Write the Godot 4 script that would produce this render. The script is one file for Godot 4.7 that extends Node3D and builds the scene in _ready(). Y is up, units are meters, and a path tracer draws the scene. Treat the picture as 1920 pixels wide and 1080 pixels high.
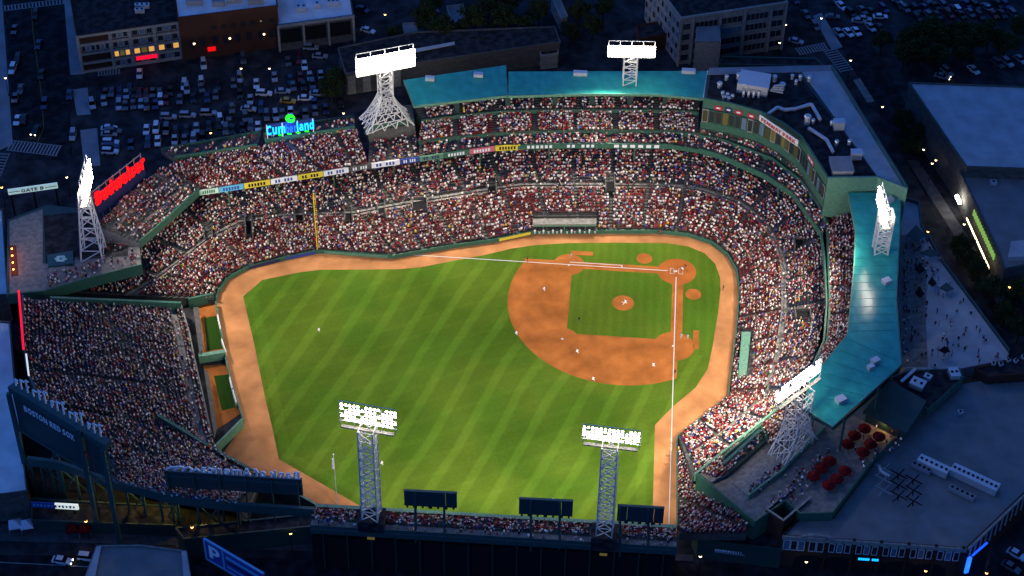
extends Node3D
# A ballpark at dusk seen from the air. at() turns a pixel of the photograph and a height above the field into a point of the place.
const EYE := Vector3(-15.51228, 343.90832, 381.53854)
const CAM_RIGHT := Vector3(0.99677088, 0.01136165, -0.07949041)
const CAM_UP := Vector3(-0.06225968, 0.7345248, -0.67571965)
const CAM_AHEAD := Vector3(-0.05071039, -0.67848672, -0.73286031)
const FOCAL := 3764.401
const FLOOD := 2900.0
var rng := RandomNumberGenerator.new()
var names := {}
var M := {}
var seats_taken := {}   # zone -> array of [Transform3D, pose]
var people_mesh := {}

func ray(x: float, y: float) -> Vector3:
	return CAM_AHEAD + CAM_RIGHT * ((x - 960.0) / FOCAL) + CAM_UP * ((540.0 - y) / FOCAL)
func at(x: float, y: float, h := 0.0) -> Vector3:
	var d := ray(x, y)
	return EYE + d * ((h - EYE.y) / d.y)
func pts(a: Array, h: float) -> Array:
	var out := []
	for p in a: out.append(at(p[0], p[1], p[2] if p.size() > 2 else h))
	return out
func pixel_of(p: Vector3) -> Vector2:
	var q := p - EYE
	var d := q.dot(CAM_AHEAD)
	return Vector2(960.0 + FOCAL * q.dot(CAM_RIGHT) / d, 540.0 - FOCAL * q.dot(CAM_UP) / d)
func rise(foot: Vector3, y: float) -> float:
	var lo := foot.y
	var hi := foot.y + 90.0
	for k in 40:
		var m := (lo + hi) / 2.0
		if pixel_of(Vector3(foot.x, m, foot.z)).y > y: lo = m
		else: hi = m
	return lo
func flat2(a: Array) -> PackedVector2Array:
	var out := PackedVector2Array()
	for p in a: out.append(Vector2(p.x, p.z))
	return out
func lin(r: float, g: float, b: float) -> Color:
	return Color(r, g, b).linear_to_srgb()

class Shape:
	var v := PackedVector3Array()
	var n := PackedVector3Array()
	var c := PackedColorArray()
	var uv := PackedVector2Array()
	var tint := Color.WHITE
	func tri(a: Vector3, b: Vector3, d: Vector3) -> void:
		var m := (b - a).cross(d - a).normalized()
		v.append(a); v.append(d); v.append(b)
		for k in 3:
			n.append(m); c.append(tint)
	func quad(a: Vector3, b: Vector3, d: Vector3, e: Vector3) -> void:
		tri(a, b, d); tri(a, d, e)
	func box(t: Transform3D, s: Vector3) -> void:
		var p := []
		for k in 8:
			p.append(t * Vector3((0.5 if k & 1 else -0.5) * s.x, (0.5 if k & 2 else -0.5) * s.y, (0.5 if k & 4 else -0.5) * s.z))
		quad(p[4], p[5], p[7], p[6]); quad(p[1], p[0], p[2], p[3]); quad(p[5], p[1], p[3], p[7])
		quad(p[0], p[4], p[6], p[2]); quad(p[6], p[7], p[3], p[2]); quad(p[0], p[1], p[5], p[4])
	func block(center: Vector3, s: Vector3, turn := 0.0) -> void:
		box(Transform3D(Basis(Vector3.UP, turn), center), s)
	func beam(a: Vector3, b: Vector3, w: float, h := -1.0) -> void:
		var z := (b - a)
		var l := z.length()
		if l < 0.001: return
		z /= l
		var x := Vector3.UP.cross(z)
		if x.length() < 0.01: x = Vector3.RIGHT
		x = x.normalized()
		var y := z.cross(x)
		box(Transform3D(Basis(x, y, z), (a + b) / 2.0), Vector3(w, w if h < 0 else h, l))
	func tube(a: Vector3, b: Vector3, r0: float, r1: float, sides := 8, caps := true) -> void:
		var z := (b - a).normalized()
		var x := Vector3.UP.cross(z)
		if x.length() < 0.01: x = Vector3.RIGHT
		x = x.normalized()
		var y := z.cross(x)
		for k in sides:
			var t0 := TAU * k / sides
			var t1 := TAU * (k + 1) / sides
			var d0 := x * cos(t0) + y * sin(t0)
			var d1 := x * cos(t1) + y * sin(t1)
			quad(a + d0 * r0, a + d1 * r0, b + d1 * r1, b + d0 * r1)
			if caps:
				tri(b, b + d0 * r1, b + d1 * r1); tri(a, a + d1 * r0, a + d0 * r0)
	func ball(center: Vector3, r: Vector3, sides := 8, rings := 5) -> void:
		for i in rings:
			for k in sides:
				var q := []
				for e in [[0, 0], [0, 1], [1, 1], [1, 0]]:
					var la: float = PI * ((i + e[1]) / float(rings) - 0.5)
					var lo: float = -TAU * (k + e[0]) / sides
					q.append(center + Vector3(cos(la) * cos(lo) * r.x, sin(la) * r.y, cos(la) * sin(lo) * r.z))
				if i > 0: tri(q[0], q[2], q[1]) if false else tri(q[0], q[3], q[2])
				if i < rings - 1: tri(q[0], q[2], q[1])
	func slab(top: Array, thick: float, base := -999.0) -> void:
		# top: points in order; a solid from there down by thick, or down to the height base
		var f := PackedVector2Array()
		for p in top: f.append(Vector2(p.x, p.z))
		var order := Geometry2D.triangulate_polygon(f)
		var area := 0.0
		for k in f.size(): area += f[k].cross(f[(k + 1) % f.size()])
		var low := []
		for p in top: low.append(Vector3(p.x, base if base > -900.0 else p.y - thick, p.z))
		for k in range(0, order.size(), 3):
			var a: Vector3 = top[order[k]]; var b: Vector3 = top[order[k + 1]]; var d: Vector3 = top[order[k + 2]]
			var a2: Vector3 = low[order[k]]; var b2: Vector3 = low[order[k + 1]]; var d2: Vector3 = low[order[k + 2]]
			if (b - a).cross(d - a).y > 0: tri(a, b, d); tri(a2, d2, b2)
			else: tri(a, d, b); tri(a2, b2, d2)
		for k in top.size():
			var j := (k + 1) % top.size()
			if area < 0: quad(top[k], low[k], low[j], top[j])
			else: quad(top[j], low[j], low[k], top[k])
	func mesh() -> ArrayMesh:
		var a := []
		a.resize(Mesh.ARRAY_MAX)
		a[Mesh.ARRAY_VERTEX] = v; a[Mesh.ARRAY_NORMAL] = n; a[Mesh.ARRAY_COLOR] = c
		if uv.size() == v.size(): a[Mesh.ARRAY_TEX_UV] = uv
		var m := ArrayMesh.new()
		m.add_surface_from_arrays(Mesh.PRIMITIVE_TRIANGLES, a)
		return m

func numbered(called: String) -> String:
	names[called] = names.get(called, 0) + 1
	return called if names[called] == 1 else "%s_%03d" % [called, names[called] - 1]
func tag(o: Node3D, label: String, category: String, group := "", kind := "") -> void:
	if label != "": o.set_meta("label", label)
	if category != "": o.set_meta("category", category)
	if group != "": o.set_meta("group", group)
	if kind != "": o.set_meta("kind", kind)
func thing(called: String, label: String, category: String, where := Vector3.ZERO, turn := 0.0, group := "", kind := "") -> Node3D:
	var o := Node3D.new()
	o.name = numbered(called)
	add_child(o)
	o.position = where
	o.rotation.y = turn
	tag(o, label, category, group, kind)
	return o
# a mesh given in the place's own coordinates, as a part of its thing
func part(called: String, s: Shape, material: Material, parent: Node3D) -> MeshInstance3D:
	var o := MeshInstance3D.new()
	o.name = called
	var off := Vector3.ZERO
	var up: Node3D = parent
	if s.v.size() > 0 and parent != self: 
		var inv := chain(up).affine_inverse()
		if inv != Transform3D.IDENTITY:
			for k in s.v.size():
				s.v[k] = inv * s.v[k]
				s.n[k] = (inv.basis * s.n[k]).normalized()
	o.mesh = s.mesh()
	o.material_override = material
	parent.add_child(o, true)
	return o
# a mesh given in the coordinates of its parent
func own(called: String, mesh: Mesh, material: Material, parent: Node3D, t := Transform3D.IDENTITY) -> MeshInstance3D:
	var o := MeshInstance3D.new()
	o.name = called
	o.mesh = mesh
	o.material_override = material
	o.transform = t
	parent.add_child(o, true)
	return o
func chain(o: Node3D) -> Transform3D:
	var t := Transform3D.IDENTITY
	while o != self and o != null:
		t = o.transform * t
		o = o.get_parent() as Node3D
	return t
func struct(called: String, s: Shape, material: Material) -> MeshInstance3D:
	var o := MeshInstance3D.new()
	o.name = numbered(called)
	o.mesh = s.mesh()
	o.material_override = material
	add_child(o)
	o.set_meta("kind", "structure")
	return o
func single(called: String, s: Shape, material: Material, label: String, category: String, group := "") -> MeshInstance3D:
	var o := MeshInstance3D.new()
	o.name = numbered(called)
	o.mesh = s.mesh()
	o.material_override = material
	add_child(o)
	tag(o, label, category, group)
	return o

# ---- materials -------------------------------------------------------------
var grain := {}
func make_grain() -> void:
	for spec in [["fine", 0.06, 4, 0.62, 11], ["patchy", 0.012, 5, 0.5, 23], ["soft", 0.02, 3, 0.8, 37], ["mild", 0.015, 6, 0.74, 51], ["faint", 0.01, 6, 0.86, 67]]:
		var f := FastNoiseLite.new()
		f.noise_type = FastNoiseLite.TYPE_SIMPLEX_SMOOTH
		f.seed = spec[4]; f.frequency = spec[1]; f.fractal_octaves = spec[2]
		var im := f.get_seamless_image(256, 256)
		im.convert(Image.FORMAT_L8)
		var data := im.get_data()
		var rgb := PackedByteArray()
		rgb.resize(data.size() * 3)
		for k in data.size():
			var g: float = spec[3] + (1.0 - spec[3]) * data[k] / 255.0
			for j in 3: rgb[k * 3 + j] = int(255.0 * g)
		var out := Image.create_from_data(256, 256, false, Image.FORMAT_RGB8, rgb)
		out.generate_mipmaps()
		grain[spec[0]] = ImageTexture.create_from_image(out)
func mat(key: String, color: Color, rough := 0.8, metal := 0.0, kind := "", metres := 4.0) -> StandardMaterial3D:
	if M.has(key): return M[key]
	var m := StandardMaterial3D.new()
	m.albedo_color = color
	m.roughness = rough
	m.metallic = metal
	m.metallic_specular = .5 if rough < .7 else .15
	if kind != "":
		m.albedo_texture = grain[kind]
		m.uv1_triplanar = true
		m.uv1_world_triplanar = true
		m.uv1_scale = Vector3.ONE / metres
	M[key] = m
	return m
func glow(key: String, color: Color, energy: float) -> StandardMaterial3D:
	if M.has(key): return M[key]
	var m := StandardMaterial3D.new()
	m.albedo_color = color
	m.emission_enabled = true
	m.emission = color
	m.emission_energy_multiplier = energy
	if key.begins_with("window"): m.albedo_color = color * Color(.12, .12, .12, 1)
	M[key] = m
	return m
func make_materials() -> void:
	make_grain()
	mat("asphalt", lin(.06, .062, .068), .92, 0, "patchy", 22.0)
	mat("paving", lin(.10, .10, .105), .9, 0, "mild", 9.0)
	mat("street", lin(.033, .034, .04), .85, 0, "patchy", 14.0)
	mat("concrete", lin(.27, .26, .24), .88, 0, "mild", 6.0)
	mat("concrete_dark", lin(.12, .12, .115), .9, 0, "mild", 6.0)
	mat("steps", lin(.085, .083, .08), .9, 0, "mild", 5.0)
	mat("green", lin(.035, .135, .088), .55, 0, "soft", 5.0)
	mat("green_pale", lin(.11, .27, .18), .6, 0, "soft", 5.0)
	mat("green_dark", lin(.014, .052, .045), .6, 0, "soft", 5.0)
	mat("teal_steel", lin(.02, .085, .085), .55, 0, "soft", 4.0)
	mat("board_back", lin(.012, .05, .058), .6, 0, "soft", 4.0)
	var teal := mat("roof_teal", lin(.03, .34, .30), .2, 0.0, "faint", 9.0)
	teal.metallic_specular = .32
	mat("roof_grey", lin(.42, .43, .45), .8, 0, "faint", 16.0)
	mat("roof_white", lin(.74, .75, .77), .75, 0, "faint", 16.0)
	mat("roof_mid", lin(.26, .27, .29), .85, 0, "faint", 16.0)
	mat("roof_dark", lin(.05, .05, .055), .9, 0, "patchy", 10.0)
	mat("roof_membrane", lin(.2, .205, .21), .85, 0, "faint", 16.0)
	mat("steel_white", lin(.74, .73, .69), .5, 0.1, "soft", 2.0)
	mat("steel_grey", lin(.3, .31, .32), .5, 0.3, "soft", 2.0)
	mat("duct", lin(.6, .62, .65), .4, 0.4, "soft", 2.0)
	mat("white_paint", lin(.74, .73, .7), .7, 0, "soft", 2.0)
	mat("chalk", lin(.8, .78, .72), .95, 0, "fine", 2.0)
	mat("line_worn", lin(.42, .42, .43), .9, 0, "fine", 1.5)
	mat("line_yellow", lin(.25, .19, .05), .9, 0, "fine", 1.5)
	mat("pole_yellow", lin(.72, .48, .02), .5)
	mat("track", lin(.53, .235, .092), .97, 0, "mild", 34.0)
	mat("clay", lin(.42, .14, .033), .97, 0, "mild", 26.0)
	mat("clay_deep", lin(.36, .11, .026), .97, 0, "faint", 16.0)
	mat("pen_grass", lin(.03, .085, .01), .95, 0, "fine", 2.0)
	mat("brick", lin(.11, .05, .034), .9, 0, "fine", 2.0)
	mat("brick_deep", lin(.075, .038, .03), .9, 0, "fine", 2.0)
	mat("stone", lin(.34, .33, .30), .85, 0, "mild", 4.0)
	mat("frame", lin(.38, .38, .37), .7, 0, "soft", 2.0)
	mat("pane_dark", lin(.02, .025, .035), .12)
	mat("pane_blue", lin(.10, .15, .22), .1)
	mat("black", lin(.012, .012, .014), .7)
	mat("rubber", lin(.015, .015, .015), .9)
	mat("seat_red", lin(.30, .022, .028), .6)
	mat("seat_blue", lin(.022, .03, .075), .6)
	mat("seat_green", lin(.02, .07, .05), .6)
	mat("canvas_red", lin(.17, .008, .012), .9, 0, "fine", 1.0)
	mat("canvas_white", lin(.6, .6, .66), .9)
	mat("sign_blue", lin(.02, .05, .28), .5)
	mat("sign_navy", lin(.008, .015, .08), .5)
	mat("sign_white", lin(.72, .74, .78), .5)
	mat("sign_red", lin(.42, .015, .03), .5)
	mat("sign_yellow", lin(.62, .5, .04), .5)
	mat("sign_cyan", lin(.1, .38, .6), .5)
	mat("sign_mint", lin(.45, .62, .5), .5)
	mat("sign_pink", lin(.48, .12, .16), .5)
	mat("bark", lin(.05, .035, .025), .95)
	var leaf := mat("leaf", lin(.035, .05, .018), .85)
	leaf.vertex_color_use_as_albedo = true
	leaf.backlight_enabled = true
	leaf.backlight = Color(.12, .16, .05)
	glow("lamp_white", Color(1.0, .96, .9), 42.0)
	glow("lamp_warm", Color(1.0, .72, .36), 9.0)
	glow("lamp_pale", Color(1.0, .9, .66), 7.0)
	glow("window_warm", Color(1.0, .74, .36), .75)
	glow("window_dim", Color(.7, .62, .3), .22)
	glow("window_booth", Color(.55, .5, .24), .16)
	glow("window_lime", Color(.68, .92, .45), .5)
	glow("neon_red", Color(1.0, .04, .06), .95)
	glow("neon_pink", Color(1.0, .05, .2), 1.0)
	glow("neon_cyan", Color(.08, .68, 1.0), 1.7)
	glow("neon_blue", Color(.08, .3, 1.0), 1.7)
	glow("neon_green", Color(.08, 1.0, .1), 1.2)
	glow("neon_sky", Color(.14, .42, 1.0), 1.6)
	glow("sign_lit", Color(.72, .86, .84), .5)
	glow("sign_lit_white", Color(.9, .95, .9), .75)
	glow("head_lamp", Color(1.0, .95, .85), 9.0)
	glow("tail_lamp", Color(1.0, .05, .03), .6)
	var person := StandardMaterial3D.new()
	person.vertex_color_use_as_albedo = true
	person.roughness = .85
	person.metallic_specular = .2
	M["person"] = person
	var seat := StandardMaterial3D.new()
	seat.vertex_color_use_as_albedo = true
	seat.roughness = .6
	M["seat"] = seat

func letters(called: String, text: String, parent: Node3D, left: Vector3, right: Vector3, tall: float, material: Material, thick := 0.25, upward := Vector3.UP) -> MeshInstance3D:
	# words standing on the line from left to right (as their reader sees it), stretched to fill it
	var f := SystemFont.new()
	f.font_names = PackedStringArray(["Droid Sans"])
	f.font_weight = 700
	var tm := TextMesh.new()
	tm.text = text
	tm.font = f
	tm.font_size = 48
	tm.pixel_size = 0.02
	tm.depth = thick
	var box := tm.get_aabb()
	var x := (right - left)
	var w := x.length()
	x /= w
	var z := x.cross(upward).normalized()
	var y := z.cross(x).normalized()
	var k: float = w / maxf(box.size.x, 0.01)
	var j: float = tall / maxf(box.size.y, 0.01)
	var b := Basis(x * k, y * j, z)
	var middle := box.position + box.size / 2.0
	var o := MeshInstance3D.new()
	o.name = called
	o.mesh = tm
	o.material_override = material
	var t := Transform3D(b, (left + right) / 2.0 + y * tall / 2.0 - b * Vector3(middle.x, middle.y, middle.z))
	o.transform = chain(parent).affine_inverse() * t if parent != self else t
	parent.add_child(o, true)
	return o
# ---- people: bones with radii, joined by a smooth minimum and meshed as surface nets -----------
func skeleton(j: Dictionary) -> Array:
	var b := []
	var p: Vector3 = j.pelvis; var c: Vector3 = j.chest; var h: Vector3 = j.head
	b.append([p, c, .145, .165, "shirt"])
	b.append([j.sh[0], j.sh[1], .085, .085, "shirt"])
	b.append([j.hip[0], j.hip[1], .125, .125, "pants"])
	b.append([c, h - Vector3(0, .1, 0), .07, .058, "skin"])
	b.append([h - Vector3(0, .06, -.015), h + Vector3(0, .03, .01), .085, .1, "skin"])
	b.append([h + Vector3(0, .055, -.03), h + Vector3(0, .075, .015), .1, .098, "cap"])
	b.append([h + Vector3(0, .05, .07), h + Vector3(0, .045, .15), .05, .03, "cap"])
	b.append([h + Vector3(0, -.02, .1), h + Vector3(0, -.035, .118), .022, .018, "skin"])
	for s in 2:
		b.append([j.hip[s], j.knee[s], .098, .068, "pants"])
		b.append([j.knee[s], j.ankle[s], .068, .048, "pants"])
		b.append([j.ankle[s], j.toe[s], .052, .042, "shoe"])
		b.append([j.sh[s], j.elbow[s], .062, .05, "shirt"])
		b.append([j.elbow[s], j.wrist[s], .046, .034, "sleeve"])
		var d: Vector3 = (j.wrist[s] - j.elbow[s]).normalized()
		b.append([j.wrist[s], j.wrist[s] + d * .13, .036, .04, "hand" + str(s)])
	for e in j.get("extra", []): b.append(e)
	return b
func nets(bones: Array, cell: float) -> Dictionary:
	var lo := Vector3(99, 99, 99)
	var hi := -lo
	for b in bones:
		for e in 2:
			var r: float = b[2 + e] + cell * 2.5
			lo = lo.min(b[e] - Vector3(r, r, r)); hi = hi.max(b[e] + Vector3(r, r, r))
	var nx := int((hi.x - lo.x) / cell) + 2
	var ny := int((hi.y - lo.y) / cell) + 2
	var nz := int((hi.z - lo.z) / cell) + 2
	var d := PackedFloat32Array()
	d.resize(nx * ny * nz)
	d.fill(9.0)
	var k := 0.045
	for b in bones:
		var a: Vector3 = b[0]; var ab: Vector3 = b[1] - a
		var l2: float = maxf(ab.length_squared(), 1e-6)
		var r: float = maxf(b[2], b[3]) + cell * 2.0 + k
		var l := (a.min(b[1]) - Vector3(r, r, r) - lo) / cell
		var u := (a.max(b[1]) + Vector3(r, r, r) - lo) / cell
		for z in range(maxi(int(l.z), 0), mini(int(u.z) + 1, nz)):
			for y in range(maxi(int(l.y), 0), mini(int(u.y) + 1, ny)):
				for x in range(maxi(int(l.x), 0), mini(int(u.x) + 1, nx)):
					var q := lo + Vector3(x, y, z) * cell - a
					var t := clampf(q.dot(ab) / l2, 0.0, 1.0)
					var e := (q - ab * t).length() - lerpf(b[2], b[3], t)
					var i := (z * ny + y) * nx + x
					var o := d[i]
					var m := maxf(k - absf(o - e), 0.0) / k
					d[i] = minf(o, e) - m * m * k * 0.25
	var id := {}
	var v := PackedVector3Array()
	for z in nz - 1:
		for y in ny - 1:
			for x in nx - 1:
				var i := (z * ny + y) * nx + x
				var cs := [d[i], d[i + 1], d[i + nx], d[i + nx + 1], d[i + nx * ny], d[i + nx * ny + 1], d[i + nx * ny + nx], d[i + nx * ny + nx + 1]]
				var neg := 0
				for e in 8:
					if cs[e] < 0.0: neg += 1
				if neg == 0 or neg == 8: continue
				var sum := Vector3.ZERO
				var cnt := 0
				for e in [[0, 1], [2, 3], [4, 5], [6, 7], [0, 2], [1, 3], [4, 6], [5, 7], [0, 4], [1, 5], [2, 6], [3, 7]]:
					var d0: float = cs[e[0]]; var d1: float = cs[e[1]]
					if (d0 < 0.0) != (d1 < 0.0):
						var t := d0 / (d0 - d1)
						var p0 := Vector3(e[0] & 1, (e[0] >> 1) & 1, e[0] >> 2)
						var p1 := Vector3(e[1] & 1, (e[1] >> 1) & 1, e[1] >> 2)
						sum += p0.lerp(p1, t); cnt += 1
				id[i] = v.size()
				v.append(lo + (Vector3(x, y, z) + sum / cnt) * cell)
	var idx := PackedInt32Array()
	for z in range(1, nz - 1):
		for y in range(1, ny - 1):
			for x in range(1, nx - 1):
				var i := (z * ny + y) * nx + x
				var here := d[i] < 0.0
				var ax := [[1, nx, nx * ny], [nx, nx * ny, 1], [nx * ny, 1, nx]]
				for e in ax:
					if here == (d[i + e[0]] < 0.0): continue
					var q := [i, i - e[1], i - e[1] - e[2], i - e[2]]
					if not (id.has(q[0]) and id.has(q[1]) and id.has(q[2]) and id.has(q[3])): continue
					var w := [id[q[0]], id[q[1]], id[q[2]], id[q[3]]]
					if here: idx.append_array([w[0], w[2], w[1], w[0], w[3], w[2]])
					else: idx.append_array([w[0], w[1], w[2], w[0], w[2], w[3]])
	var n := PackedVector3Array()
	n.resize(v.size())
	for t in range(0, idx.size(), 3):
		var m := (v[idx[t + 2]] - v[idx[t]]).cross(v[idx[t + 1]] - v[idx[t]])
		for e in 3: n[idx[t + e]] += m
	var slot := []
	for t in v.size():
		n[t] = n[t].normalized()
		var best := 9.0
		var s := ""
		for b in bones:
			var ab: Vector3 = b[1] - b[0]
			var q: Vector3 = v[t] - b[0]
			var u := clampf(q.dot(ab) / maxf(ab.length_squared(), 1e-6), 0.0, 1.0)
			var e: float = (q - ab * u).length() - lerpf(b[2], b[3], u)
			if e < best: best = e; s = b[4]
		slot.append(s)
	return {"v": v, "n": n, "idx": idx, "slot": slot}
func dressed(net: Dictionary, colors: Dictionary) -> ArrayMesh:
	var c := PackedColorArray()
	for s in net.slot: c.append(colors.get(s, colors["skin"]))
	var a := []
	a.resize(Mesh.ARRAY_MAX)
	a[Mesh.ARRAY_VERTEX] = net.v; a[Mesh.ARRAY_NORMAL] = net.n; a[Mesh.ARRAY_COLOR] = c; a[Mesh.ARRAY_INDEX] = net.idx
	var m := ArrayMesh.new()
	m.add_surface_from_arrays(Mesh.PRIMITIVE_TRIANGLES, a)
	return m
func two(x: float, y: float, z: float) -> Array:
	return [Vector3(-x, y, z), Vector3(x, y, z)]
func pose(which: String) -> Array:
	var j := {"pelvis": Vector3(0, .95, 0), "chest": Vector3(0, 1.33, 0), "head": Vector3(0, 1.66, .02), "hip": two(.09, .93, 0), "knee": two(.11, .5, .03), "ankle": two(.11, .09, 0),
		"toe": two(.12, .045, .17), "sh": two(.19, 1.42, 0), "elbow": two(.27, 1.14, -.03), "wrist": two(.25, .9, .1)}
	match which:
		"seated":
			j.pelvis = Vector3(0, .52, -.1); j.chest = Vector3(0, .92, -.13); j.head = Vector3(0, 1.25, -.08); j.hip = two(.1, .5, -.1); j.knee = two(.13, .53, .33); j.ankle = two(.12, .1, .33); j.toe = two(.13, .05, .48)
			j.sh = two(.19, 1.0, -.13); j.elbow = two(.27, .74, -.03); j.wrist = two(.16, .63, .2)
		"leaning":
			j.pelvis = Vector3(0, .52, -.1); j.chest = Vector3(0, .88, .06); j.head = Vector3(.02, 1.18, .2); j.hip = two(.1, .5, -.1); j.knee = two(.17, .53, .33); j.ankle = two(.14, .1, .28); j.toe = two(.16, .05, .43)
			j.sh = two(.19, .96, .06); j.elbow = two(.24, .68, .2); j.wrist = two(.09, .66, .42)
		"cheering":
			j.elbow = two(.3, 1.62, .04); j.wrist = two(.24, 1.88, .08)
		"ready":
			j.pelvis = Vector3(0, .72, -.16); j.chest = Vector3(0, 1.0, .1); j.head = Vector3(0, 1.28, .28); j.hip = two(.1, .7, -.16); j.knee = two(.27, .46, .12); j.ankle = two(.3, .09, -.02); j.toe = two(.34, .045, .14)
			j.sh = two(.19, 1.06, .12); j.elbow = two(.28, .8, .22); j.wrist = two(.2, .62, .38)
			j.extra = [[Vector3(.21, .55, .42), Vector3(.22, .48, .5), .08, .09, "glove"]]
		"walking":
			j.knee = [Vector3(-.1, .53, .2), Vector3(.1, .5, -.04)]; j.ankle = [Vector3(-.1, .12, .24), Vector3(.1, .14, -.34)]; j.toe = [Vector3(-.1, .06, .41), Vector3(.1, .05, -.22)]
			j.elbow = [Vector3(-.25, 1.15, -.16), Vector3(.25, 1.15, .12)]; j.wrist = [Vector3(-.22, .95, -.08), Vector3(.2, 1.0, .3)]
		"pitching":
			j.pelvis = Vector3(0, .86, .1); j.chest = Vector3(.02, 1.2, .28); j.head = Vector3(.0, 1.48, .44); j.hip = [Vector3(-.09, .84, .1), Vector3(.09, .84, .1)]
			j.knee = [Vector3(-.1, .5, .52), Vector3(.12, .52, -.2)]; j.ankle = [Vector3(-.1, .1, .66), Vector3(.14, .2, -.6)]; j.toe = [Vector3(-.1, .045, .82), Vector3(.14, .06, -.52)]
			j.sh = [Vector3(-.17, 1.26, .34), Vector3(.2, 1.3, .26)]; j.elbow = [Vector3(-.36, 1.1, .46), Vector3(.4, 1.42, .3)]; j.wrist = [Vector3(-.22, 1.0, .62), Vector3(.42, 1.66, .46)]
			j.extra = [[Vector3(-.18, .98, .7), Vector3(-.16, .96, .8), .09, .08, "glove"]]
		"batting":
			j.pelvis = Vector3(0, .86, -.04); j.chest = Vector3(0, 1.22, .06); j.head = Vector3(-.06, 1.52, .12); j.hip = two(.1, .84, -.04); j.knee = two(.26, .48, .08); j.ankle = two(.32, .09, 0); j.toe = two(.34, .045, .16)
			j.sh = two(.19, 1.3, .08); j.elbow = [Vector3(.02, 1.12, .3), Vector3(.36, 1.24, .18)]; j.wrist = [Vector3(.2, 1.3, .28), Vector3(.24, 1.34, .24)]
			j.extra = [[Vector3(.24, 1.36, .27), Vector3(.3, 1.6, .2), .016, .02, "bat"], [Vector3(.3, 1.6, .2), Vector3(.42, 2.05, -.02), .02, .036, "bat"]]
		"squatting":
			j.pelvis = Vector3(0, .38, -.14); j.chest = Vector3(0, .74, .02); j.head = Vector3(0, 1.02, .14); j.hip = two(.11, .36, -.14); j.knee = two(.3, .42, .2); j.ankle = two(.24, .1, -.04); j.toe = two(.28, .045, .12)
			j.sh = two(.19, .82, .04); j.elbow = two(.3, .6, .2); j.wrist = two(.14, .58, .42)
			j.extra = [[Vector3(-.1, .6, .52), Vector3(-.1, .6, .58), .11, .1, "glove"]]
		"stooping":
			j.pelvis = Vector3(0, .74, -.2); j.chest = Vector3(0, 1.06, .04); j.head = Vector3(0, 1.33, .2); j.hip = two(.1, .72, -.2); j.knee = two(.24, .42, .08); j.ankle = two(.26, .09, -.08); j.toe = two(.28, .045, .08)
			j.sh = two(.2, 1.12, .05); j.elbow = two(.3, .84, .08); j.wrist = two(.2, .66, .22)
	return skeleton(j)
const SKIN := [Color(.5, .3, .2), Color(.56, .35, .25), Color(.4, .22, .14), Color(.16, .085, .055), Color(.6, .4, .3)]
const SHIRTS := [["red", Color(.34, .02, .036), 30], ["white", Color(.86, .85, .82), 21], ["navy", Color(.016, .022, .075), 16], ["grey", Color(.34, .34, .35), 9], ["dark red", Color(.19, .008, .014), 8],
	["black", Color(.014, .014, .016), 7], ["blue", Color(.05, .09, .4), 4], ["pale pink", Color(.68, .36, .36), 3], ["yellow", Color(.7, .46, .03), 1.2], ["green", Color(.03, .14, .06), 1.6], ["tan", Color(.42, .3, .17), 4]]
const PANTS := [Color(.02, .03, .07), Color(.03, .03, .034), Color(.16, .13, .09), Color(.012, .012, .02)]
const CAPS := [Color(.012, .016, .06), Color(.08, .05, .03), Color(.7, .69, .66), Color(.03, .02, .015), Color(.4, .015, .025), Color(.72, .7, .66)]
const MIXES := {"bleachers": [10, 27, 22, 15, 4, 13, 6, 6, 1.5, 1.5, 7], "": [21, 30, 13, 12, 6, 8, 5, 9, 1.5, 1.5, 7]}
func pick_shirt(r: RandomNumberGenerator, zone := "") -> int:
	var mix: Array = MIXES.get(zone, MIXES[""])
	var sum := 0.0
	for w in mix: sum += w
	var t := r.randf() * sum
	for k in SHIRTS.size():
		t -= mix[k]
		if t < 0.0: return k
	return 0
var nets_made := {}
func net_of(which: String, cell: float) -> Dictionary:
	var key := which + str(cell)
	if not nets_made.has(key): nets_made[key] = nets(pose(which), cell)
	return nets_made[key]
func fan_mesh(which: String, shirt: int, look: int, cell := 0.085) -> ArrayMesh:
	var key := "%s %d %d %.3f" % [which, shirt, look, cell]
	if not people_mesh.has(key):
		var skin: Color = SKIN[(shirt * 2 + look) % SKIN.size()]
		var c: Color = SHIRTS[shirt][1]
		people_mesh[key] = dressed(net_of(which, cell), {"shirt": c, "sleeve": skin if look % 2 == 0 else c, "skin": skin, "pants": PANTS[(shirt + look) % 4], "cap": CAPS[(shirt + look * 2 + look) % 6], "shoe": Color(.3, .3, .3) if look % 2 else Color(.02, .02, .02)})
	return people_mesh[key]
# one crowd: everybody in a stand, told apart by the colour of the shirt
func crowd(zone: String, called: String, label: String) -> void:
	var folk: Array = seats_taken.get(zone, [])
	if folk.is_empty(): return
	var root := thing(called, label, "crowd", Vector3.ZERO, 0.0, "", "stuff")
	var lots := {}
	for f in folk:
		var key := [f[1], pick_shirt(rng, zone), rng.randi() % 3]
		if not lots.has(key): lots[key] = []
		lots[key].append(f[0])
	for key in lots:
		var mm := MultiMesh.new()
		mm.transform_format = MultiMesh.TRANSFORM_3D
		mm.use_colors = true
		mm.mesh = fan_mesh(key[0], key[1], key[2])
		mm.instance_count = lots[key].size()
		for k in lots[key].size():
			mm.set_instance_transform(k, lots[key][k])
			var g := rng.randf_range(.72, 1.15)
			mm.set_instance_color(k, Color(g, g * rng.randf_range(.94, 1.04), g * rng.randf_range(.92, 1.06)))
		var o := MultiMeshInstance3D.new()
		o.name = "fans_in_" + SHIRTS[key[1]][0].replace(" ", "_")
		o.multimesh = mm
		o.material_override = M["person"]
		root.add_child(o, true)
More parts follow.
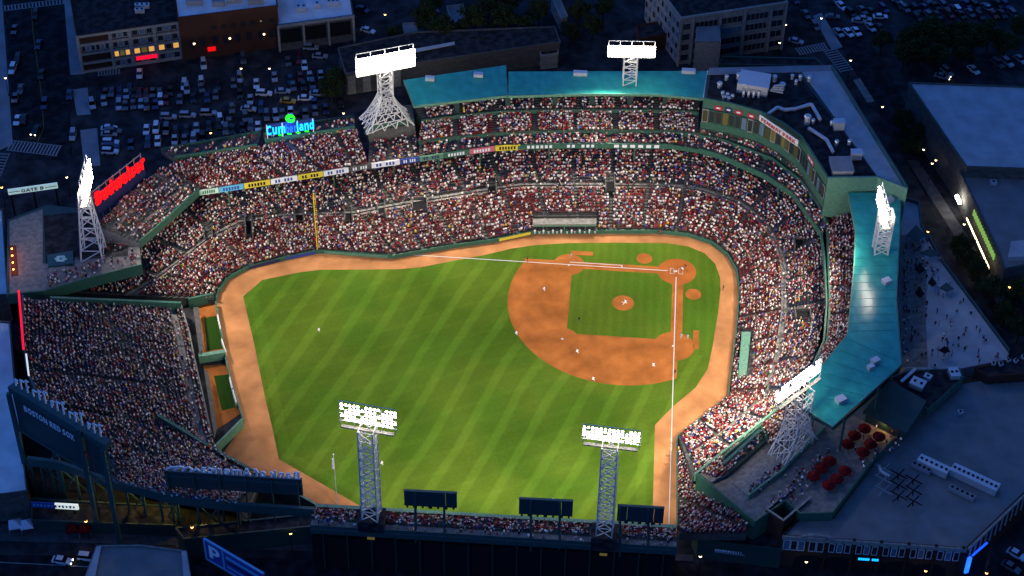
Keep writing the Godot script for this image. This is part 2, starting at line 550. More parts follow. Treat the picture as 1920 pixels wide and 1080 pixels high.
func fan(t: Transform3D, which: String, where: String, group: String) -> void:
	var s := pick_shirt(rng)
	var o := MeshInstance3D.new()
	o.name = numbered("person")
	o.mesh = fan_mesh(which, s, rng.randi() % 3, 0.07)
	o.material_override = M["person"]
	o.transform = t
	add_child(o)
	var doing: String = {"seated": "seated", "leaning": "leaning forward", "standing": "standing", "cheering": "with both arms raised", "walking": "walking"}[which]
	tag(o, "person in a %s shirt %s %s" % [SHIRTS[s][0], doing, where], "person", "people in %s shirts %s %s" % [SHIRTS[s][0], doing, group])
func facing(p: Vector3, to: Vector3) -> Transform3D:
	var z := Vector3(to.x, 0, to.z).normalized()
	return Transform3D(Basis(Vector3.UP.cross(z), Vector3.UP, z), p)

# ---- stands ------------------------------------------------------------------
func seat_mesh(c: Color) -> ArrayMesh:
	var s := Shape.new()
	s.tint = c
	s.block(Vector3(0, .42, -.02), Vector3(.44, .05, .4))
	s.block(Vector3(0, .66, -.23), Vector3(.44, .42, .05))
	s.block(Vector3(0, .2, -.05), Vector3(.06, .4, .3))
	return s.mesh()
var seat_lots := {}
func seat_at(parent: Node3D, t: Transform3D, color: int) -> void:
	var key := [parent, color]
	if not seat_lots.has(key): seat_lots[key] = []
	seat_lots[key].append(t)
const SEAT_COLORS := [Color(.12, .012, .017), Color(.014, .02, .048), Color(.02, .075, .055), Color(.05, .065, .06)]
func finish_seats() -> void:
	for key in seat_lots:
		var mm := MultiMesh.new()
		mm.transform_format = MultiMesh.TRANSFORM_3D
		mm.mesh = seat_mesh(SEAT_COLORS[key[1]])
		mm.instance_count = seat_lots[key].size()
		for k in seat_lots[key].size(): mm.set_instance_transform(k, seat_lots[key][k])
		var o := MultiMeshInstance3D.new()
		o.name = ["red_seats", "navy_seats", "green_seats", "grey_seats"][key[1]]
		o.multimesh = mm
		o.material_override = M["seat"]
		o.set_meta("kind", "stuff")
		key[0].add_child(o, true)
func in_holes(p: Vector3, holes: Array) -> bool:
	if holes.is_empty(): return false
	var q := pixel_of(p)
	for h in holes:
		if h.size() == 4:
			if q.x > h[0] and q.x < h[2] and q.y > h[1] and q.y < h[3]: return true
		elif Geometry2D.is_point_in_polygon(q, PackedVector2Array([Vector2(h[0], h[1]), Vector2(h[2], h[3]), Vector2(h[4], h[5]), Vector2(h[6], h[7])])): return true
	return false
func take(zone: String, p: Vector3, to: Vector3, opt: Dictionary) -> void:
	var t := facing(p + Vector3(rng.randf_range(-.2, .2), 0, rng.randf_range(-.16, .16)), to.rotated(Vector3.UP, rng.randfn(0, .18)))
	var s := rng.randf_range(.96, 1.13)
	t.basis = t.basis.scaled(Vector3(s, s * rng.randf_range(.95, 1.05), s))
	var which := "seated"
	var r := rng.randf()
	if r < .3: which = "leaning"
	elif r < .3 + opt.get("standing", .05): which = "standing"
	if not seats_taken.has(zone): seats_taken[zone] = []
	seats_taken[zone].append([t, which])
# stepped seating between a front line and a back line
func loft_stand(parent: Node3D, front: Array, back: Array, rows: int, opt: Dictionary) -> void:
	var s := Shape.new()
	var np := front.size()
	for k in rows:
		var t0 := float(k) / rows
		var t1 := float(k + 1) / rows
		for i in np - 1:
			var a: Vector3 = front[i].lerp(back[i], t0); var b: Vector3 = front[i + 1].lerp(back[i + 1], t0)
			var c: Vector3 = front[i + 1].lerp(back[i + 1], t1); var d: Vector3 = front[i].lerp(back[i], t1)
			var ca := Vector3(c.x, b.y, c.z); var da := Vector3(d.x, a.y, d.z)
			if (b - a).cross(ca - a).y > 0: s.quad(a, b, ca, da); s.quad(da, ca, c, d)
			else: s.quad(b, a, da, ca); s.quad(ca, da, d, c)
			if k == rows - 1:
				s.quad(c, d, Vector3(d.x, opt.get("back_base", opt.get("base", 0.0)), d.z), Vector3(c.x, opt.get("back_base", opt.get("base", 0.0)), c.z))
			if i == 0: s.quad(a, da, Vector3(da.x, opt.get("base", 0.0), da.z), Vector3(a.x, opt.get("base", 0.0), a.z))
			if i == np - 2: s.quad(ca, b, Vector3(b.x, opt.get("base", 0.0), b.z), Vector3(ca.x, opt.get("base", 0.0), ca.z))
	part(opt.get("called", "seating_steps"), s, M[opt.get("mat", "steps")], parent)
	for k in opt.get("walks", []):
		var wk := Shape.new()
		var u0: float = (k + .04) / rows; var u1: float = (k + .96) / rows
		for i in np - 1:
			var up := Vector3(0, .03, 0)
			var q := [front[i].lerp(back[i], u0), front[i + 1].lerp(back[i + 1], u0), front[i + 1].lerp(back[i + 1], u1), front[i].lerp(back[i], u1)]
			q[0].y = lerpf(front[i].y, back[i].y, float(k) / rows); q[3].y = q[0].y
			q[1].y = lerpf(front[i + 1].y, back[i + 1].y, float(k) / rows); q[2].y = q[1].y
			if (q[1] - q[0]).cross(q[2] - q[0]).y > 0: wk.quad(q[0] + up, q[1] + up, q[2] + up, q[3] + up)
			else: wk.quad(q[1] + up, q[0] + up, q[3] + up, q[2] + up)
		part("cross_aisle", wk, M["concrete"], parent)
	# stairs in the aisles
	var full_mid := [0.0]
	for i in np - 1: full_mid.append(full_mid[i] + front[i].lerp(back[i], .5).distance_to(front[i + 1].lerp(back[i + 1], .5)))
	var gapw: float = opt.get("aisle", 11.0)
	for i in np - 1:
		var m0 := ceili((full_mid[i] + opt.get("shift", 0.0)) / gapw)
		var m1 := floori((full_mid[i + 1] + opt.get("shift", 0.0)) / gapw)
		for m in range(m0, m1 + 1):
			var from: float = m * gapw - opt.get("shift", 0.0)
			var len_: float = full_mid[i + 1] - full_mid[i]
			var f0 := clampf((from + .12 - full_mid[i]) / len_, 0.0, 1.0)
			var f1 := clampf((from + opt.get("aisle_wide", .95) - .1 - full_mid[i]) / len_, 0.0, 1.0)
			if f1 - f0 < .001: continue
			var st := Shape.new()
			for k in rows:
				var q := []
				for e in [[f0, 0.0], [f1, 0.0], [f1, 1.0], [f0, 1.0]]:
					var t: float = (k + e[1]) / rows
					var v: Vector3 = front[i].lerp(front[i + 1], e[0]).lerp(back[i].lerp(back[i + 1], e[0]), t)
					v.y = lerpf(lerpf(front[i].y, front[i + 1].y, e[0]), lerpf(back[i].y, back[i + 1].y, e[0]), float(k) / rows) + .14
					q.append(v)
				st.slab(q, .5)
			part("aisle_stair", st, M["concrete_dark"], parent)
	# seats and people; an aisle each so many metres of the middle row
	var mid := [0.0]
	for i in np - 1: mid.append(mid[i] + front[i].lerp(back[i], .5).distance_to(front[i + 1].lerp(back[i + 1], .5)))
	var aisle: float = opt.get("aisle", 11.0)
	var walks: Array = opt.get("walks", [])
	for k in rows:
		var t := (k + .42) / rows
		var y0 := float(k) / rows
		for i in np - 1:
			var a: Vector3 = front[i].lerp(back[i], t); var b: Vector3 = front[i + 1].lerp(back[i + 1], t)
			a.y = lerpf(front[i].y, back[i].y, y0); b.y = lerpf(front[i + 1].y, back[i + 1].y, y0)
			var l := Vector2(b.x - a.x, b.z - a.z).length()
			var n := maxi(int(l / .56), 1)
			for e in n:
				var f := (e + .5) / n
				var along := lerpf(mid[i], mid[i + 1], f)
				var off := fmod(along + opt.get("shift", 0.0), aisle)
				if off < opt.get("aisle_wide", .95): continue
				var p := a.lerp(b, f)
				if in_holes(p, opt.get("holes", [])): continue
				var to: Vector3 = front[i].lerp(front[i + 1], f) - back[i].lerp(back[i + 1], f)
				if walks.has(k):
					if rng.randf() < opt.get("walk_folk", .22): take(opt.zone, p + Vector3(rng.randfn(), 0, rng.randfn()) * .2, (b - a) * (1.0 if rng.randf() < .5 else -1.0), {"standing": .7})
					continue
				var kind: int = opt.get("seat", 0)
				if opt.has("seat_rows") and k >= opt.seat_rows: kind = opt.seat_back
				if kind >= 0: seat_at(parent, facing(p, to), kind)
				var full: float = opt.get("full", .94)
				if empty.get_noise_2d(p.x * 7.0, p.z * 7.0) > opt.get("empty_noise", .3): full *= .45
				if rng.randf() < full: take(opt.zone, p, to, opt)
var empty := FastNoiseLite.new()
# stepped seating on a polygon of the photograph lying on a slope that rises from the line a-b towards up
func slope_stand(parent: Node3D, outline: Array, a2: Array, b2: Array, h0: float, steep: float, depth: float, upward: Vector3, opt: Dictionary) -> void:
	var a := at(a2[0], a2[1], h0); var b := at(b2[0], b2[1], h0)
	var e := Vector3(b.x - a.x, 0, b.z - a.z).normalized()
	var n := e.cross(Vector3.UP)
	if n.dot(upward) < 0: n = -n
	var poly := PackedVector2Array()
	for q in outline:
		var d := ray(q[0], q[1])
		var s := (h0 + steep * (EYE - a).dot(n) - EYE.y) / (d.y - steep * d.dot(n))
		var p := EYE + d * s - a
		poly.append(Vector2(p.dot(e), p.dot(n)))
	var lo := 1e9; var hi := -1e9; var left := 1e9; var right := -1e9
	for p in poly:
		lo = minf(lo, p.y); hi = maxf(hi, p.y); left = minf(left, p.x); right = maxf(right, p.x)
	var shape := Shape.new()
	var k0 := int(floor(lo / depth))
	for k in range(k0, int(ceil(hi / depth))):
		var strip := PackedVector2Array([Vector2(left - 1, k * depth), Vector2(right + 1, k * depth), Vector2(right + 1, (k + 1) * depth), Vector2(left - 1, (k + 1) * depth)])
		var y := h0 + k * depth * steep
		for piece in Geometry2D.intersect_polygons(poly, strip):
			if piece.size() < 3: continue
			var top := []
			for q in piece: top.append(Vector3(a.x, 0, a.z) + e * q.x + n * q.y + Vector3(0, y, 0))
			shape.slab(top, opt.get("thick", .7))
		if opt.get("zone", "") == "": continue
		var m := int((right - left) / .56)
		for j in m:
			var u := left + (j + .5) * .56
			var w := (k + .42) * depth
			if fposmod(u + opt.get("shift", 0.0), opt.get("aisle", 11.0)) < opt.get("aisle_wide", .95): continue
			if not Geometry2D.is_point_in_polygon(Vector2(u, w), poly): continue
			var p := Vector3(a.x, y, a.z) + e * u + n * w
			if in_holes(p, opt.get("holes", [])): continue
			if opt.get("seat", 0) >= 0: seat_at(parent, facing(p, -n), opt.get("seat", 0))
			if rng.randf() < opt.get("full", .94): take(opt.zone, p, -n, opt)
	part(opt.get("called", "seating_steps"), shape, M[opt.get("mat", "steps")], parent)
# a band standing upright along a line: parapets, fascias, rails
func band(called: String, parent: Node3D, line: Array, low: float, high: float, thick: float, material: Material) -> MeshInstance3D:
	var s := Shape.new()
	var l := []; var r := []
	for i in line.size():
		var d := Vector3.ZERO
		if i > 0: d += Vector3(line[i].x - line[i - 1].x, 0, line[i].z - line[i - 1].z).normalized()
		if i < line.size() - 1: d += Vector3(line[i + 1].x - line[i].x, 0, line[i + 1].z - line[i].z).normalized()
		var x := d.normalized().cross(Vector3.UP) * thick / 2.0
		l.append(line[i] - x); r.append(line[i] + x)
	var a := Vector3.UP * low; var b := Vector3.UP * high
	for i in line.size() - 1:
		s.quad(l[i] + b, r[i] + b, r[i + 1] + b, l[i + 1] + b)
		s.quad(r[i] + a, l[i] + a, l[i + 1] + a, r[i + 1] + a)
		s.quad(r[i] + b, r[i] + a, r[i + 1] + a, r[i + 1] + b)
		s.quad(l[i] + a, l[i] + b, l[i + 1] + b, l[i + 1] + a)
	var e := line.size() - 1
	s.quad(l[0] + b, l[0] + a, r[0] + a, r[0] + b)
	s.quad(r[e] + b, r[e] + a, l[e] + a, l[e] + b)
	if called == "": called = "rail"
	if parent == null: return null
	return part(called, s, material, parent)
# ---- the field ---------------------------------------------------------------
func sheet(called: String, poly: PackedVector2Array, y: float, material: Material, thick := 0.012) -> MeshInstance3D:
	var s := Shape.new()
	var top := []
	for p in poly: top.append(Vector3(p.x, y, p.y))
	s.slab(top, thick)
	for p in s.v: s.uv.append(Vector2((p.x + 125.0) / 150.0, (p.z + 25.0) / 150.0))
	return struct(called, s, material)
func disc(x: float, z: float, r: float, n := 48) -> PackedVector2Array:
	var out := PackedVector2Array()
	for k in n: out.append(Vector2(x + r * cos(TAU * k / n), z + r * sin(TAU * k / n)))
	return out
func rect(x0: float, z0: float, x1: float, z1: float) -> PackedVector2Array:
	return PackedVector2Array([Vector2(x0, z0), Vector2(x1, z0), Vector2(x1, z1), Vector2(x0, z1)])
func turf_material() -> StandardMaterial3D:
	# mown turf: passes of the mower leave the blades lying one way or the other
	var size := 720
	var wear := FastNoiseLite.new()
	wear.seed = 5; wear.frequency = .035; wear.fractal_octaves = 4
	var fine := FastNoiseLite.new()
	fine.seed = 9; fine.frequency = .9; fine.fractal_octaves = 2
	var warp := FastNoiseLite.new()
	warp.seed = 3; warp.frequency = .02; warp.fractal_octaves = 2
	var d1 := Vector2(.3198, -.9475)   # along the broad stripes
	var n1 := Vector2(-d1.y, d1.x)
	var d2 := Vector2(.8763, -.4818)                  # the fainter passes across them
	var n2 := Vector2(-d2.y, d2.x)
	var data := PackedByteArray()
	data.resize(size * size * 3)
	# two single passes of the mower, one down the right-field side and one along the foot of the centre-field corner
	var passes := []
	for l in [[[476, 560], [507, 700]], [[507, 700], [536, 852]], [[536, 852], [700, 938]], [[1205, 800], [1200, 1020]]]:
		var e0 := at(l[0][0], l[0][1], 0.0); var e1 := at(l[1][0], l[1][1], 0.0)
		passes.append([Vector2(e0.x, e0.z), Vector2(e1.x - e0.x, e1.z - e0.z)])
	for y in size:
		for x in size:
			var p := Vector2(x + .5, y + .5) / size * 150.0 - Vector2(125.0, 25.0)
			var q := p + Vector2(warp.get_noise_2d(p.x, p.y), warp.get_noise_2d(p.x + 99.0, p.y)) * 1.2
			var b := 1.0
			var infield := p.x > -40.0 and p.x < 20.0 and p.y < 30.0
			if not infield:
				var w := fposmod(q.dot(n1), 6.9) / 6.9
				b += .24 * (smoothstep(.0, .1, w) - smoothstep(.3, .42, w)) - .05
				var u := fposmod(q.dot(n2), 5.4) / 5.4
				b += .07 * (smoothstep(.0, .12, u) - smoothstep(.2, .34, u))
			else:
				var w := fposmod(q.x, 2.4) / 2.4
				b += .09 * (smoothstep(.0, .15, w) - smoothstep(.45, .6, w)) - .03
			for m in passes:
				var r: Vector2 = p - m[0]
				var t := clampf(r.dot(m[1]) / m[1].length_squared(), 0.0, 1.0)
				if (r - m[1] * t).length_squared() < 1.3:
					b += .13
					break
			b += .3 * wear.get_noise_2d(p.x, p.y) + .1 * fine.get_noise_2d(p.x, p.y)
			var dry := clampf(.5 + 1.4 * wear.get_noise_2d(p.x * 1.3 + 200.0, p.y * 1.3), 0.0, 1.0)
			# trodden and dry behind the infield
			var from := p.distance_to(Vector2(-13.04, 13.04))
			dry += .35 * smoothstep(4.5, 0.0, absf(from - 31.0)) * clampf(.6 + fine.get_noise_2d(p.x * .3, p.y * .3), 0.0, 1.0)
			var c := Color(.055, .112, .011).lerp(Color(.088, .13, .014), clampf(dry, 0.0, 1.0) * .6) * b
			c = c.linear_to_srgb()
			var k := (y * size + x) * 3
			data[k] = int(clampf(c.r, 0, 1) * 255); data[k + 1] = int(clampf(c.g, 0, 1) * 255); data[k + 2] = int(clampf(c.b, 0, 1) * 255)
	var im := Image.create_from_data(size, size, false, Image.FORMAT_RGB8, data)
	var m := StandardMaterial3D.new()
	m.albedo_texture = ImageTexture.create_from_image(im)
	m.roughness = .95
	m.metallic_specular = .06
	return m
const WALL_LINE := [[1270, 985], [1270, 818], [1320, 778], [1366, 742], [1372, 690], [1383, 600], [1386, 540], [1382, 505], [1365, 475], [1335, 452], [1290, 437], [1235, 431], [1120, 431], [1000, 432], [930, 447], [850, 458], [770, 472], [738, 478],
	[597, 468], [530, 482], [460, 500], [425, 520], [408, 545], [404, 562]]
func build_field() -> void:
	var outline := pts(WALL_LINE, 1.2)
	for p in pts([[404, 565], [411, 600], [425, 680], [437, 725], [456, 786]], 1.6): outline.append(p)
	for p in pts([[400, 842], [455, 873], [520, 905], [592, 946]], 5.0): outline.append(p)
	outline.append(at(592, 946, 11.3)); outline.append(at(1268, 986, 11.3))
	sheet("warning_track", flat2(outline), .0, M["track"], .4)
	var turf := flat2(pts([[1222, 1028], [1228, 797], [1262, 762], [1304, 727], [1327, 692], [1336, 650], [1346, 590], [1351, 545], [1350, 520], [1341, 495], [1321, 475], [1290, 462], [1250, 456], [1150, 455], [1060, 456], [1000, 460], [960, 466], [905, 479], [850, 489], [790, 501], [745, 505],
		[600, 506], [560, 511], [492, 525], [456, 556], [466, 600], [476, 642], [497, 745], [510, 800], [523, 861], [600, 905], [674, 948], [760, 1000]], 0.0))
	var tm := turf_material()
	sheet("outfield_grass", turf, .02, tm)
	var arc := disc(-13.04, 13.04, 28.96, 96)
	var fair := PackedVector2Array([Vector2(.9, -.8), Vector2(.9, 60), Vector2(-60, 60), Vector2(-60, -.8)])
	var clay := Geometry2D.intersect_polygons(arc, fair)
	sheet("infield_dirt", clay[0], .032, M["clay"])
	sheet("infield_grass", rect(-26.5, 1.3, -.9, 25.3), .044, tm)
	for b in [[-27.43, 0.0, 4.0], [0.0, 27.43, 5.0], [-27.43, 27.43, 4.0], [0.2, 0.1, 4.9]]:
		sheet("base_dirt", disc(b[0], b[1], b[2]), .056, M["clay_deep"] if b[2] == 4.9 else M["clay"])
	sheet("base_path", rect(-.35, 4.2, 1.9, 23.5), .05, M["clay"])
	sheet("base_path", rect(-39.0, -1.35, -4.2, .35), .05, M["clay"])
	for d in [[1208, 485], [1300, 552]]:
		var p := at(d[0], d[1], 0)
		sheet("on_deck_circle", disc(p.x, p.z, 2.0, 32), .056, M["clay"])
	var cb := at(1091, 475, 0)
	sheet("coach_box_dirt", rect(cb.x - 2.9, cb.z - .75, cb.x + 2.9, cb.z + .75), .056, M["clay"])
	cb = at(1305, 637, 0)
	sheet("coach_box_dirt", rect(cb.x - .7, cb.z - 3.3, cb.x + .7, cb.z + 3.3), .056, M["clay"])
	# mound: a low cone with its rubber
	var s := Shape.new()
	var c := Vector3(-13.04, .3, 13.04)
	for k in 40:
		var a0 := -TAU * k / 40; var a1 := -TAU * (k + 1) / 40
		var e0 := Vector3(cos(a0), 0, sin(a0)); var e1 := Vector3(cos(a1), 0, sin(a1))
		var low := Vector3(0, -.255, 0)
		s.quad(c + e0 * .9, c + e0 * 2.75 + low, c + e1 * 2.75 + low, c + e1 * .9)
		s.tri(c, c + e0 * .9, c + e1 * .9)
	struct("pitching_mound", s, M["clay"])
	var rub := Shape.new()
	rub.block(c + Vector3(-.1, .03, .1), Vector3(.62, .05, .18), -PI / 4)
	single("pitching_rubber", rub, M["chalk"], "white rubber slab set across the top of the pitching mound", "rubber")
	# chalk
	var lines := [["foul_line", rect(-.09, 2.2, .14, 94.2)], ["foul_line", rect(-91.8, -.14, -2.2, .09)], ["runner_lane_line", rect(-27.3, -1.1, -14.0, -.88)], ["runner_lane_line", rect(-14.0, -1.1, -13.75, -.14)]]
	for l in lines: sheet(l[0], l[1], .07, M["chalk"])
	for b in [[-1.55, -1.0], [.55, -1.0]]:
		for r in [rect(b[0], b[1], b[0] + 1.2, b[1] + .1), rect(b[0], b[1] + 1.9, b[0] + 1.2, b[1] + 2.0), rect(b[0], b[1] + .1, b[0] + .1, b[1] + 1.9), rect(b[0] + 1.1, b[1] + .1, b[0] + 1.2, b[1] + 1.9)]:
			sheet("batter_box_line", r, .07, M["chalk"])
	for b in [["first_base", -27.43, .25, "beside the runner's lane"], ["second_base", -27.43, 27.43, "on the wide dirt behind the mound"], ["third_base", -.25, 27.43, "beside the long foul line"]]:
		var q := Shape.new()
		q.block(Vector3(b[1], .12, b[2]), Vector3(.5, .1, .5), PI / 4 if b[0] == "second_base" else 0.0)
		single("base", q, M["chalk"], "square white base %s" % b[3], "base")
	var hp := Shape.new()
	hp.slab([Vector3(-.3, .085, .3), Vector3(.1, .085, .3), Vector3(.3, .085, .1), Vector3(.3, .085, -.3), Vector3(-.3, .085, -.3)], .03)
	single("home_plate", hp, M["chalk"], "white five-sided home plate between the batter's boxes", "home plate")
func player(which: String, px: float, py: float, toward: Vector3, kit: String, label: String, category := "person") -> void:
	var kits := {"home": {"shirt": Color(.82, .81, .8), "pants": Color(.82, .81, .8), "cap": Color(.012, .016, .06), "sleeve": Color(.4, .02, .03), "shoe": Color(.015, .015, .02)},
		"away": {"shirt": Color(.36, .36, .38), "pants": Color(.4, .4, .42), "cap": Color(.02, .03, .1), "sleeve": Color(.02, .03, .1), "shoe": Color(.015, .015, .02)},
		"umpire": {"shirt": Color(.012, .013, .02), "pants": Color(.1, .1, .11), "cap": Color(.01, .01, .012), "sleeve": Color(.4, .25, .18), "shoe": Color(.01, .01, .01)},
		"red": {"shirt": Color(.5, .02, .03), "pants": Color(.05, .05, .08), "cap": Color(.012, .016, .06), "sleeve": Color(.5, .3, .2), "shoe": Color(.015, .015, .02)},
		"dark": {"shirt": Color(.03, .03, .05), "pants": Color(.06, .06, .07), "cap": Color(.02, .02, .03), "sleeve": Color(.4, .25, .18), "shoe": Color(.01, .01, .01)}}
	var c: Dictionary = kits[kit].duplicate()
	c["skin"] = Color(.5, .3, .2); c["glove"] = Color(.2, .08, .03); c["bat"] = Color(.35, .22, .1)
	var key := "player " + which + kit
	if not people_mesh.has(key): people_mesh[key] = dressed(net_of(which, .052), c)
	var o := MeshInstance3D.new()
	o.name = numbered("person")
	o.mesh = people_mesh[key]
	o.material_override = M["person"]
	var p := at(px, py, .06)
	if p.distance_to(Vector3(-13.04, 0, 13.04)) < 2.7: p.y = .3
	o.transform = facing(p, toward - p)
	add_child(o)
	tag(o, label, category)
func build_players() -> void:
	var home := Vector3.ZERO
	player("pitching", 1171, 573, home, "home", "baseball player in white throwing from the pitching mound")
	player("batting", 1263, 512, Vector3(3, 0, 1.5), "away", "batter in grey holding a bat up beside home plate")
	player("squatting", 1279, 506, Vector3(-13, 0, 13), "home", "catcher in white squatting behind home plate")
	player("stooping", 1285, 503, Vector3(-13, 0, 13), "umpire", "umpire in dark shirt stooping behind the catcher")
	player("standing", 1071, 484, home, "away", "coach in grey standing in the dirt box beside first base")
	player("standing", 989, 491, home, "umpire", "umpire in dark shirt standing on the foul line beyond first base")
	player("ready", 1020, 545, home, "home", "fielder in white crouching on the dirt near first base")
	player("ready", 968, 628, home, "home", "fielder in white crouching at the curved edge of the infield dirt")
	player("stooping", 1086, 602, home, "umpire", "umpire in dark shirt stooping on the infield grass")
	player("ready", 1082, 662, home, "home", "fielder in white crouching just behind second base")
	player("ready", 1112, 714, home, "home", "fielder in white standing deepest on the infield dirt")
	player("ready", 1225, 688, home, "home", "fielder in white crouching on the dirt near third base")
	player("walking", 1277, 634, home, "away", "runner in grey stepping off third base")
	player("standing", 1289, 636, home, "away", "coach in grey standing beside the long dirt box at third base")
	player("standing", 1265, 702, home, "umpire", "umpire in dark shirt standing on the foul line behind third base")
	player("ready", 598, 622, home, "home", "fielder in white alone in right field on the striped grass")
	player("ready", 716, 872, home, "home", "fielder in white beside the lattice tower in centre field")
	player("ready", 1037, 942, home, "home", "fielder in white just above a green billboard in left field")
	player("standing", 1356, 544, Vector3(-40, 0, 0), "dark", "attendant in dark clothes standing on the warning track behind home")
	player("walking", 1238, 440, Vector3(-60, 0, 0), "red", "attendant in red shirt walking along the dirt below the box seats")
# ---- the ballpark --------------------------------------------------------------
const FIELD_MID := Vector3(-45, 0, 40)
func build_walls() -> void:
	var w := thing("field_wall", "low green padded wall running round the dirt track below the box seats", "wall")
	var line := pts(WALL_LINE, 1.2)
	for p in line: p.y = 0.0
	for k in line.size() - 1:
		band("wall_panel", w, [Vector3(line[k].x, 0, line[k].z), Vector3(line[k + 1].x, 0, line[k + 1].z)], 0.0, 1.2 + (k % 2) * .02, .3 + (k % 3) * .01, M["green"])
	for p in [[18, M["sign_blue"]], [17, M["green_pale"]], [19, M["sign_navy"]], [13, M["sign_yellow"]]]:
		var a: Vector3 = line[p[0]]; var b: Vector3 = line[p[0] + 1]
		var off := Vector3(-(b - a).z, 0, (b - a).x).normalized() * .2
		if off.dot(FIELD_MID - a) < 0: off = -off
		band("advert_panel", w, [Vector3(a.x, 0, a.z).lerp(Vector3(b.x, 0, b.z), .08) + off, Vector3(a.x, 0, a.z).lerp(Vector3(b.x, 0, b.z), .92) + off], .15, 1.05, .05, p[1])
	# bullpens
	var g := thing("bullpen_wall", "low green wall with pale padding in front of the two bullpens", "wall")
	var bl := pts([[404, 565], [411, 600], [425, 680], [437, 725], [456, 786]], 1.6)
	for k in bl.size(): bl[k].y = 0.0
	band("wall_panel", g, bl, 0.0, 1.6, .35, M["green"])
	for seg in [[[414, 590], [420, 617]], [[422, 636], [430, 660]], [[437, 707], [442, 728]], [[443, 731], [450, 755]]]:
		var a := at(seg[0][0] - 2, seg[0][1], 1.6); var b := at(seg[1][0] - 2, seg[1][1], 1.6)
		a.y = 0; b.y = 0
		band("pad", g, [a + Vector3(-.6, 0, 0), b + Vector3(-.6, 0, 0)], .1, 1.7, .3, M["white_paint"])
	for pen in [[[[368, 571], [401, 565], [424, 655], [380, 662]], [[383, 596], [408, 592], [418, 654], [389, 658]], "upper"], [[[381, 686], [428, 682], [452, 775], [406, 806]], [[401, 705], [430, 702], [442, 764], [416, 770]], "lower"]]:
		sheet("bullpen_dirt", flat2(pts(pen[0], 0.0)), .03, M["clay"], .25)
		sheet("bullpen_grass", flat2(pts(pen[1], 0.0)), .045, M["pen_grass"])
	var cross := thing("bullpen_divider", "pale green wall standing between the two bullpens", "wall")
	band("wall_panel", cross, pts([[374, 679], [424, 671]], 0.0), 0.0, 2.4, 1.1, M["green_pale"])
	var tri := thing("slanting_wall", "pale green slanting wall at the corner below the lower bullpen", "wall")
	var ta := at(398, 838, 3.2); var tb := at(455, 788, 2.2)
	ta.y = 0; tb.y = 0
	band("wall_panel", tri, [ta, tb], 0.0, 2.8, .5, M["green_pale"])
	var back := thing("bullpen_roof", "grey sloping roof over the bullpen benches below the bleachers", "roof")
	for r in [[[362, 576], [372, 576], [382, 650], [374, 664]], [[382, 690], [391, 700], [407, 802], [402, 822]]]:
		var s := Shape.new()
		s.slab([at(r[0][0], r[0][1], 3.0), at(r[1][0], r[1][1], 2.5), at(r[2][0], r[2][1], 2.5), at(r[3][0], r[3][1], 3.0)], .25)
		part("roof_panel", s, M["concrete_dark"], back)
		var q := Shape.new()
		for k in 4:
			var p := at(lerpf(r[1][0], r[2][0], k / 3.0), lerpf(r[1][1], r[2][1], k / 3.0), 2.5)
			q.tube(Vector3(p.x, 0, p.z), Vector3(p.x, 2.3, p.z), .08, .08, 6)
		part("post", q, M["steel_grey"], back)
	var top := thing("bullpen_end_wall", "green wall closing the upper bullpen off from the grandstand", "wall")
	band("wall_panel", top, pts([[355, 576], [402, 566]], 0.0), 0.0, 3.0, .5, M["green"])
	var cf := thing("bleacher_front_wall", "dark green wall in front of the centre-field bleachers", "wall")
	var cl := pts([[400, 842], [455, 873], [520, 905], [592, 946]], 5.0)
	for k in cl.size(): cl[k].y = 0
	band("wall_panel", cf, cl, 0.0, 5.0, .4, M["green_dark"])
	band("rail", cf, cl, 5.0, 5.25, .5, M["green_pale"])
	# foul poles
	var foot := at(597, 468, 1.2)
	foot = Vector3(foot.x - .3, 0, foot.z)
	var pole := thing("foul_pole", "tall yellow foul pole rising from the low wall in right field", "foul pole", foot)
	var s := Shape.new()
	var tall := rise(foot, 362.0)
	s.tube(foot, foot + Vector3(0, tall, 0), .12, .12, 10)
	part("pole", s, M["pole_yellow"], pole)
	s = Shape.new()
	for k in 26: s.beam(foot + Vector3(.2, 2.0 + k * (tall - 2.2) / 26.0, 0), foot + Vector3(.5, 2.0 + k * (tall - 2.2) / 26.0, 0), .05)
	s.beam(foot + Vector3(.5, 2, 0), foot + Vector3(.5, tall, 0), .05)
	part("screen", s, M["pole_yellow"], pole)
	# flag pole in centre field
	foot = at(632, 948, 0)
	var fp := thing("flag_pole", "thin white flag pole with a furled flag in centre field", "flag pole", foot)
	s = Shape.new()
	tall = rise(foot, 853.0)
	s.tube(foot, foot + Vector3(0, tall, 0), .11, .06, 8)
	s.ball(foot + Vector3(0, tall + .15, 0), Vector3.ONE * .2, 8, 5)
	part("pole", s, M["white_paint"], fp)
	s = Shape.new()
	s.tube(foot + Vector3(-.25, tall - 1.2, .05), foot + Vector3(-.3, tall - 4.4, .05), .16, .3, 7)
	part("flag", s, M["canvas_white"], fp)

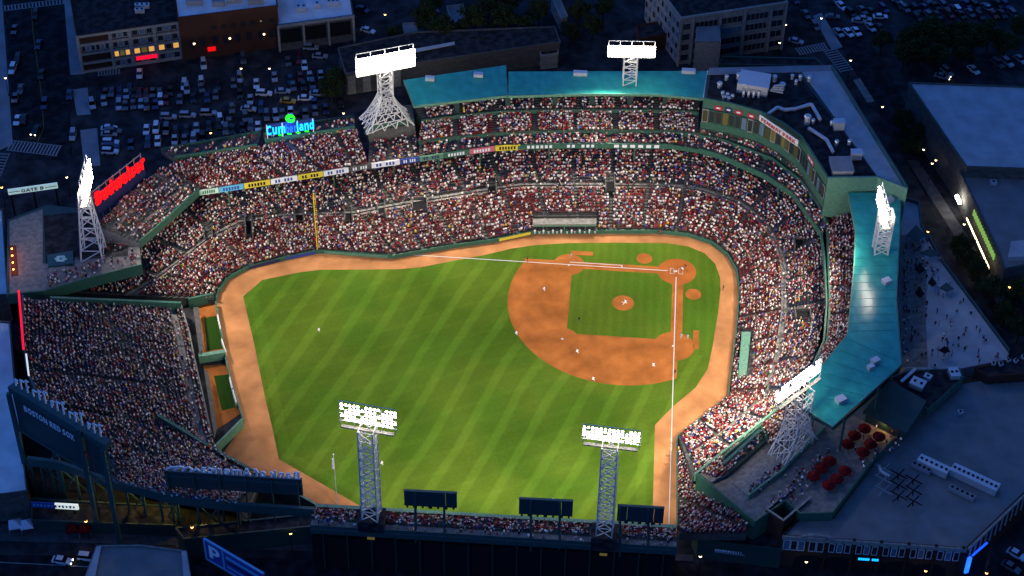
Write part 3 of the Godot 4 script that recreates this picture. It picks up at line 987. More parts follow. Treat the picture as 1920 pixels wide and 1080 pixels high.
func columns(parent: Node3D, line: Array, low: float, high: float, each: float, wide: float, material: Material) -> void:
	for i in line.size() - 1:
		var a: Vector3 = line[i]; var b: Vector3 = line[i + 1]
		var n := maxi(int(a.distance_to(b) / each + .5), 1)
		for k in n:
			var p := a.lerp(b, (k + .5) / n)
			var s := Shape.new()
			s.beam(Vector3(p.x, low, p.z), Vector3(p.x, high, p.z), wide)
			part("column", s, material, parent)
func shift(line: Array, d: Vector3) -> Array:
	var out := []
	for p in line: out.append(p + d)
	return out
const DECK_1B := [[785, 293], [860, 283], [940, 273], [1050, 270], [1180, 269], [1260, 271], [1310, 279]]
func build_bowl() -> void:
	var low := thing("grandstand", "great curved bank of packed lower seats round the infield", "grandstand")
	var front := pts(WALL_LINE.slice(1), 1.25)
	var back := pts([[1300, 895], [1400, 832], [1490, 745], [1533, 655], [1550, 570], [1547, 470], [1525, 415], [1490, 360], [1420, 310], [1330, 283], [1260, 274], [1120, 271], [960, 272], [860, 282], [760, 300], [660, 318], [600, 329], [480, 346], [375, 358], [330, 396], [262, 455], [180, 505], [92, 546]], 9.6)
	var mid := Vector3(-40, 0, 25)
	for k in front.size():
		var d: Vector3 = front[k] - mid
		d.y = 0
		front[k] += d.normalized() * .4
	var holes := [[647, 386, 661, 417], [709, 376, 723, 407], [774, 376, 802, 397], [914, 338, 931, 364], [1136, 333, 1153, 360], [384, 418, 399, 452], [461, 403, 474, 442], [554, 396, 570, 418], [1490, 450, 1520, 466], [1492, 585, 1520, 600], [1385, 618, 1410, 708], [998, 402, 1120, 434]]
	loft_stand(low, front, back, 27, {"zone": "bowl", "walks": [13, 14], "seat": 0, "seat_rows": 15, "seat_back": 1, "aisle": 9.6, "aisle_wide": 1.0, "holes": holes, "full": .83, "standing": .04})
	# stair openings: walled, with a black slab for the shade within
	for k in holes.size() - 2:
		var h: Array = holes[k]
		var s := Shape.new()
		var y := 5.6 if h[1] < 430 else 7.0
		if k < 3 or k > 4: y = 5.2
		if k >= 8: y = 7.6
		var q := pts([[h[0], h[3]], [h[2], h[3]], [h[2] - 2, h[1]], [h[0] - 2, h[1]]], y)
		band("stair_wall", low, [q[0], q[3], q[2], q[1]], -1.6, 1.3, .3, M["concrete_dark"])
		s.slab(shift(q, Vector3(0, .25, 0)), 1.2)
		part("dark_filled_stair", s, M["black"], low)
	# columns that carry the decks
	columns(low, pts([[375, 362], [480, 346], [560, 332], [690, 311], [785, 297], [860, 287], [940, 276], [1120, 274], [1260, 276]], 13.0), 5.0, 12.7, 17.0, .32, M["green"])
	columns(low, pts([[1330, 287], [1435, 332], [1487, 366], [1540, 444], [1547, 490], [1552, 570], [1547, 640]], 13.0), 5.0, 12.7, 15.0, .32, M["green"])
	# dugouts
	for d in [[[[999, 410], [1118, 410], [1118, 420], [999, 421]], 3.1, "pale roofed dugout with players along the first-base side"], [[[1391, 622], [1408, 622], [1399, 706], [1384, 706]], 3.0, "pale roofed dugout along the third-base side"]]:
		var o := thing("dugout", d[2], "dugout")
		var s := Shape.new()
		s.slab(pts(d[0], d[1]), .3)
		part("roof", s, M["concrete"] if d[1] > 3.05 else M["green_pale"], o)
		s = Shape.new()
		s.slab(shift(pts(d[0], d[1]), Vector3(0, -.31, 0)), 0, 2.35)
		part("fascia", s, M["green_pale"], o)
		var fr := pts([d[0][3], d[0][2]], d[1])
		var bk := pts([d[0][0], d[0][1]], d[1])
		if d[1] < 3.05:
			fr = pts([d[0][0], d[0][3]], d[1]); bk = pts([d[0][1], d[0][2]], d[1])
		band("back_wall", o, bk, -d[1], -.75, .3, M["green_dark"])
		columns(o, fr, 0, 2.35, 5.0, .2, M["green_pale"])
		var n := 14
		for k in n:
			var p: Vector3 = fr[0].lerp(fr[1], (k + .3 + rng.randf() * .4) / n)
			p.y = .05
			var t := facing(p + Vector3(rng.randf_range(-.2, .2), 0, .3), FIELD_MID - p)
			var m := MeshInstance3D.new()
			m.name = numbered("person")
			var key := "dug%d" % (k % 2)
			if not people_mesh.has(key): people_mesh[key] = dressed(net_of("standing", .07), {"shirt": Color(.8, .8, .79) if k % 2 == 0 else Color(.02, .025, .07), "pants": Color(.8, .8, .79), "cap": Color(.012, .016, .06), "sleeve": Color(.4, .25, .18), "skin": Color(.5, .3, .2), "shoe": Color(.02, .02, .02)})
			m.mesh = people_mesh[key]
			m.material_override = M["person"]
			m.transform = t
			add_child(m)
			var what := "white uniform" if k % 2 == 0 else "navy jacket"
			var side := "first-base" if d[1] > 3.05 else "third-base"
			tag(m, "player in %s standing at the rail of the %s dugout" % [what, side], "person", "players in %s at the %s dugout" % [what, side])
func build_decks() -> void:
	# right-field roof seats
	var rf := thing("roof_stand", "open upper stand with red seats above the right-field ad boards", "grandstand")
	var f := pts([[262, 457], [318, 409], [373, 358], [480, 342], [560, 329], [640, 317], [690, 308]], 14.3)
	var b := pts([[180, 424], [236, 368], [305, 314], [400, 290], [482, 278], [575, 258], [668, 244]], 18.0)
	loft_stand(rf, f.slice(2), b.slice(2), 13, {"zone": "roof", "seat": 0, "aisle": 10.5, "aisle_wide": 1.3, "full": .88, "base": 13.0, "standing": .08})
	loft_stand(rf, f.slice(0, 3), b.slice(0, 3), 11, {"zone": "roof", "seat": 2, "aisle": 7.0, "aisle_wide": 1.3, "full": .85, "base": 13.0, "standing": .12, "mat": "concrete", "walks": [3, 7], "walk_folk": .4})
	band("rail", rf, shift([f[0], f[1], f[2]], Vector3.ZERO), -1.4, 1.0, .35, M["green"])
	var rear := thing("roof_terrace", "grey standing terrace with green front behind the right-field roof seats", "terrace")
	for seg in [[[[328, 299], [482, 276], [490, 250], [302, 284]], 18.4], [[[497, 267], [666, 242], [662, 222], [492, 246]], 18.4]]:
		var s := Shape.new()
		s.slab(pts(seg[0], seg[1]), 1.0)
		part("floor", s, M["concrete_dark"], rear)
		band("front_panel", rear, pts([seg[0][0], seg[0][1]], seg[1]), -1.2, 1.15, .3, M["green"])
		band("back_rail", rear, pts([seg[0][3], seg[0][2]], seg[1]), 0, 1.1, .15, M["teal_steel"])
		for k in 46 if seg[0][0][0] < 400 else 60:
			var u := rng.randf(); var w := rng.randf_range(.1, .75)
			var q: Array = seg[0]
			var p := at(lerpf(lerpf(q[0][0], q[1][0], u), lerpf(q[3][0], q[2][0], u), w), lerpf(lerpf(q[0][1], q[1][1], u), lerpf(q[3][1], q[2][1], u), w), 18.42)
			take("roof", p, FIELD_MID - p, {"standing": .7})
		columns(rear, pts([seg[0][3], seg[0][2]], seg[1]), 0.0, seg[1] - 1.0, 14.0, .5, M["teal_steel"])
	# the bay under the light tower
	var bay := thing("tower_bay", "walled platform with dark seats in front that carries a light tower", "platform")
	loft_stand(bay, pts([[690, 308], [785, 295]], 14.3), pts([[692, 264], [779, 251]], 16.2), 8, {"zone": "roof", "seat": 1, "full": .6, "aisle": 5.2, "aisle_wide": 1.1, "base": 13.0})
	var s := Shape.new()
	s.slab(pts([[691, 246], [778, 233], [772, 196], [682, 210]], 19.9), 0, 13.0)
	part("base_block", s, M["concrete_dark"], bay)
	band("parapet", bay, pts([[684, 240], [776, 226]], 20.6), -2.0, .6, .4, M["green"])
	# ad boards along the front of the decks
	var ads := thing("advert_band", "strip of bright advertising panels along the front of the upper deck", "advertising boards")
	var front := [[373, 360], [480, 344], [560, 331], [640, 319], [690, 310], [785, 297], [860, 286], [940, 275], [1050, 272], [1180, 271], [1262, 273]]
	var cuts := [[373, 410, "sign_mint"], [410, 457, "sign_cyan"], [457, 507, "sign_yellow"], [507, 558, "sign_white"], [558, 606, "sign_yellow"], [606, 654, "sign_white"], [654, 696, "concrete_dark"], [696, 750, "sign_white"], [750, 786, "sign_blue"], [786, 832, "green_pale"], [832, 880, "green"], [880, 928, "sign_pink"], [928, 976, "sign_yellow"], [976, 1050, "green"], [1050, 1130, "teal_steel"], [1130, 1262, "green"]]
	for c in cuts:
		var l := []
		for x in [c[0] + .6, c[1] - .6]:
			for k in front.size() - 1:
				if x >= front[k][0] and x <= front[k + 1][0]:
					l.append(at(x, lerpf(front[k][1], front[k + 1][1], (x - front[k][0]) / (front[k + 1][0] - front[k][0])), 14.0))
		if l.size() < 2: continue
		band("advert_panel", ads, l, -1.1, .55, .3, M[c[2]])
		var ink: String = {"sign_white": "sign_blue", "sign_cyan": "sign_blue", "sign_yellow": "black", "sign_blue": "sign_white", "sign_pink": "sign_white", "sign_mint": "green", "green_pale": "sign_navy"}.get(c[2], "sign_white")
		for k in 6 if l[0].distance_to(l[1]) > 4.0 else 0:
			if k == 2 and c[0] % 3 == 0: continue
			var a: Vector3 = l[0].lerp(l[1], .16 + k * .115); var e: Vector3 = l[0].lerp(l[1], .16 + k * .115 + .07)
			var nrm := Vector3(-(e - a).z, 0, (e - a).x).normalized()
			if nrm.z < 0: nrm = -nrm
			band("print", ads, [a + nrm * .17, e + nrm * .17], -.75, .2, .03, M[ink])
	# first-base pavilion
	var pv := thing("covered_pavilion", "three-tiered covered stand above first base", "grandstand")
	var a0 := pts(DECK_1B, 14.3)
	var a1 := pts([[785, 272], [860, 263], [940, 256], [1050, 252], [1180, 252], [1260, 252], [1310, 258]], 15.2)
	loft_stand(pv, a0, a1, 4, {"zone": "roof", "seat": 1, "full": .62, "aisle": 10.0, "base": 13.0})
	band("front_panel", pv, a0, -1.3, -.02, .5, M["green"])
	band("front_panel", pv, a1, -.2, 1.6, .4, M["green"])
	var b0 := pts([[785, 266], [860, 257], [940, 250], [1050, 246], [1180, 246], [1260, 246], [1310, 252]], 16.5)
	var b1 := pts([[790, 231], [860, 222], [940, 214], [1050, 211], [1180, 211], [1260, 212], [1310, 216]], 18.9)
	loft_stand(pv, b0, b1, 8, {"zone": "roof", "seat": 0, "full": .93, "aisle": 10.6, "aisle_wide": 1.5, "base": 15.0, "shift": 2.0})
	band("front_panel", pv, b1, 0, 1.25, .4, M["green"])
	var c0 := pts([[790, 225], [860, 216], [940, 208], [1050, 206], [1180, 206], [1260, 207], [1310, 210]], 20.0)
	var c1 := pts([[778, 192], [860, 183], [955, 173], [1050, 172], [1180, 171], [1260, 173], [1316, 180]], 22.0)
	loft_stand(pv, c0, c1, 7, {"zone": "roof", "seat": 1, "full": .75, "aisle": 10.4, "aisle_wide": 1.6, "base": 18.5})
	band("back_wall", pv, c1, -22.0, 4.0, .4, M["green_dark"])
	for x in [[857, 211], [952, 203], [1040, 201], [1110, 200], [1180, 200], [1246, 201]]:
		var p := at(x[0], x[1], 20.0)
		s = Shape.new()
		s.block(Vector3(p.x, 22.9, p.z), Vector3(1.3, 5.8, .9))
		part("column", s, M["green_dark"], pv)
	var r1 := thing("pavilion_roof", "teal metal roof over the first-base pavilion carrying a light tower", "roof")
	s = Shape.new()
	var lf := pts([[757, 150], [949, 122], [952, 179], [776, 199]], 26.2)
	s.slab(lf, .5)
	part("roof_sheet", s, M["roof_teal"], r1)
	s = Shape.new()
	var rt := pts([[953.5, 134], [1327, 133], [1319, 185], [1232, 177], [1110, 176], [953.5, 180]], 26.4)
	s.slab(rt, .5)
	part("roof_sheet", s, M["roof_teal"], r1)
	band("gutter", r1, [lf[3], lf[2]], -.6, .12, .25, M["green_pale"])
	band("gutter", r1, [rt[5], rt[4], rt[3], rt[2]], -.6, .12, .25, M["green_pale"])
	band("verge", r1, [lf[0], lf[3]], -.6, .12, .25, M["green_pale"])
	band("verge", r1, [rt[1], rt[2]], -.6, .3, .3, M["white_paint"])
	for k in range(1, 13): seam(r1, at(lerpf(757, 949, k / 13.0), lerpf(150, 122, k / 13.0), 26.2), at(lerpf(776, 952, k / 13.0), lerpf(199, 179, k / 13.0), 26.2))
	for k in range(1, 26):
		var x := lerpf(954, 1324, k / 26.0)
		var yf := 180.0 - 4.0 * minf((x - 954) / 156.0, 1.0) if x < 1232 else lerpf(177, 185, (x - 1232) / 87.0)
		seam(r1, at(x, 134, 26.4), at(x - 2.0 * (x - 954) / 370.0, yf, 26.4))
	for v in [[806, 150], [897, 143], [1088, 140], [1291, 136]]:
		s = Shape.new()
		var p := at(v[0], v[1], 26.4)
		s.block(p + Vector3(0, .5, 0), Vector3(2.4 if v[0] < 1000 else 3.6, 1.0, 1.3))
		part("roof_vent", s, M["duct"], r1)
	# deck that curves round behind home plate to the third-base side
	var hp := thing("curved_deck", "narrow curved upper decks of seats below the press box", "grandstand")
	var d0 := pts([[1310, 279], [1350, 290], [1435, 328], [1487, 362], [1520, 408], [1542, 440]], 14.3)
	var d1 := pts([[1310, 258], [1357, 268], [1447, 302], [1502, 344], [1534, 388], [1550, 424]], 15.6)
	loft_stand(hp, d0, d1, 4, {"zone": "roof", "seat": 1, "full": .8, "aisle": 9.0, "base": 13.0})
	band("front_panel", hp, d0, -1.3, .35, .45, M["green"])
	band("front_panel", hp, d1, -.2, 1.3, .4, M["green"])
	var e0 := pts([[1310, 252], [1360, 261], [1452, 295], [1508, 337], [1540, 381]], 16.7)
	var e1 := pts([[1313, 234], [1373, 243], [1446, 268], [1502, 313], [1546, 381]], 19.4)
	loft_stand(hp, e0, e1, 4, {"zone": "roof", "seat": 2, "full": .7, "aisle": 9.0, "base": 15.0})
	band("front_panel", hp, e1, -.3, 1.2, .4, M["green"])
	# third-base pavilion
	var tb := thing("open_pavilion", "long upper stand of red seats beside the teal third-base roof", "grandstand")
	var g0 := pts([[1546, 398], [1552, 440], [1553, 490], [1556, 570], [1551, 640], [1528, 688]], 15.0)
	var g1 := pts([[1606, 388], [1616, 440], [1614, 500], [1609, 560], [1602, 630], [1560, 690]], 18.2)
	loft_stand(tb, g0, g1, 10, {"zone": "roof", "seat": 0, "full": .93, "aisle": 9.5, "base": 13.0})
	band("front_panel", tb, g0, -1.6, .7, .5, M["green"])
	band("walkway_rail", tb, pts([[1540, 440], [1546, 490], [1550, 570], [1545, 640], [1522, 690]], 14.3), -1.2, .6, .4, M["green"])
	band("back_wall", tb, shift(g1, Vector3(.4, 0, 0)), -18.0, 6.4, .4, M["green_dark"])
	var r3 := thing("pavilion_roof", "long teal metal roof with a pale shine over the third-base stand", "roof")
	var ro := pts([[1590, 361], [1690, 361], [1686, 460], [1681, 560], [1691, 684], [1561, 801], [1508, 768], [1517, 705], [1545, 681], [1589, 626], [1596, 560], [1601, 500], [1604, 432]], 25.0)
	s = Shape.new()
	s.slab(ro, .5)
	part("roof_sheet", s, M["roof_teal"], r3)
	band("gutter", r3, [ro[6], ro[7], ro[8], ro[9], ro[10], ro[11], ro[12], ro[0]], -.6, .1, .25, M["green_pale"])
	band("verge", r3, [ro[4], ro[5], ro[6]], -.6, .15, .25, M["teal_steel"])
	band("verge", r3, [ro[1], ro[2], ro[3], ro[4]], -.6, .15, .3, M["teal_steel"])
	for k in 17:
		var y := 378.0 + k * 15.2
		var xl := lerpf(1592, 1604, (y - 362) / 70.0) if y < 432 else (lerpf(1604, 1596, (y - 432) / 128.0) if y < 560 else lerpf(1596, 1589, (y - 560) / 66.0))
		seam(r3, at(xl + 1.0, y, 25.0), at((1690 if y < 470 else lerpf(1686, 1681, (y - 470) / 90.0)) - 2.0, y - 2.0, 25.0))
	for k in 6: seam(r3, at(lerpf(1586, 1512, k / 5.0), lerpf(634, 740, k / 5.0), 25.0), at(lerpf(1682, 1604, k / 5.0), lerpf(676, 758, k / 5.0), 25.0))
	for v in [[1641, 679, 1.8], [1632, 691, 1.5], [1576, 752, 2.2], [1662, 530, 2.0], [1666, 378, 2.2]]:
		s = Shape.new()
		var p := at(v[0], v[1], 25.0)
		s.block(p + Vector3(0, .5, 0), Vector3(v[2], 1.0, v[2] * .8), .6)
		part("roof_vent", s, M["duct"], r3)
	columns(r3, shift([ro[6], ro[8], ro[9], ro[11], ro[12]], Vector3(1.0, 0, 0)), 12.0, 24.4, 11.0, .35, M["green"])
	columns(r3, shift([ro[1], ro[3], ro[4], ro[5]], Vector3(-.8, 0, -.4)), 0.0, 24.4, 11.0, .5, M["teal_steel"])

func build_press_box() -> void:
	var pb := thing("press_box", "green fronted press box block with rooftop plant above home plate", "building")
	var top := 29.0
	var front := pts([[1319, 185], [1370, 194], [1428, 210], [1470, 232], [1502, 256], [1516, 276], [1552, 333]], top)
	var rest := pts([[1645, 331], [1700, 352], [1560, 124], [1500, 128], [1326, 134]], top)
	var all := front + rest
	var s := Shape.new()
	var low := shift(all, Vector3(0, -1.2, 0))
	s.slab(low, 0, 19.0)
	part("body", s, M["green_dark"], pb)
	s = Shape.new()
	s.slab(pts([[1645, 331], [1700, 352], [1560, 124], [1500, 128], [1326, 134]], 19.0) + pts([[1319, 185], [1552, 333]], 19.0), 0, 0.0)
	part("lower_block", s, M["green_dark"], pb)
	band("parapet", pb, front, -2.6, .25, .5, M["green"])
	s = Shape.new()
	s.slab(pts([[1500, 129], [1559, 126], [1697, 351], [1646, 331]], top - .9), .25)
	part("roof_strip", s, M["roof_grey"], pb)
	s = Shape.new()
	s.slab(pts([[1330, 127], [1560, 122], [1557, 133], [1328, 139]], top - .85), .25)
	part("roof_strip", s, M["roof_mid"], pb)
	s = Shape.new()
	s.slab(pts([[1325, 186], [1372, 196], [1429, 213], [1470, 236], [1500, 259], [1513, 277], [1548, 329], [1642, 329], [1499, 140], [1332, 140]], top - 1.1), .09)
	part("roof_deck", s, M["roof_dark"], pb)
	band("edge_trim", pb, pts([[1560, 123], [1701, 352]], top), -1.2, .3, .5, M["teal_steel"])
	# pale green end wall
	band("end_wall", pb, pts([[1552, 334], [1646, 332], [1702, 354]], top), -12.5, .2, .6, M["green_pale"])
	# glass front with lit rooms behind it, in bays
	for i in front.size() - 1:
		var a: Vector3 = front[i]; var b: Vector3 = front[i + 1]
		var n := maxi(int(a.distance_to(b) / 1.5), 1)
		var out := Vector3(-(b - a).z, 0, (b - a).x).normalized()
		if out.dot(FIELD_MID - a) < 0: out = -out
		for k in n:
			var p := a.lerp(b, (k + .06) / n) + out * .28; var q := a.lerp(b, (k + .94) / n) + out * .28
			var w := band("window", pb, [p, q], -7.2, -3.0, .12, M["green"] if (k + i) % 4 else M["frame"])
			band("pane", w, [p.lerp(q, .08) + out * .08, p.lerp(q, .92) + out * .08], -6.9, -3.3, .06, [M["window_booth"], M["pane_dark"], M["window_dim"], M["pane_dark"], M["window_booth"], M["pane_dark"], M["pane_blue"]][(k * 5 + i * 3 + k / 3) % 7])
		band("sill_wall", pb, [a + out * .1, b + out * .1], -9.3, -7.3, .4, M["green"])
	for sg in [[1347, 206, "sign_red"], [1368, 212, "sign_navy"], [1387, 216, "sign_red"], [1411, 224, "sign_red"], [1430, 231, "sign_red"], [1445, 240, "sign_red"], [1520, 299, "sign_pink"], [1525, 311, "sign_pink"]]:
		var best := 9e9
		var spot := Vector3.ZERO
		var dir := Vector3.RIGHT
		for i in front.size() - 1:
			for k in 24:
				var p: Vector3 = front[i].lerp(front[i + 1], k / 24.0) + Vector3(0, -1.5, 0)
				var d := absf(pixel_of(p).x - sg[0])
				if d < best: best = d; spot = p; dir = (front[i + 1] - front[i]).normalized()
		var out := Vector3(-dir.z, 0, dir.x)
		if out.dot(FIELD_MID - spot) < 0: out = -out
		band("sign_panel", pb, [spot - dir * 1.0 + out * .34, spot + dir * 1.0 + out * .34], -1.1, .3, .1, M[sg[2]])
		band("sign_print", pb, [spot - dir * .5 + out * .42, spot + dir * .5 + out * .42], -.6, -.15, .04, M["sign_white"])
	# long white name board
	var nb := thing("name_board", "long white board with red lettering on the press box front", "sign")
	var p0 := at(1428, 214, 29.6); var p1 := at(1500, 263, 29.6)
	var d := (p1 - p0).normalized()
	var o := Vector3(-d.z, 0, d.x)
	if o.dot(FIELD_MID - p0) < 0: o = -o
	p0 += o * .6; p1 += o * .6
	band("board", nb, [p0, p1], -1.7, .2, .2, M["white_paint"])
	letters("lettering", "FENWAY PARK", nb, p0.lerp(p1, .06) + o * .2 + Vector3(0, -1.3, 0), p0.lerp(p1, .94) + o * .2 + Vector3(0, -1.3, 0), 1.05, M["sign_red"], .1)
	# window in the end wall
	var w0 := at(1551, 374, 21.2); var w1 := at(1573, 374, 21.2)
	var we := band("window", pb, [w0 + Vector3(0, 0, .2), w1 + Vector3(0, 0, .2)], -1.5, 2.0, .5, M["frame"])
	band("pane", we, [w0 + Vector3(.2, 0, .4), w1 + Vector3(-.2, 0, .4)], -1.2, 1.7, .3, M["window_dim"])
	# rooftop plant
	var y := top - 1.0
	var big := thing("air_handling_unit", "large pale air handling unit with sloping roof on the press box", "air unit")
	s = Shape.new()
	var c := at(1412, 168, y)
	s.block(c + Vector3(0, 1.5, 0), Vector3(8.0, 3.0, 4.6), -.18)
	part("casing", s, M["duct"], big)
	s = Shape.new()
	s.slab([c + Vector3(-4.2, 3.4, 2.3), c + Vector3(3.7, 3.4, 3.6), c + Vector3(4.4, 4.0, -1.8), c + Vector3(-3.4, 4.0, -3.2)], .4)
	part("top", s, M["duct"], big)
	s = Shape.new()
	for k in 4: s.block(c + Vector3(-2.6 + k * 1.3, 1.0, 3.3), Vector3(.5, 2.0, .5))
	part("fan_cowl", s, M["white_paint"], big)
	s = Shape.new()
	for k in 4: s.beam(c + Vector3(4.2 + k * .3, 1.2 + k * .5, 1.5), c + Vector3(7.6, 1.2 + k * .5, 2.2 - k * .5), .35)
	part("pipework", s, M["duct"], big)
	for u in [[1349, 164, 1.2, 1.4], [1385, 148, 1.3, 1.5], [1362, 150, 1.0, 1.2], [1452, 152, 1.2, 1.5], [1466, 168, 1.5, 1.8], [1500, 150, 1.0, 1.3], [1517, 152, 1.1, 1.3], [1485, 148, .9, 1.1], [1492, 158, .8, 1.1], [1355, 178, .9, .8], [1364, 181, .9, .8], [1373, 184, .9, .8], [1357, 186, .9, .8], [1366, 188, .9, .8], [1513, 232, 1.6, 2.4], [1559, 235, .9, 1.1], [1524, 231, .9, 1.0], [1568, 272, 1.0, 1.2], [1592, 271, 1.0, 1.2]]:
		var q := at(u[0], u[1], y)
		s = Shape.new()
		s.tube(q, q + Vector3(0, u[3], 0), u[2] * .5, u[2] * .42, 8)
		s.tube(q + Vector3(0, u[3], 0), q + Vector3(0, u[3] + .3, 0), u[2] * .62, u[2] * .5, 8)
		single("roof_fan", s, M["duct"], "small pale mushroom vent on the dark press box roof", "vent", "mushroom vents on the press box roof")
	for u in [[1577, 325, 1533, 286, 5.2, 1.6, "flat grey plant room at the end of the press box roof"], [1572, 245, 1560, 240, 2.6, 2.4, "upright pale cabinet on the dark press box roof"], [1605, 300, 1595, 294, 2.6, 2.0, "pale cabinet beside the blue roof strip"]]:
		var q := at(u[0], u[1], y)
		s = Shape.new()
		s.block(q + Vector3(0, u[5] / 2, -u[4] * .3), Vector3(u[4], u[5], u[4] * (1.1 if u[4] > 4 else .7)), .12)
		var o2 := thing("rooftop_cabinet", u[6], "plant cabinet")
		part("casing", s, M["roof_mid"] if u[4] > 4 else M["duct"], o2)
		s = Shape.new()
		s.block(q + Vector3(0, u[5] + .1, -u[4] * .3), Vector3(u[4] + .3, .2, u[4] * (1.1 if u[4] > 4 else .7) + .3), .12)
		part("lid", s, M["roof_mid"] if u[4] > 4 else M["duct"], o2)
	for l in [[[1470, 206], [1492, 204], [1521, 195], [1538, 224]], [[1516, 240], [1550, 262], [1562, 285]], [[1440, 214], [1458, 201], [1470, 206]]]:
		var line := pts(l, y + .7)
		s = Shape.new()
		for k in line.size() - 1: s.beam(line[k], line[k + 1], .7, .6)
		for q in line: s.beam(Vector3(q.x, y, q.z), q, .2)
		single("air_duct", s, M["duct"], "pale kinked air duct running over the dark press box roof", "duct", "kinked air ducts on the press box roof")

func seam(parent: Node3D, a: Vector3, b: Vector3) -> void:
	var s := Shape.new()
	s.beam(a + Vector3(0, .03, 0), b + Vector3(0, .03, 0), .09, .08)
	part("seam", s, M["roof_teal"], parent)
func build_bleachers() -> void:
	var bl := thing("bleachers", "huge open bleacher bank packed with people behind the bullpens", "bleachers")
	var f := pts([[340, 575], [355, 625], [366, 680], [380, 740], [396, 815]], 3.4)
	var b := pts([[44, 560], [44, 610], [46, 655], [52, 700], [72, 745]], 15.0)
	f += pts([[408, 846], [432, 862], [462, 880], [492, 895]], 5.4)
	b += pts([[112, 852], [215, 905], [318, 932], [442, 948]], 13.4)
	loft_stand(bl, f, b, 44, {"zone": "bleachers", "seat": 3, "aisle": 13.5, "aisle_wide": .7, "full": .78, "walks": [2, 3], "standing": .05, "back_base": 11.2})
	band("front_wall", bl, [f[0], f[1], f[2], f[3], f[4]], -3.2, .7, .35, M["concrete"])
	band("front_wall", bl, [f[5], f[6], f[7], f[8]], -5.0, .6, .35, M["green_dark"])
	band("back_rail", bl, [b[0], b[1], b[2], b[3], b[4]], 0, 1.3, .3, M["teal_steel"])
	# stairway walls crossing the bank
	for l in [[[296, 782], [402, 846], [470, 884]], [[95, 562], [340, 572]]]:
		var w := thing("stand_divider", "dark green walled gangway crossing the bleacher bank" if l[0][0] == 296 else "dark green wall between the grandstand and the bleachers", "wall")
		var h := [8.2, 5.4, 6.6] if l[0][0] == 296 else [13.6, 5.2]
		var run := []
		for k in l.size(): run.append(at(l[k][0], l[k][1], h[k]))
		band("wall_panel", w, run, -3.0, .9, .7, M["green"])
	for q in [[1050 / 4.0 + 0, 618, 45], [275, 687, 30], [285, 757, 34]]:
		var p := at(q[0], q[1], 6.0)
		var s := Shape.new()
		s.block(p + Vector3(0, .3, 0), Vector3(q[2] * .1, 1.6, 1.4))
		var o := thing("dark_filled_stair", "green walled stair opening among the bleacher seats", "stairway", Vector3.ZERO, 0, "stair openings in the bleachers")
		part("surround", s, M["green"], o)
		s = Shape.new()
		s.block(p + Vector3(0, 1.14, 0), Vector3(q[2] * .1 - .5, .1, .9))
		part("opening", s, M["black"], o)  # black plate on the solid block stands for shade down the stairs
	# rear edge: girder and trusses under the bleachers, seen from the street
	var g := thing("bleacher_frame", "dark teal girders and slanting struts under the back of the bleachers", "steel frame")
	var edge := pts([[52, 862], [112, 870], [215, 906], [318, 931], [442, 948], [590, 958]], 13.2)
	band("girder", g, edge, -1.6, .9, .8, M["teal_steel"])
	for k in 14:
		var u := k / 13.0 * 4.0
		var i := mini(int(u), 3)
		var p: Vector3 = edge[i].lerp(edge[i + 1], u - i) + Vector3(.2, -2.2, -.6)
		var s := Shape.new()
		s.beam(p, Vector3(p.x, 0, p.z), .45)
		part("strut", s, M["teal_steel"], g)
		s = Shape.new()
		s.beam(p, Vector3(p.x + (4.0 if k % 2 else -4.0), 1.5, p.z - 2.5), .3)
		part("brace", s, M["teal_steel"], g)
	var con := Shape.new()
	con.slab(shift([edge[0], edge[1], edge[2], edge[3], edge[4]], Vector3(1.0, -7.2, -5.0)) + [edge[4] + Vector3(2, -7.2, -11), edge[2] + Vector3(2, -7.2, -12), edge[0] + Vector3(4, -7.2, -10)], .4)
	single("concourse_floor", con, M["concrete"], "pale concourse floor lit under the bleacher frame", "floor")
	for q in [[1, .5], [2, .2], [2, .8], [3, .4]]:
		var p: Vector3 = edge[q[0]].lerp(edge[q[0] + 1], q[1]) + Vector3(0, -3.4, -3.0)
		lamp_ball(p, "pale bulb hanging under the back of the bleachers", "bulbs under the bleachers", "lamp_pale", .2, Color(1, .84, .42), 24.0)
	# the big video board, seen from behind
	var sb := thing("video_board", "huge dark board on steel posts with white letters along its top edge", "scoreboard")
	var l := at(16, 716, 33.0); var r := at(206, 830, 33.0)
	var d := (r - l).normalized()
	var back := Vector3(-d.z, 0, d.x)
	if back.dot(EYE - l) < 0: back = -back
	var s := Shape.new()
	band("screen_back", sb, [l.lerp(r, .05), l.lerp(r, .72)], -13.0, -2.2, 1.6, M["board_back"])
	band("top_box", sb, [l.lerp(r, .02), l.lerp(r, .98)], -2.1, -.4, 1.9, M["teal_steel"])
	band("side_panel", sb, [l.lerp(r, .76), l.lerp(r, .94)], -12.0, -2.2, 1.2, M["board_back"])
	for k in [.03, .3, .74, .96]:
		var p := l.lerp(r, k) + back * (1.3 if k > .7 or k < .1 else -1.3)
		s = Shape.new()
		s.beam(Vector3(p.x, 0.0, p.z), Vector3(p.x, 31.0 if k != .74 else 33.5, p.z), .9)
		part("post", s, M["teal_steel"], sb)
	for k in 6:
		var p := l.lerp(r, .955) + Vector3(0, -3.0 - k * 1.7, 0) + back * .8
		s = Shape.new()
		s.beam(p, p + d * 2.4, .28)
		part("ladder_rung", s, M["teal_steel"], sb)
	s = Shape.new()
	s.beam(l.lerp(r, .03) + Vector3(0, -13.4, 0) + back * .9, l.lerp(r, .96) + Vector3(0, -13.4, 0) + back * .9, .5)
	part("walkway", s, M["teal_steel"], sb)
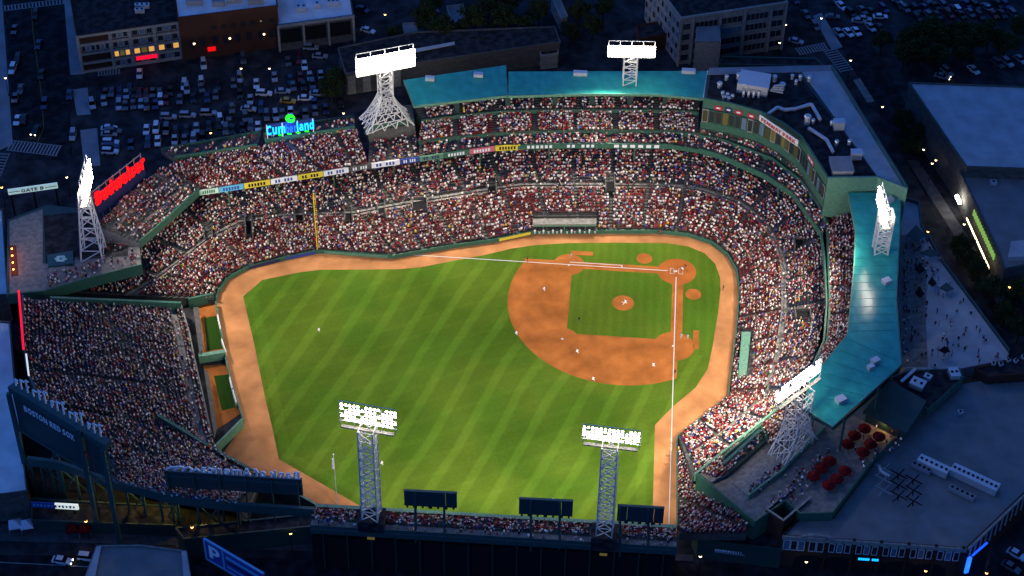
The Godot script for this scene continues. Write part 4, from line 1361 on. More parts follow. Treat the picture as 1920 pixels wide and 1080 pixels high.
	letters("lettering", "BOSTON RED SOX", sb, l.lerp(r, .16) + back * 1.0 + Vector3(0, -5.2, 0), l.lerp(r, .66) + back * 1.0 + Vector3(0, -5.2, 0), 1.7, M["sign_white"], .1)
	# letters on the top edge face the field: white tubes seen from behind
	for k in 15:
		var p := l.lerp(r, .06 + k * .06) - back * .4
		s = Shape.new()
		var hh := 1.6 + .9 * (k % 3)
		s.beam(p + Vector3(0, -.4, 0), p + Vector3(0, hh, 0), .3)
		s.beam(p + Vector3(0, hh, 0), p + d * (.9 + .3 * (k % 2)) + Vector3(0, hh, 0), .3)
		if k % 2 == 0: s.beam(p + Vector3(0, hh * .5, 0), p + d * .8 + Vector3(0, hh * .5, 0), .26)
		part("letter", s, M["sign_white"], sb)
	s = Shape.new()
	var q0 := at(171, 842, 26.0)
	for k in 4:
		s.block(q0 + Vector3(k * .55, -k * .9, .2 * k) + back * 1.2, Vector3(.8, .7, .1))
	part("red_mark", s, M["sign_red"], sb)
	# bank sign: letters stand on a panel and face the field, so they read backwards from here
	var bs := thing("bank_sign", "green panel with white letters standing along its top, seen from behind", "sign")
	var a := at(312, 905, 15.2); var e := at(568, 922, 15.2)
	band("panel", bs, [a, e], -.9, 4.1, .7, M["board_back"])
	band("frame_rail", bs, [a + Vector3(0, 0, .5), e + Vector3(0, 0, .5)], 2.6, 3.1, .3, M["teal_steel"])
	for k in 6:
		var p := a.lerp(e, .02 + k * .19)
		s = Shape.new()
		s.beam(Vector3(p.x, 0, p.z + .8), Vector3(p.x, 19.0, p.z + .8), .35)
		part("post", s, M["teal_steel"], bs)
	letters("lettering", "Bank of America", bs, e + Vector3(-.4, 4.1, 0), a.lerp(e, .27) + Vector3(0, 4.1, 0), 2.3, M["sign_white"], .35)
	s = Shape.new()
	for k in 4:
		var p := a.lerp(e, .01 + k * .06) + Vector3(0, 4.2, 0)
		var q := a.lerp(e, .05 + k * .065) + Vector3(0, 5.9 - absf(k - 1.5) * .5, 0)
		s.beam(p, q, .35)
		s.beam(q, a.lerp(e, .11 + k * .05) + Vector3(0, 5.4 - k * .3, 0), .35)
	part("flag_emblem", s, M["sign_white"], bs)

func build_monster() -> void:
	var w := thing("tall_green_wall", "tall green left-field wall topped by a narrow crowded deck", "wall")
	var a := at(592, 946, 11.3); var b := at(1268, 986, 11.3)
	a.y = 0; b.y = 0
	var dir := (b - a).normalized()
	var rear := Vector3(-dir.z, 0, dir.x)
	if rear.z < 0: rear = -rear
	band("wall_face", w, [a, b], 0, 11.2, .6, M["green"])
	band("ledge", w, [a + rear * .35, b + rear * .35], 11.2, 11.55, .9, M["green_pale"])
	var s := Shape.new()
	var f := [a + rear * .9 + Vector3(0, 10.6, 0), b + rear * .9 + Vector3(0, 10.6, 0)]
	var k3 := [a + rear * 5.6 + Vector3(0, 12.6, 0), b + rear * 5.6 + Vector3(0, 12.6, 0)]
	loft_stand(w, f, k3, 5, {"zone": "", "seat": 2, "full": 0.0, "base": 9.8, "aisle": 7.0, "mat": "concrete"})
	s.slab([k3[0], k3[1], k3[1] + rear * 2.4, k3[0] + rear * 2.4], .5)
	part("walkway", s, M["concrete"], w)
	s = Shape.new()
	var lo := Vector3(0, -12.1, 0)
	s.slab([a + rear * .32 + Vector3(0, 9.7, 0), b + rear * .32 + Vector3(0, 9.7, 0), k3[1] + rear * 2.0 + Vector3(0, -2.9, 0), k3[0] + rear * 2.0 + Vector3(0, -2.9, 0)], 0, 0.0)
	part("rear_block", s, M["black"], w)
	band("back_rail", w, [k3[0] + rear * 2.3, k3[1] + rear * 2.3], 0.0, 1.1, .12, M["teal_steel"])
	band("back_fascia", w, [k3[0] + rear * 2.5, k3[1] + rear * 2.5], -1.3, -.05, .25, M["teal_steel"])
	for k in 15:
		var p: Vector3 = k3[0].lerp(k3[1], (k + .5) / 15.0) + rear * 2.55
		s = Shape.new()
		s.beam(Vector3(p.x, 0, p.z), Vector3(p.x, 12.4, p.z), .3)
		part("post", s, M["green_dark"], w)
	# its people, one by one
	var made := 0
	var n := int(a.distance_to(b) / .62)
	for row in 6:
		for k in n:
			if rng.randf() < [.08, .1, .1, .12, .2, .6][row]: continue
			var u := (k + rng.randf_range(.2, .8)) / n
			var p: Vector3 = f[0].lerp(f[1], u) + rear * (.4 + row * .94 if row < 5 else rng.randf_range(4.9, 6.7))
			p.y = 10.6 + .4 * row if row < 5 else 12.6
			var px := pixel_of(p)
			if (px.x > 672 and px.x < 724) or (px.x > 1107 and px.x < 1157): continue
			var which := "standing"
			if row < 5 and rng.randf() < .75: which = "leaning" if rng.randf() < .4 else "seated"
			elif rng.randf() < .06: which = "cheering"
			elif row == 5 and rng.randf() < .3: which = "walking"
			var to := -rear if which != "walking" else dir * (1.0 if rng.randf() < .5 else -1.0)
			if made >= 252 or rng.randf() < .42:
				take("wall_top", p, to, {"standing": .3})
				continue
			fan(facing(p, to.rotated(Vector3.UP, rng.randfn(0, .3))), which, "on the tall wall deck" if row < 5 else "behind the tall wall deck", "on top of the tall green wall")
			made += 1
	# billboards above the deck
	for q in [[757, 857, 921, 944, 779, 833, 1002], [973, 1075, 936, 960, 996, 1050, 1016], [1158, 1246, 949, 973, 1163, 1216, 1026]]:
		var foot := at((q[4] + q[5]) / 2.0, q[6], 12.0)
		var t := rise(foot, q[2])
		var lowy := rise(foot, q[3] + 3.0)
		var l := at(q[0], q[2] - 1, t); var r := at(q[1], q[2] + 4, t)
		l.y = 0; r.y = 0
		var o := thing("billboard", {757: "dark teal billboard seen from behind between the flag pole and the short posts", 973: "dark teal billboard seen from behind standing clear of both light towers", 1158: "dark teal billboard seen from behind over the dirt strip at the foul line"}[q[0]], "billboard")
		var third := [0.0, .215, .785, 1.0]
		for k in 3: band("back_panel", o, [l.lerp(r, third[k] + .004), l.lerp(r, third[k + 1] - .004)], lowy, t - (.0 if k == 1 else .05), .5 + .04 * (k % 2), M["board_back"])
		band("top_rail", o, [l, r], t, t + .25, .6, M["teal_steel"])
		for x in [q[4], q[5]]:
			var p := at(x, q[6], 12.0)
			s = Shape.new()
			s.beam(Vector3(p.x, 9.0, p.z), Vector3(l.lerp(r, (x - q[0]) / float(q[1] - q[0])).x, t, l.lerp(r, (x - q[0]) / float(q[1] - q[0])).z + .4), .42)
			part("post", s, M["teal_steel"], o)
		for k in 7:
			var p := l.lerp(r, .06 + k * .145)
			s = Shape.new()
			s.block(Vector3(p.x, lowy - .25, p.z + .1), Vector3(.8 if k % 2 else .4, .5, .5))
			part("flood_lamp_box", s, M["black"], o)
func lamp_ball(p: Vector3, label: String, group: String, material: String, r: float, color: Color, energy: float, post := 0.0) -> void:
	var o := thing("street_lamp" if post > 0.0 else "bulb_lamp", label, "street lamp" if post > 0.0 else "lamp", Vector3(p.x, p.y - post, p.z), 0.0, group)
	var s := Shape.new()
	if post > 0.0:
		s.tube(Vector3.ZERO, Vector3(0, post - .25, 0), .09, .06, 6)
		s.tube(Vector3.ZERO, Vector3(0, .5, 0), .18, .14, 6)
		own("pole", s.mesh(), M["black"], o)
		s = Shape.new()
		s.tube(Vector3(0, post + r * .55, 0), Vector3(0, post + r * 1.15, 0), r * .95, r * .2, 8)
		own("cap", s.mesh(), M["black"], o)
	else:
		s.tube(Vector3(0, r * .7, 0), Vector3(0, r * 1.6, 0), r * .5, r * .4, 6)
		own("socket", s.mesh(), M["black"], o)
	s = Shape.new()
	s.ball(Vector3(0, post, 0), Vector3.ONE * r, 8, 6)
	own("bulb", s.mesh(), M[material], o)
	var l := OmniLight3D.new()
	l.name = "light"
	l.light_color = color
	l.light_energy = energy
	l.light_size = r * .5
	l.omni_range = 40.0
	l.omni_attenuation = 2.0
	l.shadow_enabled = true
	l.position = Vector3(0, post, 0)
	o.add_child(l)
# a floodlight tower: lattice mast, frame and lamps, and one wide soft light just in front of the lamps
func light_tower(foot: Vector3, top_y: float, low_y: float, wide: float, look: Vector3, label: String, opt: Dictionary) -> void:
	var face := Vector3(look.x - foot.x, 0, look.z - foot.z).normalized()
	var side := face.cross(Vector3.UP)
	var o := thing("light_tower", label, "light tower", foot, 0.0, "")
	var h := low_y + .5
	var spread: float = opt.get("spread", 1.9)
	var waist: float = opt.get("waist", 0.0)
	var w1: float = opt.get("mast", 1.7)
	var knee: float = opt.get("knee", foot.y)
	var corner := func(y: float, sx: float, sz: float) -> Vector3:
		var k := clampf((y - foot.y) / maxf(knee - foot.y, .01), 0.0, 1.0) if knee > foot.y else 1.0
		var w := lerpf(spread, w1, pow(k, .7)) if knee > foot.y else lerpf(spread, w1, (y - foot.y) / (h - foot.y))
		var wz := w if not opt.has("flat") else lerpf(opt.flat, w1, k)
		return Vector3(foot.x, y, foot.z) + side * sx * w + face * sz * wz
	var corners := [[-1, -1], [1, -1], [1, 1], [-1, 1]]
	var steps := int((h - foot.y) / opt.get("bay", 2.3)) + 1
	var steel: Material = M[opt.get("steel", "steel_white")]
	var t: float = opt.get("bar", .22)
	for c in corners:
		var s := Shape.new()
		for k in steps:
			s.beam(corner.call(lerpf(foot.y, h, k / float(steps)), c[0], c[1]), corner.call(lerpf(foot.y, h, (k + 1) / float(steps)), c[0], c[1]), t * 1.25)
		part("leg", s, steel, o)
	for q in 4:
		var s := Shape.new()
		var c: Array = corners[q]; var e: Array = corners[(q + 1) % 4]
		for k in steps:
			var y0 := lerpf(foot.y, h, k / float(steps)); var y1 := lerpf(foot.y, h, (k + 1) / float(steps))
			var p0: Vector3 = corner.call(y0, c[0], c[1]); var p1: Vector3 = corner.call(y1, e[0], e[1])
			var r0: Vector3 = corner.call(y0, e[0], e[1]); var r1: Vector3 = corner.call(y1, c[0], c[1])
			s.beam(p0, p1, t * .8)
			if opt.get("cross", true): s.beam(r0, r1, t * .8)
			s.beam(r1, p1, t * .8)
			if y0 < knee:
				var n := int(spread / 1.6)
				for j in n:
					s.beam(p0.lerp(r0, (j + .5) / n), r1.lerp(p1, (j + 1.0) / n), t * .8)
					s.beam(p0.lerp(r0, (j + .5) / n), r1.lerp(p1, float(j) / n), t * .8)
		part("bracing", s, steel, o)
	# bank of lamps
	var cx := foot + Vector3(0, (top_y + low_y) / 2.0 - foot.y, 0) + face * 1.2
	var tall := top_y - low_y
	var s2 := Shape.new()
	var rows: int = opt.get("rows", 5)
	var cols: int = opt.get("cols", 13)
	for k in rows:
		var y := lerpf(low_y, top_y, (k + .5) / rows)
		var p := Vector3(foot.x, y, foot.z) + face * (1.0 + .0 * k)
		s2.beam(p - side * wide / 2.0, p + side * wide / 2.0, .14)
	for k in 5:
		var p := Vector3(foot.x, 0, foot.z) + face * .85 + side * wide * (k / 4.0 - .5) * .96
		s2.beam(p + Vector3(0, low_y - .6, 0), p + Vector3(0, top_y + 1.1, 0), .14)
	var tp := Vector3(foot.x, top_y + 1.1, foot.z) + face * .85
	s2.beam(tp - side * wide * .48, tp + side * wide * .48, .12)
	part("lamp_frame", s2, steel, o)
	var cat := Shape.new()
	var pp := Vector3(foot.x, low_y - .55, foot.z) + face * .4
	cat.box(Transform3D(Basis(side, Vector3.UP, side.cross(Vector3.UP)), pp), Vector3(wide * .92, .3, .8))
	part("catwalk", cat, M["stone"], o)
	# one lamp mesh for all: a small housing behind a wide glowing glass
	var aim := (look - cx).normalized()
	var bz := aim
	var bx := Vector3.UP.cross(bz).normalized()
	var basis := Basis(bx, bz.cross(bx), bz)
	var r: float = minf(wide / cols, tall / rows) * opt.get("lamp", .52)
	if not M.has("lampmesh"):
		var g := Shape.new()
		g.ball(Vector3(0, 0, .12), Vector3(1, 1, .62), 9, 6)
		M["lampmesh"] = g.mesh()
		var hs := Shape.new()
		hs.tube(Vector3(0, 0, -1.25), Vector3(0, 0, -.4), .22, .5, 8)
		M["housemesh"] = hs.mesh()
	for i in rows:
		for k in cols:
			if opt.get("gaps", 0) > 0 and (i * 7 + k * 5) % 13 < opt.gaps: continue
			var p := Vector3(foot.x, lerpf(low_y, top_y, (i + .5) / rows), foot.z) + face * 1.35 + side * wide * ((k + .5) / cols - .5)
			var lamp := own("lamp", M["lampmesh"], M["lamp_white"], o, Transform3D(basis.scaled(Vector3.ONE * r), p - foot))
			own("housing", M["housemesh"], M["steel_grey"], lamp)
	var a := SpotLight3D.new()
	a.name = "flood_light"
	a.light_color = Color(1.0, .95, .86)
	a.light_energy = FLOOD * opt.get("power", 1.0)
	a.light_size = 2.6
	a.spot_angle = opt.get("cone", 58.0)
	a.spot_angle_attenuation = .5
	a.spot_range = 400.0
	a.spot_attenuation = 2.0
	a.shadow_enabled = true
	var aim2: Vector3 = (opt.get("aim", look) - cx).normalized()
	var ax := Vector3.UP.cross(aim2).normalized()
	a.transform = Transform3D(Basis(-ax, aim2.cross(ax), -aim2), cx + aim2 * 3.6 - foot)
	o.add_child(a)
func build_towers() -> void:
	var home := Vector3(-18, 0, 18)
	var far := Vector3(-60, 0, 45)
	var t1 := at(725, 228, 20.6)
	light_tower(t1, rise(t1, 95), rise(t1, 128), 15.6, Vector3(-48, 0, 40), "white lattice light tower on a flared base above the right-field roof", {"spread": 6.4, "mast": 1.6, "knee": t1.y + 8.5, "flat": 3.6, "rows": 7, "cols": 18, "cross": false})
	var t2 := at(1180, 154, 26.4)
	light_tower(t2, rise(t2, 80), rise(t2, 101), 12.4, t2 * Vector3(1, 0, 1) + Vector3(5, 0, 80), "white lattice light tower standing on the first-base roof", {"spread": 1.7, "mast": 1.7, "rows": 5, "cols": 15, "cross": false, "aim": Vector3(-42, 0, 42)})
	var t3 := at(176, 478, 13.2)
	light_tower(t3, rise(t3, 322), rise(t3, 362), 11.0, Vector3(-20, 0, 12), "white lattice light tower beside the red lit letters in right field", {"spread": 2.7, "mast": 1.0, "rows": 5, "cols": 12, "bay": 3.8, "cross": false, "bar": .24})
	var t4 := at(697, 966, 15.6)
	light_tower(t4, rise(t4, 772), rise(t4, 806), 12.2, t4 * Vector3(1, 0, 1) + Vector3(11, 0, -80), "lattice light tower above the tall wall in left-centre field", {"spread": 1.7, "mast": 1.6, "rows": 5, "cols": 14, "gaps": 2, "bay": 3.0, "bar": .2, "lamp": .31, "aim": Vector3(-45, 0, 25)})
	var t5 := at(1134, 996, 15.6)
	light_tower(t5, rise(t5, 814), rise(t5, 837), 12.2, t5 * Vector3(1, 0, 1) + Vector3(6, 0, -80), "lattice light tower above the tall wall near the foul line", {"spread": 1.7, "mast": 1.6, "rows": 5, "cols": 14, "gaps": 1, "bay": 3.0, "bar": .2, "lamp": .33, "aim": Vector3(-25, 0, 20)})
	for t in [[t4, 24], [t5, 24]]:
		var o := thing("tower_plinth", "dark boxy platform at the foot of the light tower %s" % ("in left-centre field" if t[0] == t4 else "near the foul line"), "platform")
		var s := Shape.new()
		s.block(Vector3(t[0].x, 13.6, t[0].z), Vector3(5.6, 4.0, 4.6))
		part("box", s, M["roof_dark"], o)
		s = Shape.new()
		s.block(Vector3(t[0].x, 11.0, t[0].z + 2.6), Vector3(1.6, .5, .3))
		part("light_strip", s, M["window_dim"], o)
	var t6 := at(1487, 838, 13.0)
	light_tower(t6, rise(t6, 708), rise(t6, 736), 15.0, Vector3(-30, 0, 20), "lattice light tower rising beside the red seats at the end of the third-base roof", {"spread": 5.8, "mast": 2.0, "knee": t6.y + 8.0, "flat": 2.4, "rows": 4, "cols": 17, "gaps": 1, "bay": 3.4, "cross": false, "bar": .2, "lamp": .33})
	var t7 := at(1650, 470, 25.0)
	light_tower(t7, rise(t7, 374), rise(t7, 402), 10.5, Vector3(-40, 0, 26), "lattice light tower standing on the teal third-base roof", {"spread": 1.6, "mast": 1.6, "rows": 5, "cols": 12})
# ---- round the park ------------------------------------------------------------
# windows in a grid on the wall from a to b (ground points as seen from the street, left to right)
func windows(parent: Node3D, a: Vector3, b: Vector3, low: float, high: float, cols: int, rows: int, fill: Vector2, panes: Array, frame: Material) -> void:
	var d := (b - a).normalized()
	var out := Vector3(-d.z, 0, d.x)
	if out.dot(EYE - a) < 0: out = -out
	var cw := a.distance_to(b) / cols
	var rh := (high - low) / rows
	for i in rows:
		for k in cols:
			var u := a.lerp(b, (k + .5) / cols)
			var c := Vector3(u.x, low + (i + .5) * rh, u.z)
			var w := cw * fill.x / 2.0; var h := rh * fill.y / 2.0
			var s := Shape.new()
			for e in [[-1, -1, 1, -1], [-1, 1, 1, 1], [-1, -1, -1, 1], [1, -1, 1, 1]]:
				s.beam(c + d * w * e[0] + Vector3(0, h * e[1], 0) + out * .06, c + d * w * e[2] + Vector3(0, h * e[3], 0) + out * .06, .14)
			if cw * fill.x > 2.2:
				var n := int(cw * fill.x / 1.3)
				for j in range(1, n): s.beam(c + d * w * (2.0 * j / n - 1) + Vector3(0, -h, 0) + out * .07, c + d * w * (2.0 * j / n - 1) + Vector3(0, h, 0) + out * .07, .1)
			var f := part("window", s, frame, parent)
			var p := Shape.new()
			p.box(Transform3D(Basis(d, Vector3.UP, d.cross(Vector3.UP)), c + out * .02), Vector3(w * 2 - .1, h * 2 - .1, .06))
			part("pane", p, panes[(k * 7 + i * 5) % panes.size()], f)
func block_building(called: String, label: String, roof: Array, h: float, wall: Material, top: Material) -> Node3D:
	var o := thing(called, label, "building")
	var p := pts(roof, h)
	var s := Shape.new()
	s.slab(shift(p, Vector3(0, -.45, 0)), 0, 0.0)
	part("wall", s, wall, o)
	s = Shape.new()
	s.slab(shift(inset(p, .3), Vector3(0, -.25, 0)), .18)
	part("roof", s, top, o)
	var ring := p.duplicate()
	ring.append(p[0])
	band("parapet", o, ring, -.6, .12, .45, wall)
	return o
func inset(p: Array, d: float) -> Array:
	var mid := Vector3.ZERO
	for q in p: mid += q / p.size()
	var out := []
	for q in p: out.append(q + (mid - q).normalized() * d)
	return out
func box_on(called: String, label: String, category: String, x: float, y: float, h: float, size: Vector3, turn: float, material: Material, group := "") -> Node3D:
	var o := thing(called, label, category, at(x, y, h), turn, group)
	var s := Shape.new()
	s.block(Vector3(0, size.y / 2 - .1, 0), Vector3(size.x, size.y - .2, size.z))
	own("casing", s.mesh(), material, o)
	s = Shape.new()
	s.block(Vector3(0, size.y - .1, 0), Vector3(size.x + .16, .2, size.z + .16))
	own("lid", s.mesh(), material, o)
	var n := maxi(int(size.x / 1.1), 1)
	for k in n:
		s = Shape.new()
		s.tube(Vector3((k + .5) * size.x / n - size.x / 2, size.y, 0), Vector3((k + .5) * size.x / n - size.x / 2, size.y + .16, 0), .34, .34, 9)
		own("fan", s.mesh(), M["black"], o)
	return o
func build_left_field_deck() -> void:
	var o := thing("corner_terrace", "green walled roof terrace behind the left-field corner seats", "building")
	var edge := [[1306, 893], [1415, 983], [1472, 944], [1500, 968], [1560, 966], [1640, 862], [1765, 737], [1806, 712], [1796, 698], [1700, 690], [1562, 806], [1506, 776], [1490, 746]]
	var s := Shape.new()
	s.slab(pts(edge, 11.6), 0, 0.0)
	part("wall", s, M["green"], o)
	s = Shape.new()
	s.slab(inset(pts(edge, 11.75), .4), .1)
	part("floor", s, M["concrete"], o)
	band("parapet", o, pts([[1306, 893], [1415, 983], [1472, 944], [1500, 968], [1560, 966], [1640, 862], [1765, 737], [1806, 712]], 11.6), .05, 1.1, .35, M["green"])
	s = Shape.new()
	s.slab(pts([[1376, 906], [1446, 846], [1476, 866], [1462, 884], [1404, 932]], 11.85), .06)
	part("lit_floor_patch", s, M["stone"], o)  # paler sheet painted in for tower light on the terrace floor
	var st := thing("corner_pavilion", "bank of red seats above the left-field corner behind a pale walkway", "grandstand")
	slope_stand(st, [[1312, 888], [1490, 750], [1516, 774], [1446, 838], [1432, 806], [1362, 862], [1366, 886], [1335, 902]], [1308, 892], [1490, 748], 11.8, .36, .85, Vector3(1, 0, 1), {"zone": "corner", "seat": 0, "aisle": 8.0, "full": .8, "thick": .5, "mat": "concrete"})
	band("walkway_wall", st, pts([[1303, 893], [1490, 744]], 11.6), -1.6, .9, .5, M["green_pale"])
	band("dividing_wall", o, pts([[1402, 936], [1466, 888], [1546, 806]], 11.75), 0, 1.5, .5, M["green_pale"])
	for k in 46:
		var u := rng.randf()
		var p := at(lerpf(1412, 1480, u) + rng.randf_range(-14, 4), lerpf(934, 876, u) + rng.randf_range(-14, 2), 11.86)
		take("terrace", p, Vector3(-1, 0, -1), {"standing": .8})
	for k in 60:
		var u := rng.randf()
		var p := at(lerpf(1440, 1540, u) + rng.randf_range(2, 22), lerpf(934, 846, u) + rng.randf_range(0, 22), 11.86)
		take("terrace", p, Vector3(rng.randfn(), 0, rng.randfn()), {"standing": .8})
	var bw := thing("brick_light_well", "open brick-walled well with a pale coping beside the roof terrace", "wall")
	band("wall_panel", bw, pts([[1487, 912], [1438, 955], [1469, 976], [1520, 932]], 12.6), -12.0, 0.0, .5, M["brick"])
	band("coping", bw, pts([[1487, 912], [1438, 955], [1469, 976], [1520, 932]], 12.6), .02, .2, .6, M["stone"])
	# lower-left wedge of seats under the deck wall
	var wd := thing("corner_stand", "wedge of crowded seats in the left-field corner beside the foul line", "grandstand")
	slope_stand(wd, [[1272, 838], [1300, 897], [1312, 900], [1400, 985], [1400, 1000], [1274, 1000]], [1270, 819], [1366, 743], 1.3, .30, .85, Vector3(1, 0, 1), {"zone": "corner", "seat": 0, "aisle": 9.0, "full": .93, "thick": 2.2})
	# booth
	var bo := thing("camera_booth", "dark green open booth with a canopy on the red seat bank", "booth")
	var q := pts([[1356, 866], [1426, 806], [1437, 826], [1364, 890]], 13.2)
	s = Shape.new()
	s.slab(q, 0, 11.8)
	part("base", s, M["green_dark"], bo)
	band("front_panel", bo, [q[0], q[1]], -.2, 1.9, .35, M["green"])
	band("side_panel", bo, [q[1], q[2]], -.2, 1.2, .3, M["green"])
	s = Shape.new()
	s.slab(pts([[1353, 868], [1424, 804], [1427, 808], [1356, 872]], 15.6), .3)
	part("canopy", s, M["teal_steel"], bo)
	for p in q:
		s = Shape.new()
		s.beam(p, p + Vector3(0, 2.2, 0), .15)
		part("post", s, M["green"], bo)
	for k in 44:
		var u := rng.randf(); var w := rng.randf_range(.25, .95)
		var p: Vector3 = q[0].lerp(q[1], u).lerp(q[3].lerp(q[2], u), w)
		fan(facing(p, Vector3(-1, 0, -1).rotated(Vector3.UP, rng.randfn(0, .4))), "standing" if rng.randf() < .6 else "seated", "in the dark green booth", "in the dark green booth")
	# bar with a lit sign
	var bar := thing("terrace_bar", "dark roofed bar with a long lit sign on the umbrella terrace", "bar")
	s = Shape.new()
	var rf := pts([[1618, 772], [1668, 712], [1738, 752], [1700, 812]], 15.2)
	s.slab(rf, .5)
	part("roof", s, M["green_dark"], bar)
	s = Shape.new()
	s.slab(inset(shift(rf, Vector3(0, -.5, 0)), .9), 0, 11.8)
	part("wall", s, M["green_dark"], bar)
	var l := at(1644, 768, 14.6); var r := at(1690, 796, 14.6)
	band("sign_light", bar, [l + Vector3(-.3, 0, .6), r + Vector3(-.3, 0, .6)], -.5, .5, .2, M["window_warm"])
	band("counter", bar, [l + Vector3(-.6, 0, 1.0), r + Vector3(-.6, 0, 1.0)], -2.8, -1.8, .5, M["brick"])
	var al := OmniLight3D.new()
	al.name = "light"
	al.light_color = Color(1, .75, .4); al.light_energy = 22.0; al.light_size = .6; al.omni_range = 40.0; al.omni_attenuation = 2.0; al.shadow_enabled = true
	al.position = (l + r) / 2 + Vector3(-1.0, -.4, 1.6)
	bar.add_child(al)
	# plant room beside the roof
	var pr := thing("plant_room", "low green plant room with rooftop machines beside the teal roof", "building")
	s = Shape.new()
	s.slab(pts([[1668, 708], [1700, 694], [1800, 690], [1806, 708], [1740, 768]], 13.6), 0, 11.0)
	part("wall", s, M["green"], pr)
	s = Shape.new()
	s.slab(inset(pts([[1668, 708], [1700, 694], [1800, 690], [1806, 708], [1740, 768]], 13.72), .5), .1)
	part("roof", s, M["roof_dark"], pr)
	box_on("rooftop_machine", "pale square machine with dark rim on the green plant room", "air unit", 1720, 724, 13.7, Vector3(3.2, 1.4, 2.6), -.5, M["duct"])
	box_on("rooftop_machine", "small pale machine between two others on the green plant room", "air unit", 1739, 710, 13.7, Vector3(1.6, 1.0, 1.4), -.5, M["duct"])
	box_on("rooftop_machine", "large pale machine at the corner of the green plant room", "air unit", 1788, 704, 13.7, Vector3(2.2, 1.3, 2.8), .2, M["duct"])
	var st2 := Shape.new()
	st2.beam(at(1690, 716, 14.6), at(1716, 692, 14.6), .7, .4)
	single("roof_beam", st2, M["duct"], "long pale beam lying beside the teal roof edge", "beam")
	# umbrellas over tables
	for u in [[1554, 866], [1539, 879], [1524, 894], [1582, 884], [1567, 899], [1552, 911], [1619, 805], [1600, 818], [1588, 834], [1646, 820], [1630, 834], [1616, 849]]:
		var first: bool = u[0] == 1554
		if first: make_umbrella()
		var p := at(u[0], u[1] + 10, 11.85)
		var t: Node3D = umbrella if first else umbrella.duplicate()
		if not first:
			t.name = numbered("table_umbrella")
			add_child(t)
		t.position = p
		t.rotation.y = rng.randf() * 2.0
		t.set_meta("label", "dark red table umbrella on the terrace, %s" % ("in the group by the brick building" if u[1] > 860 else "in the group near the lit bar"))
		t.set_meta("group", "umbrellas %s" % ("by the brick building" if u[1] > 860 else "in front of the lit bar"))
	for k in 70:
		var x := rng.randf_range(1470, 1690); var y := 790 + (1690 - x) * .55 + rng.randf_range(-18, 60)
		if y > 950 or y < 800: continue
		var p := at(x, y, 11.85)
		take("terrace", p, Vector3(rng.randfn(), 0, rng.randfn()), {"standing": .7})
var umbrella: Node3D
func make_umbrella() -> void:
	umbrella = thing("table_umbrella", "", "umbrella")
	var s := Shape.new()
	for k in 8:
		var a0 := -TAU * k / 8; var a1 := -TAU * (k + 1) / 8
		var e0 := Vector3(cos(a0), 0, sin(a0)); var e1 := Vector3(cos(a1), 0, sin(a1))
		s.tri(Vector3(0, 2.75, 0), e0 * 1.55 + Vector3(0, 2.15, 0), e1 * 1.55 + Vector3(0, 2.15, 0))
		s.quad(e0 * 1.55 + Vector3(0, 2.15, 0), e0 * 1.57 + Vector3(0, 1.95, 0), e1 * 1.57 + Vector3(0, 1.95, 0), e1 * 1.55 + Vector3(0, 2.15, 0))
	own("canopy", s.mesh(), M["canvas_red"], umbrella)
	s = Shape.new()
	s.tube(Vector3.ZERO, Vector3(0, 2.8, 0), .04, .03, 6)
	s.tube(Vector3.ZERO, Vector3(0, .1, 0), .35, .3, 10)
	own("pole", s.mesh(), M["steel_grey"], umbrella)
	s = Shape.new()
	s.tube(Vector3(0, .72, 0), Vector3(0, .76, 0), .6, .6, 12)
	own("table_top", s.mesh(), M["green_dark"], umbrella)

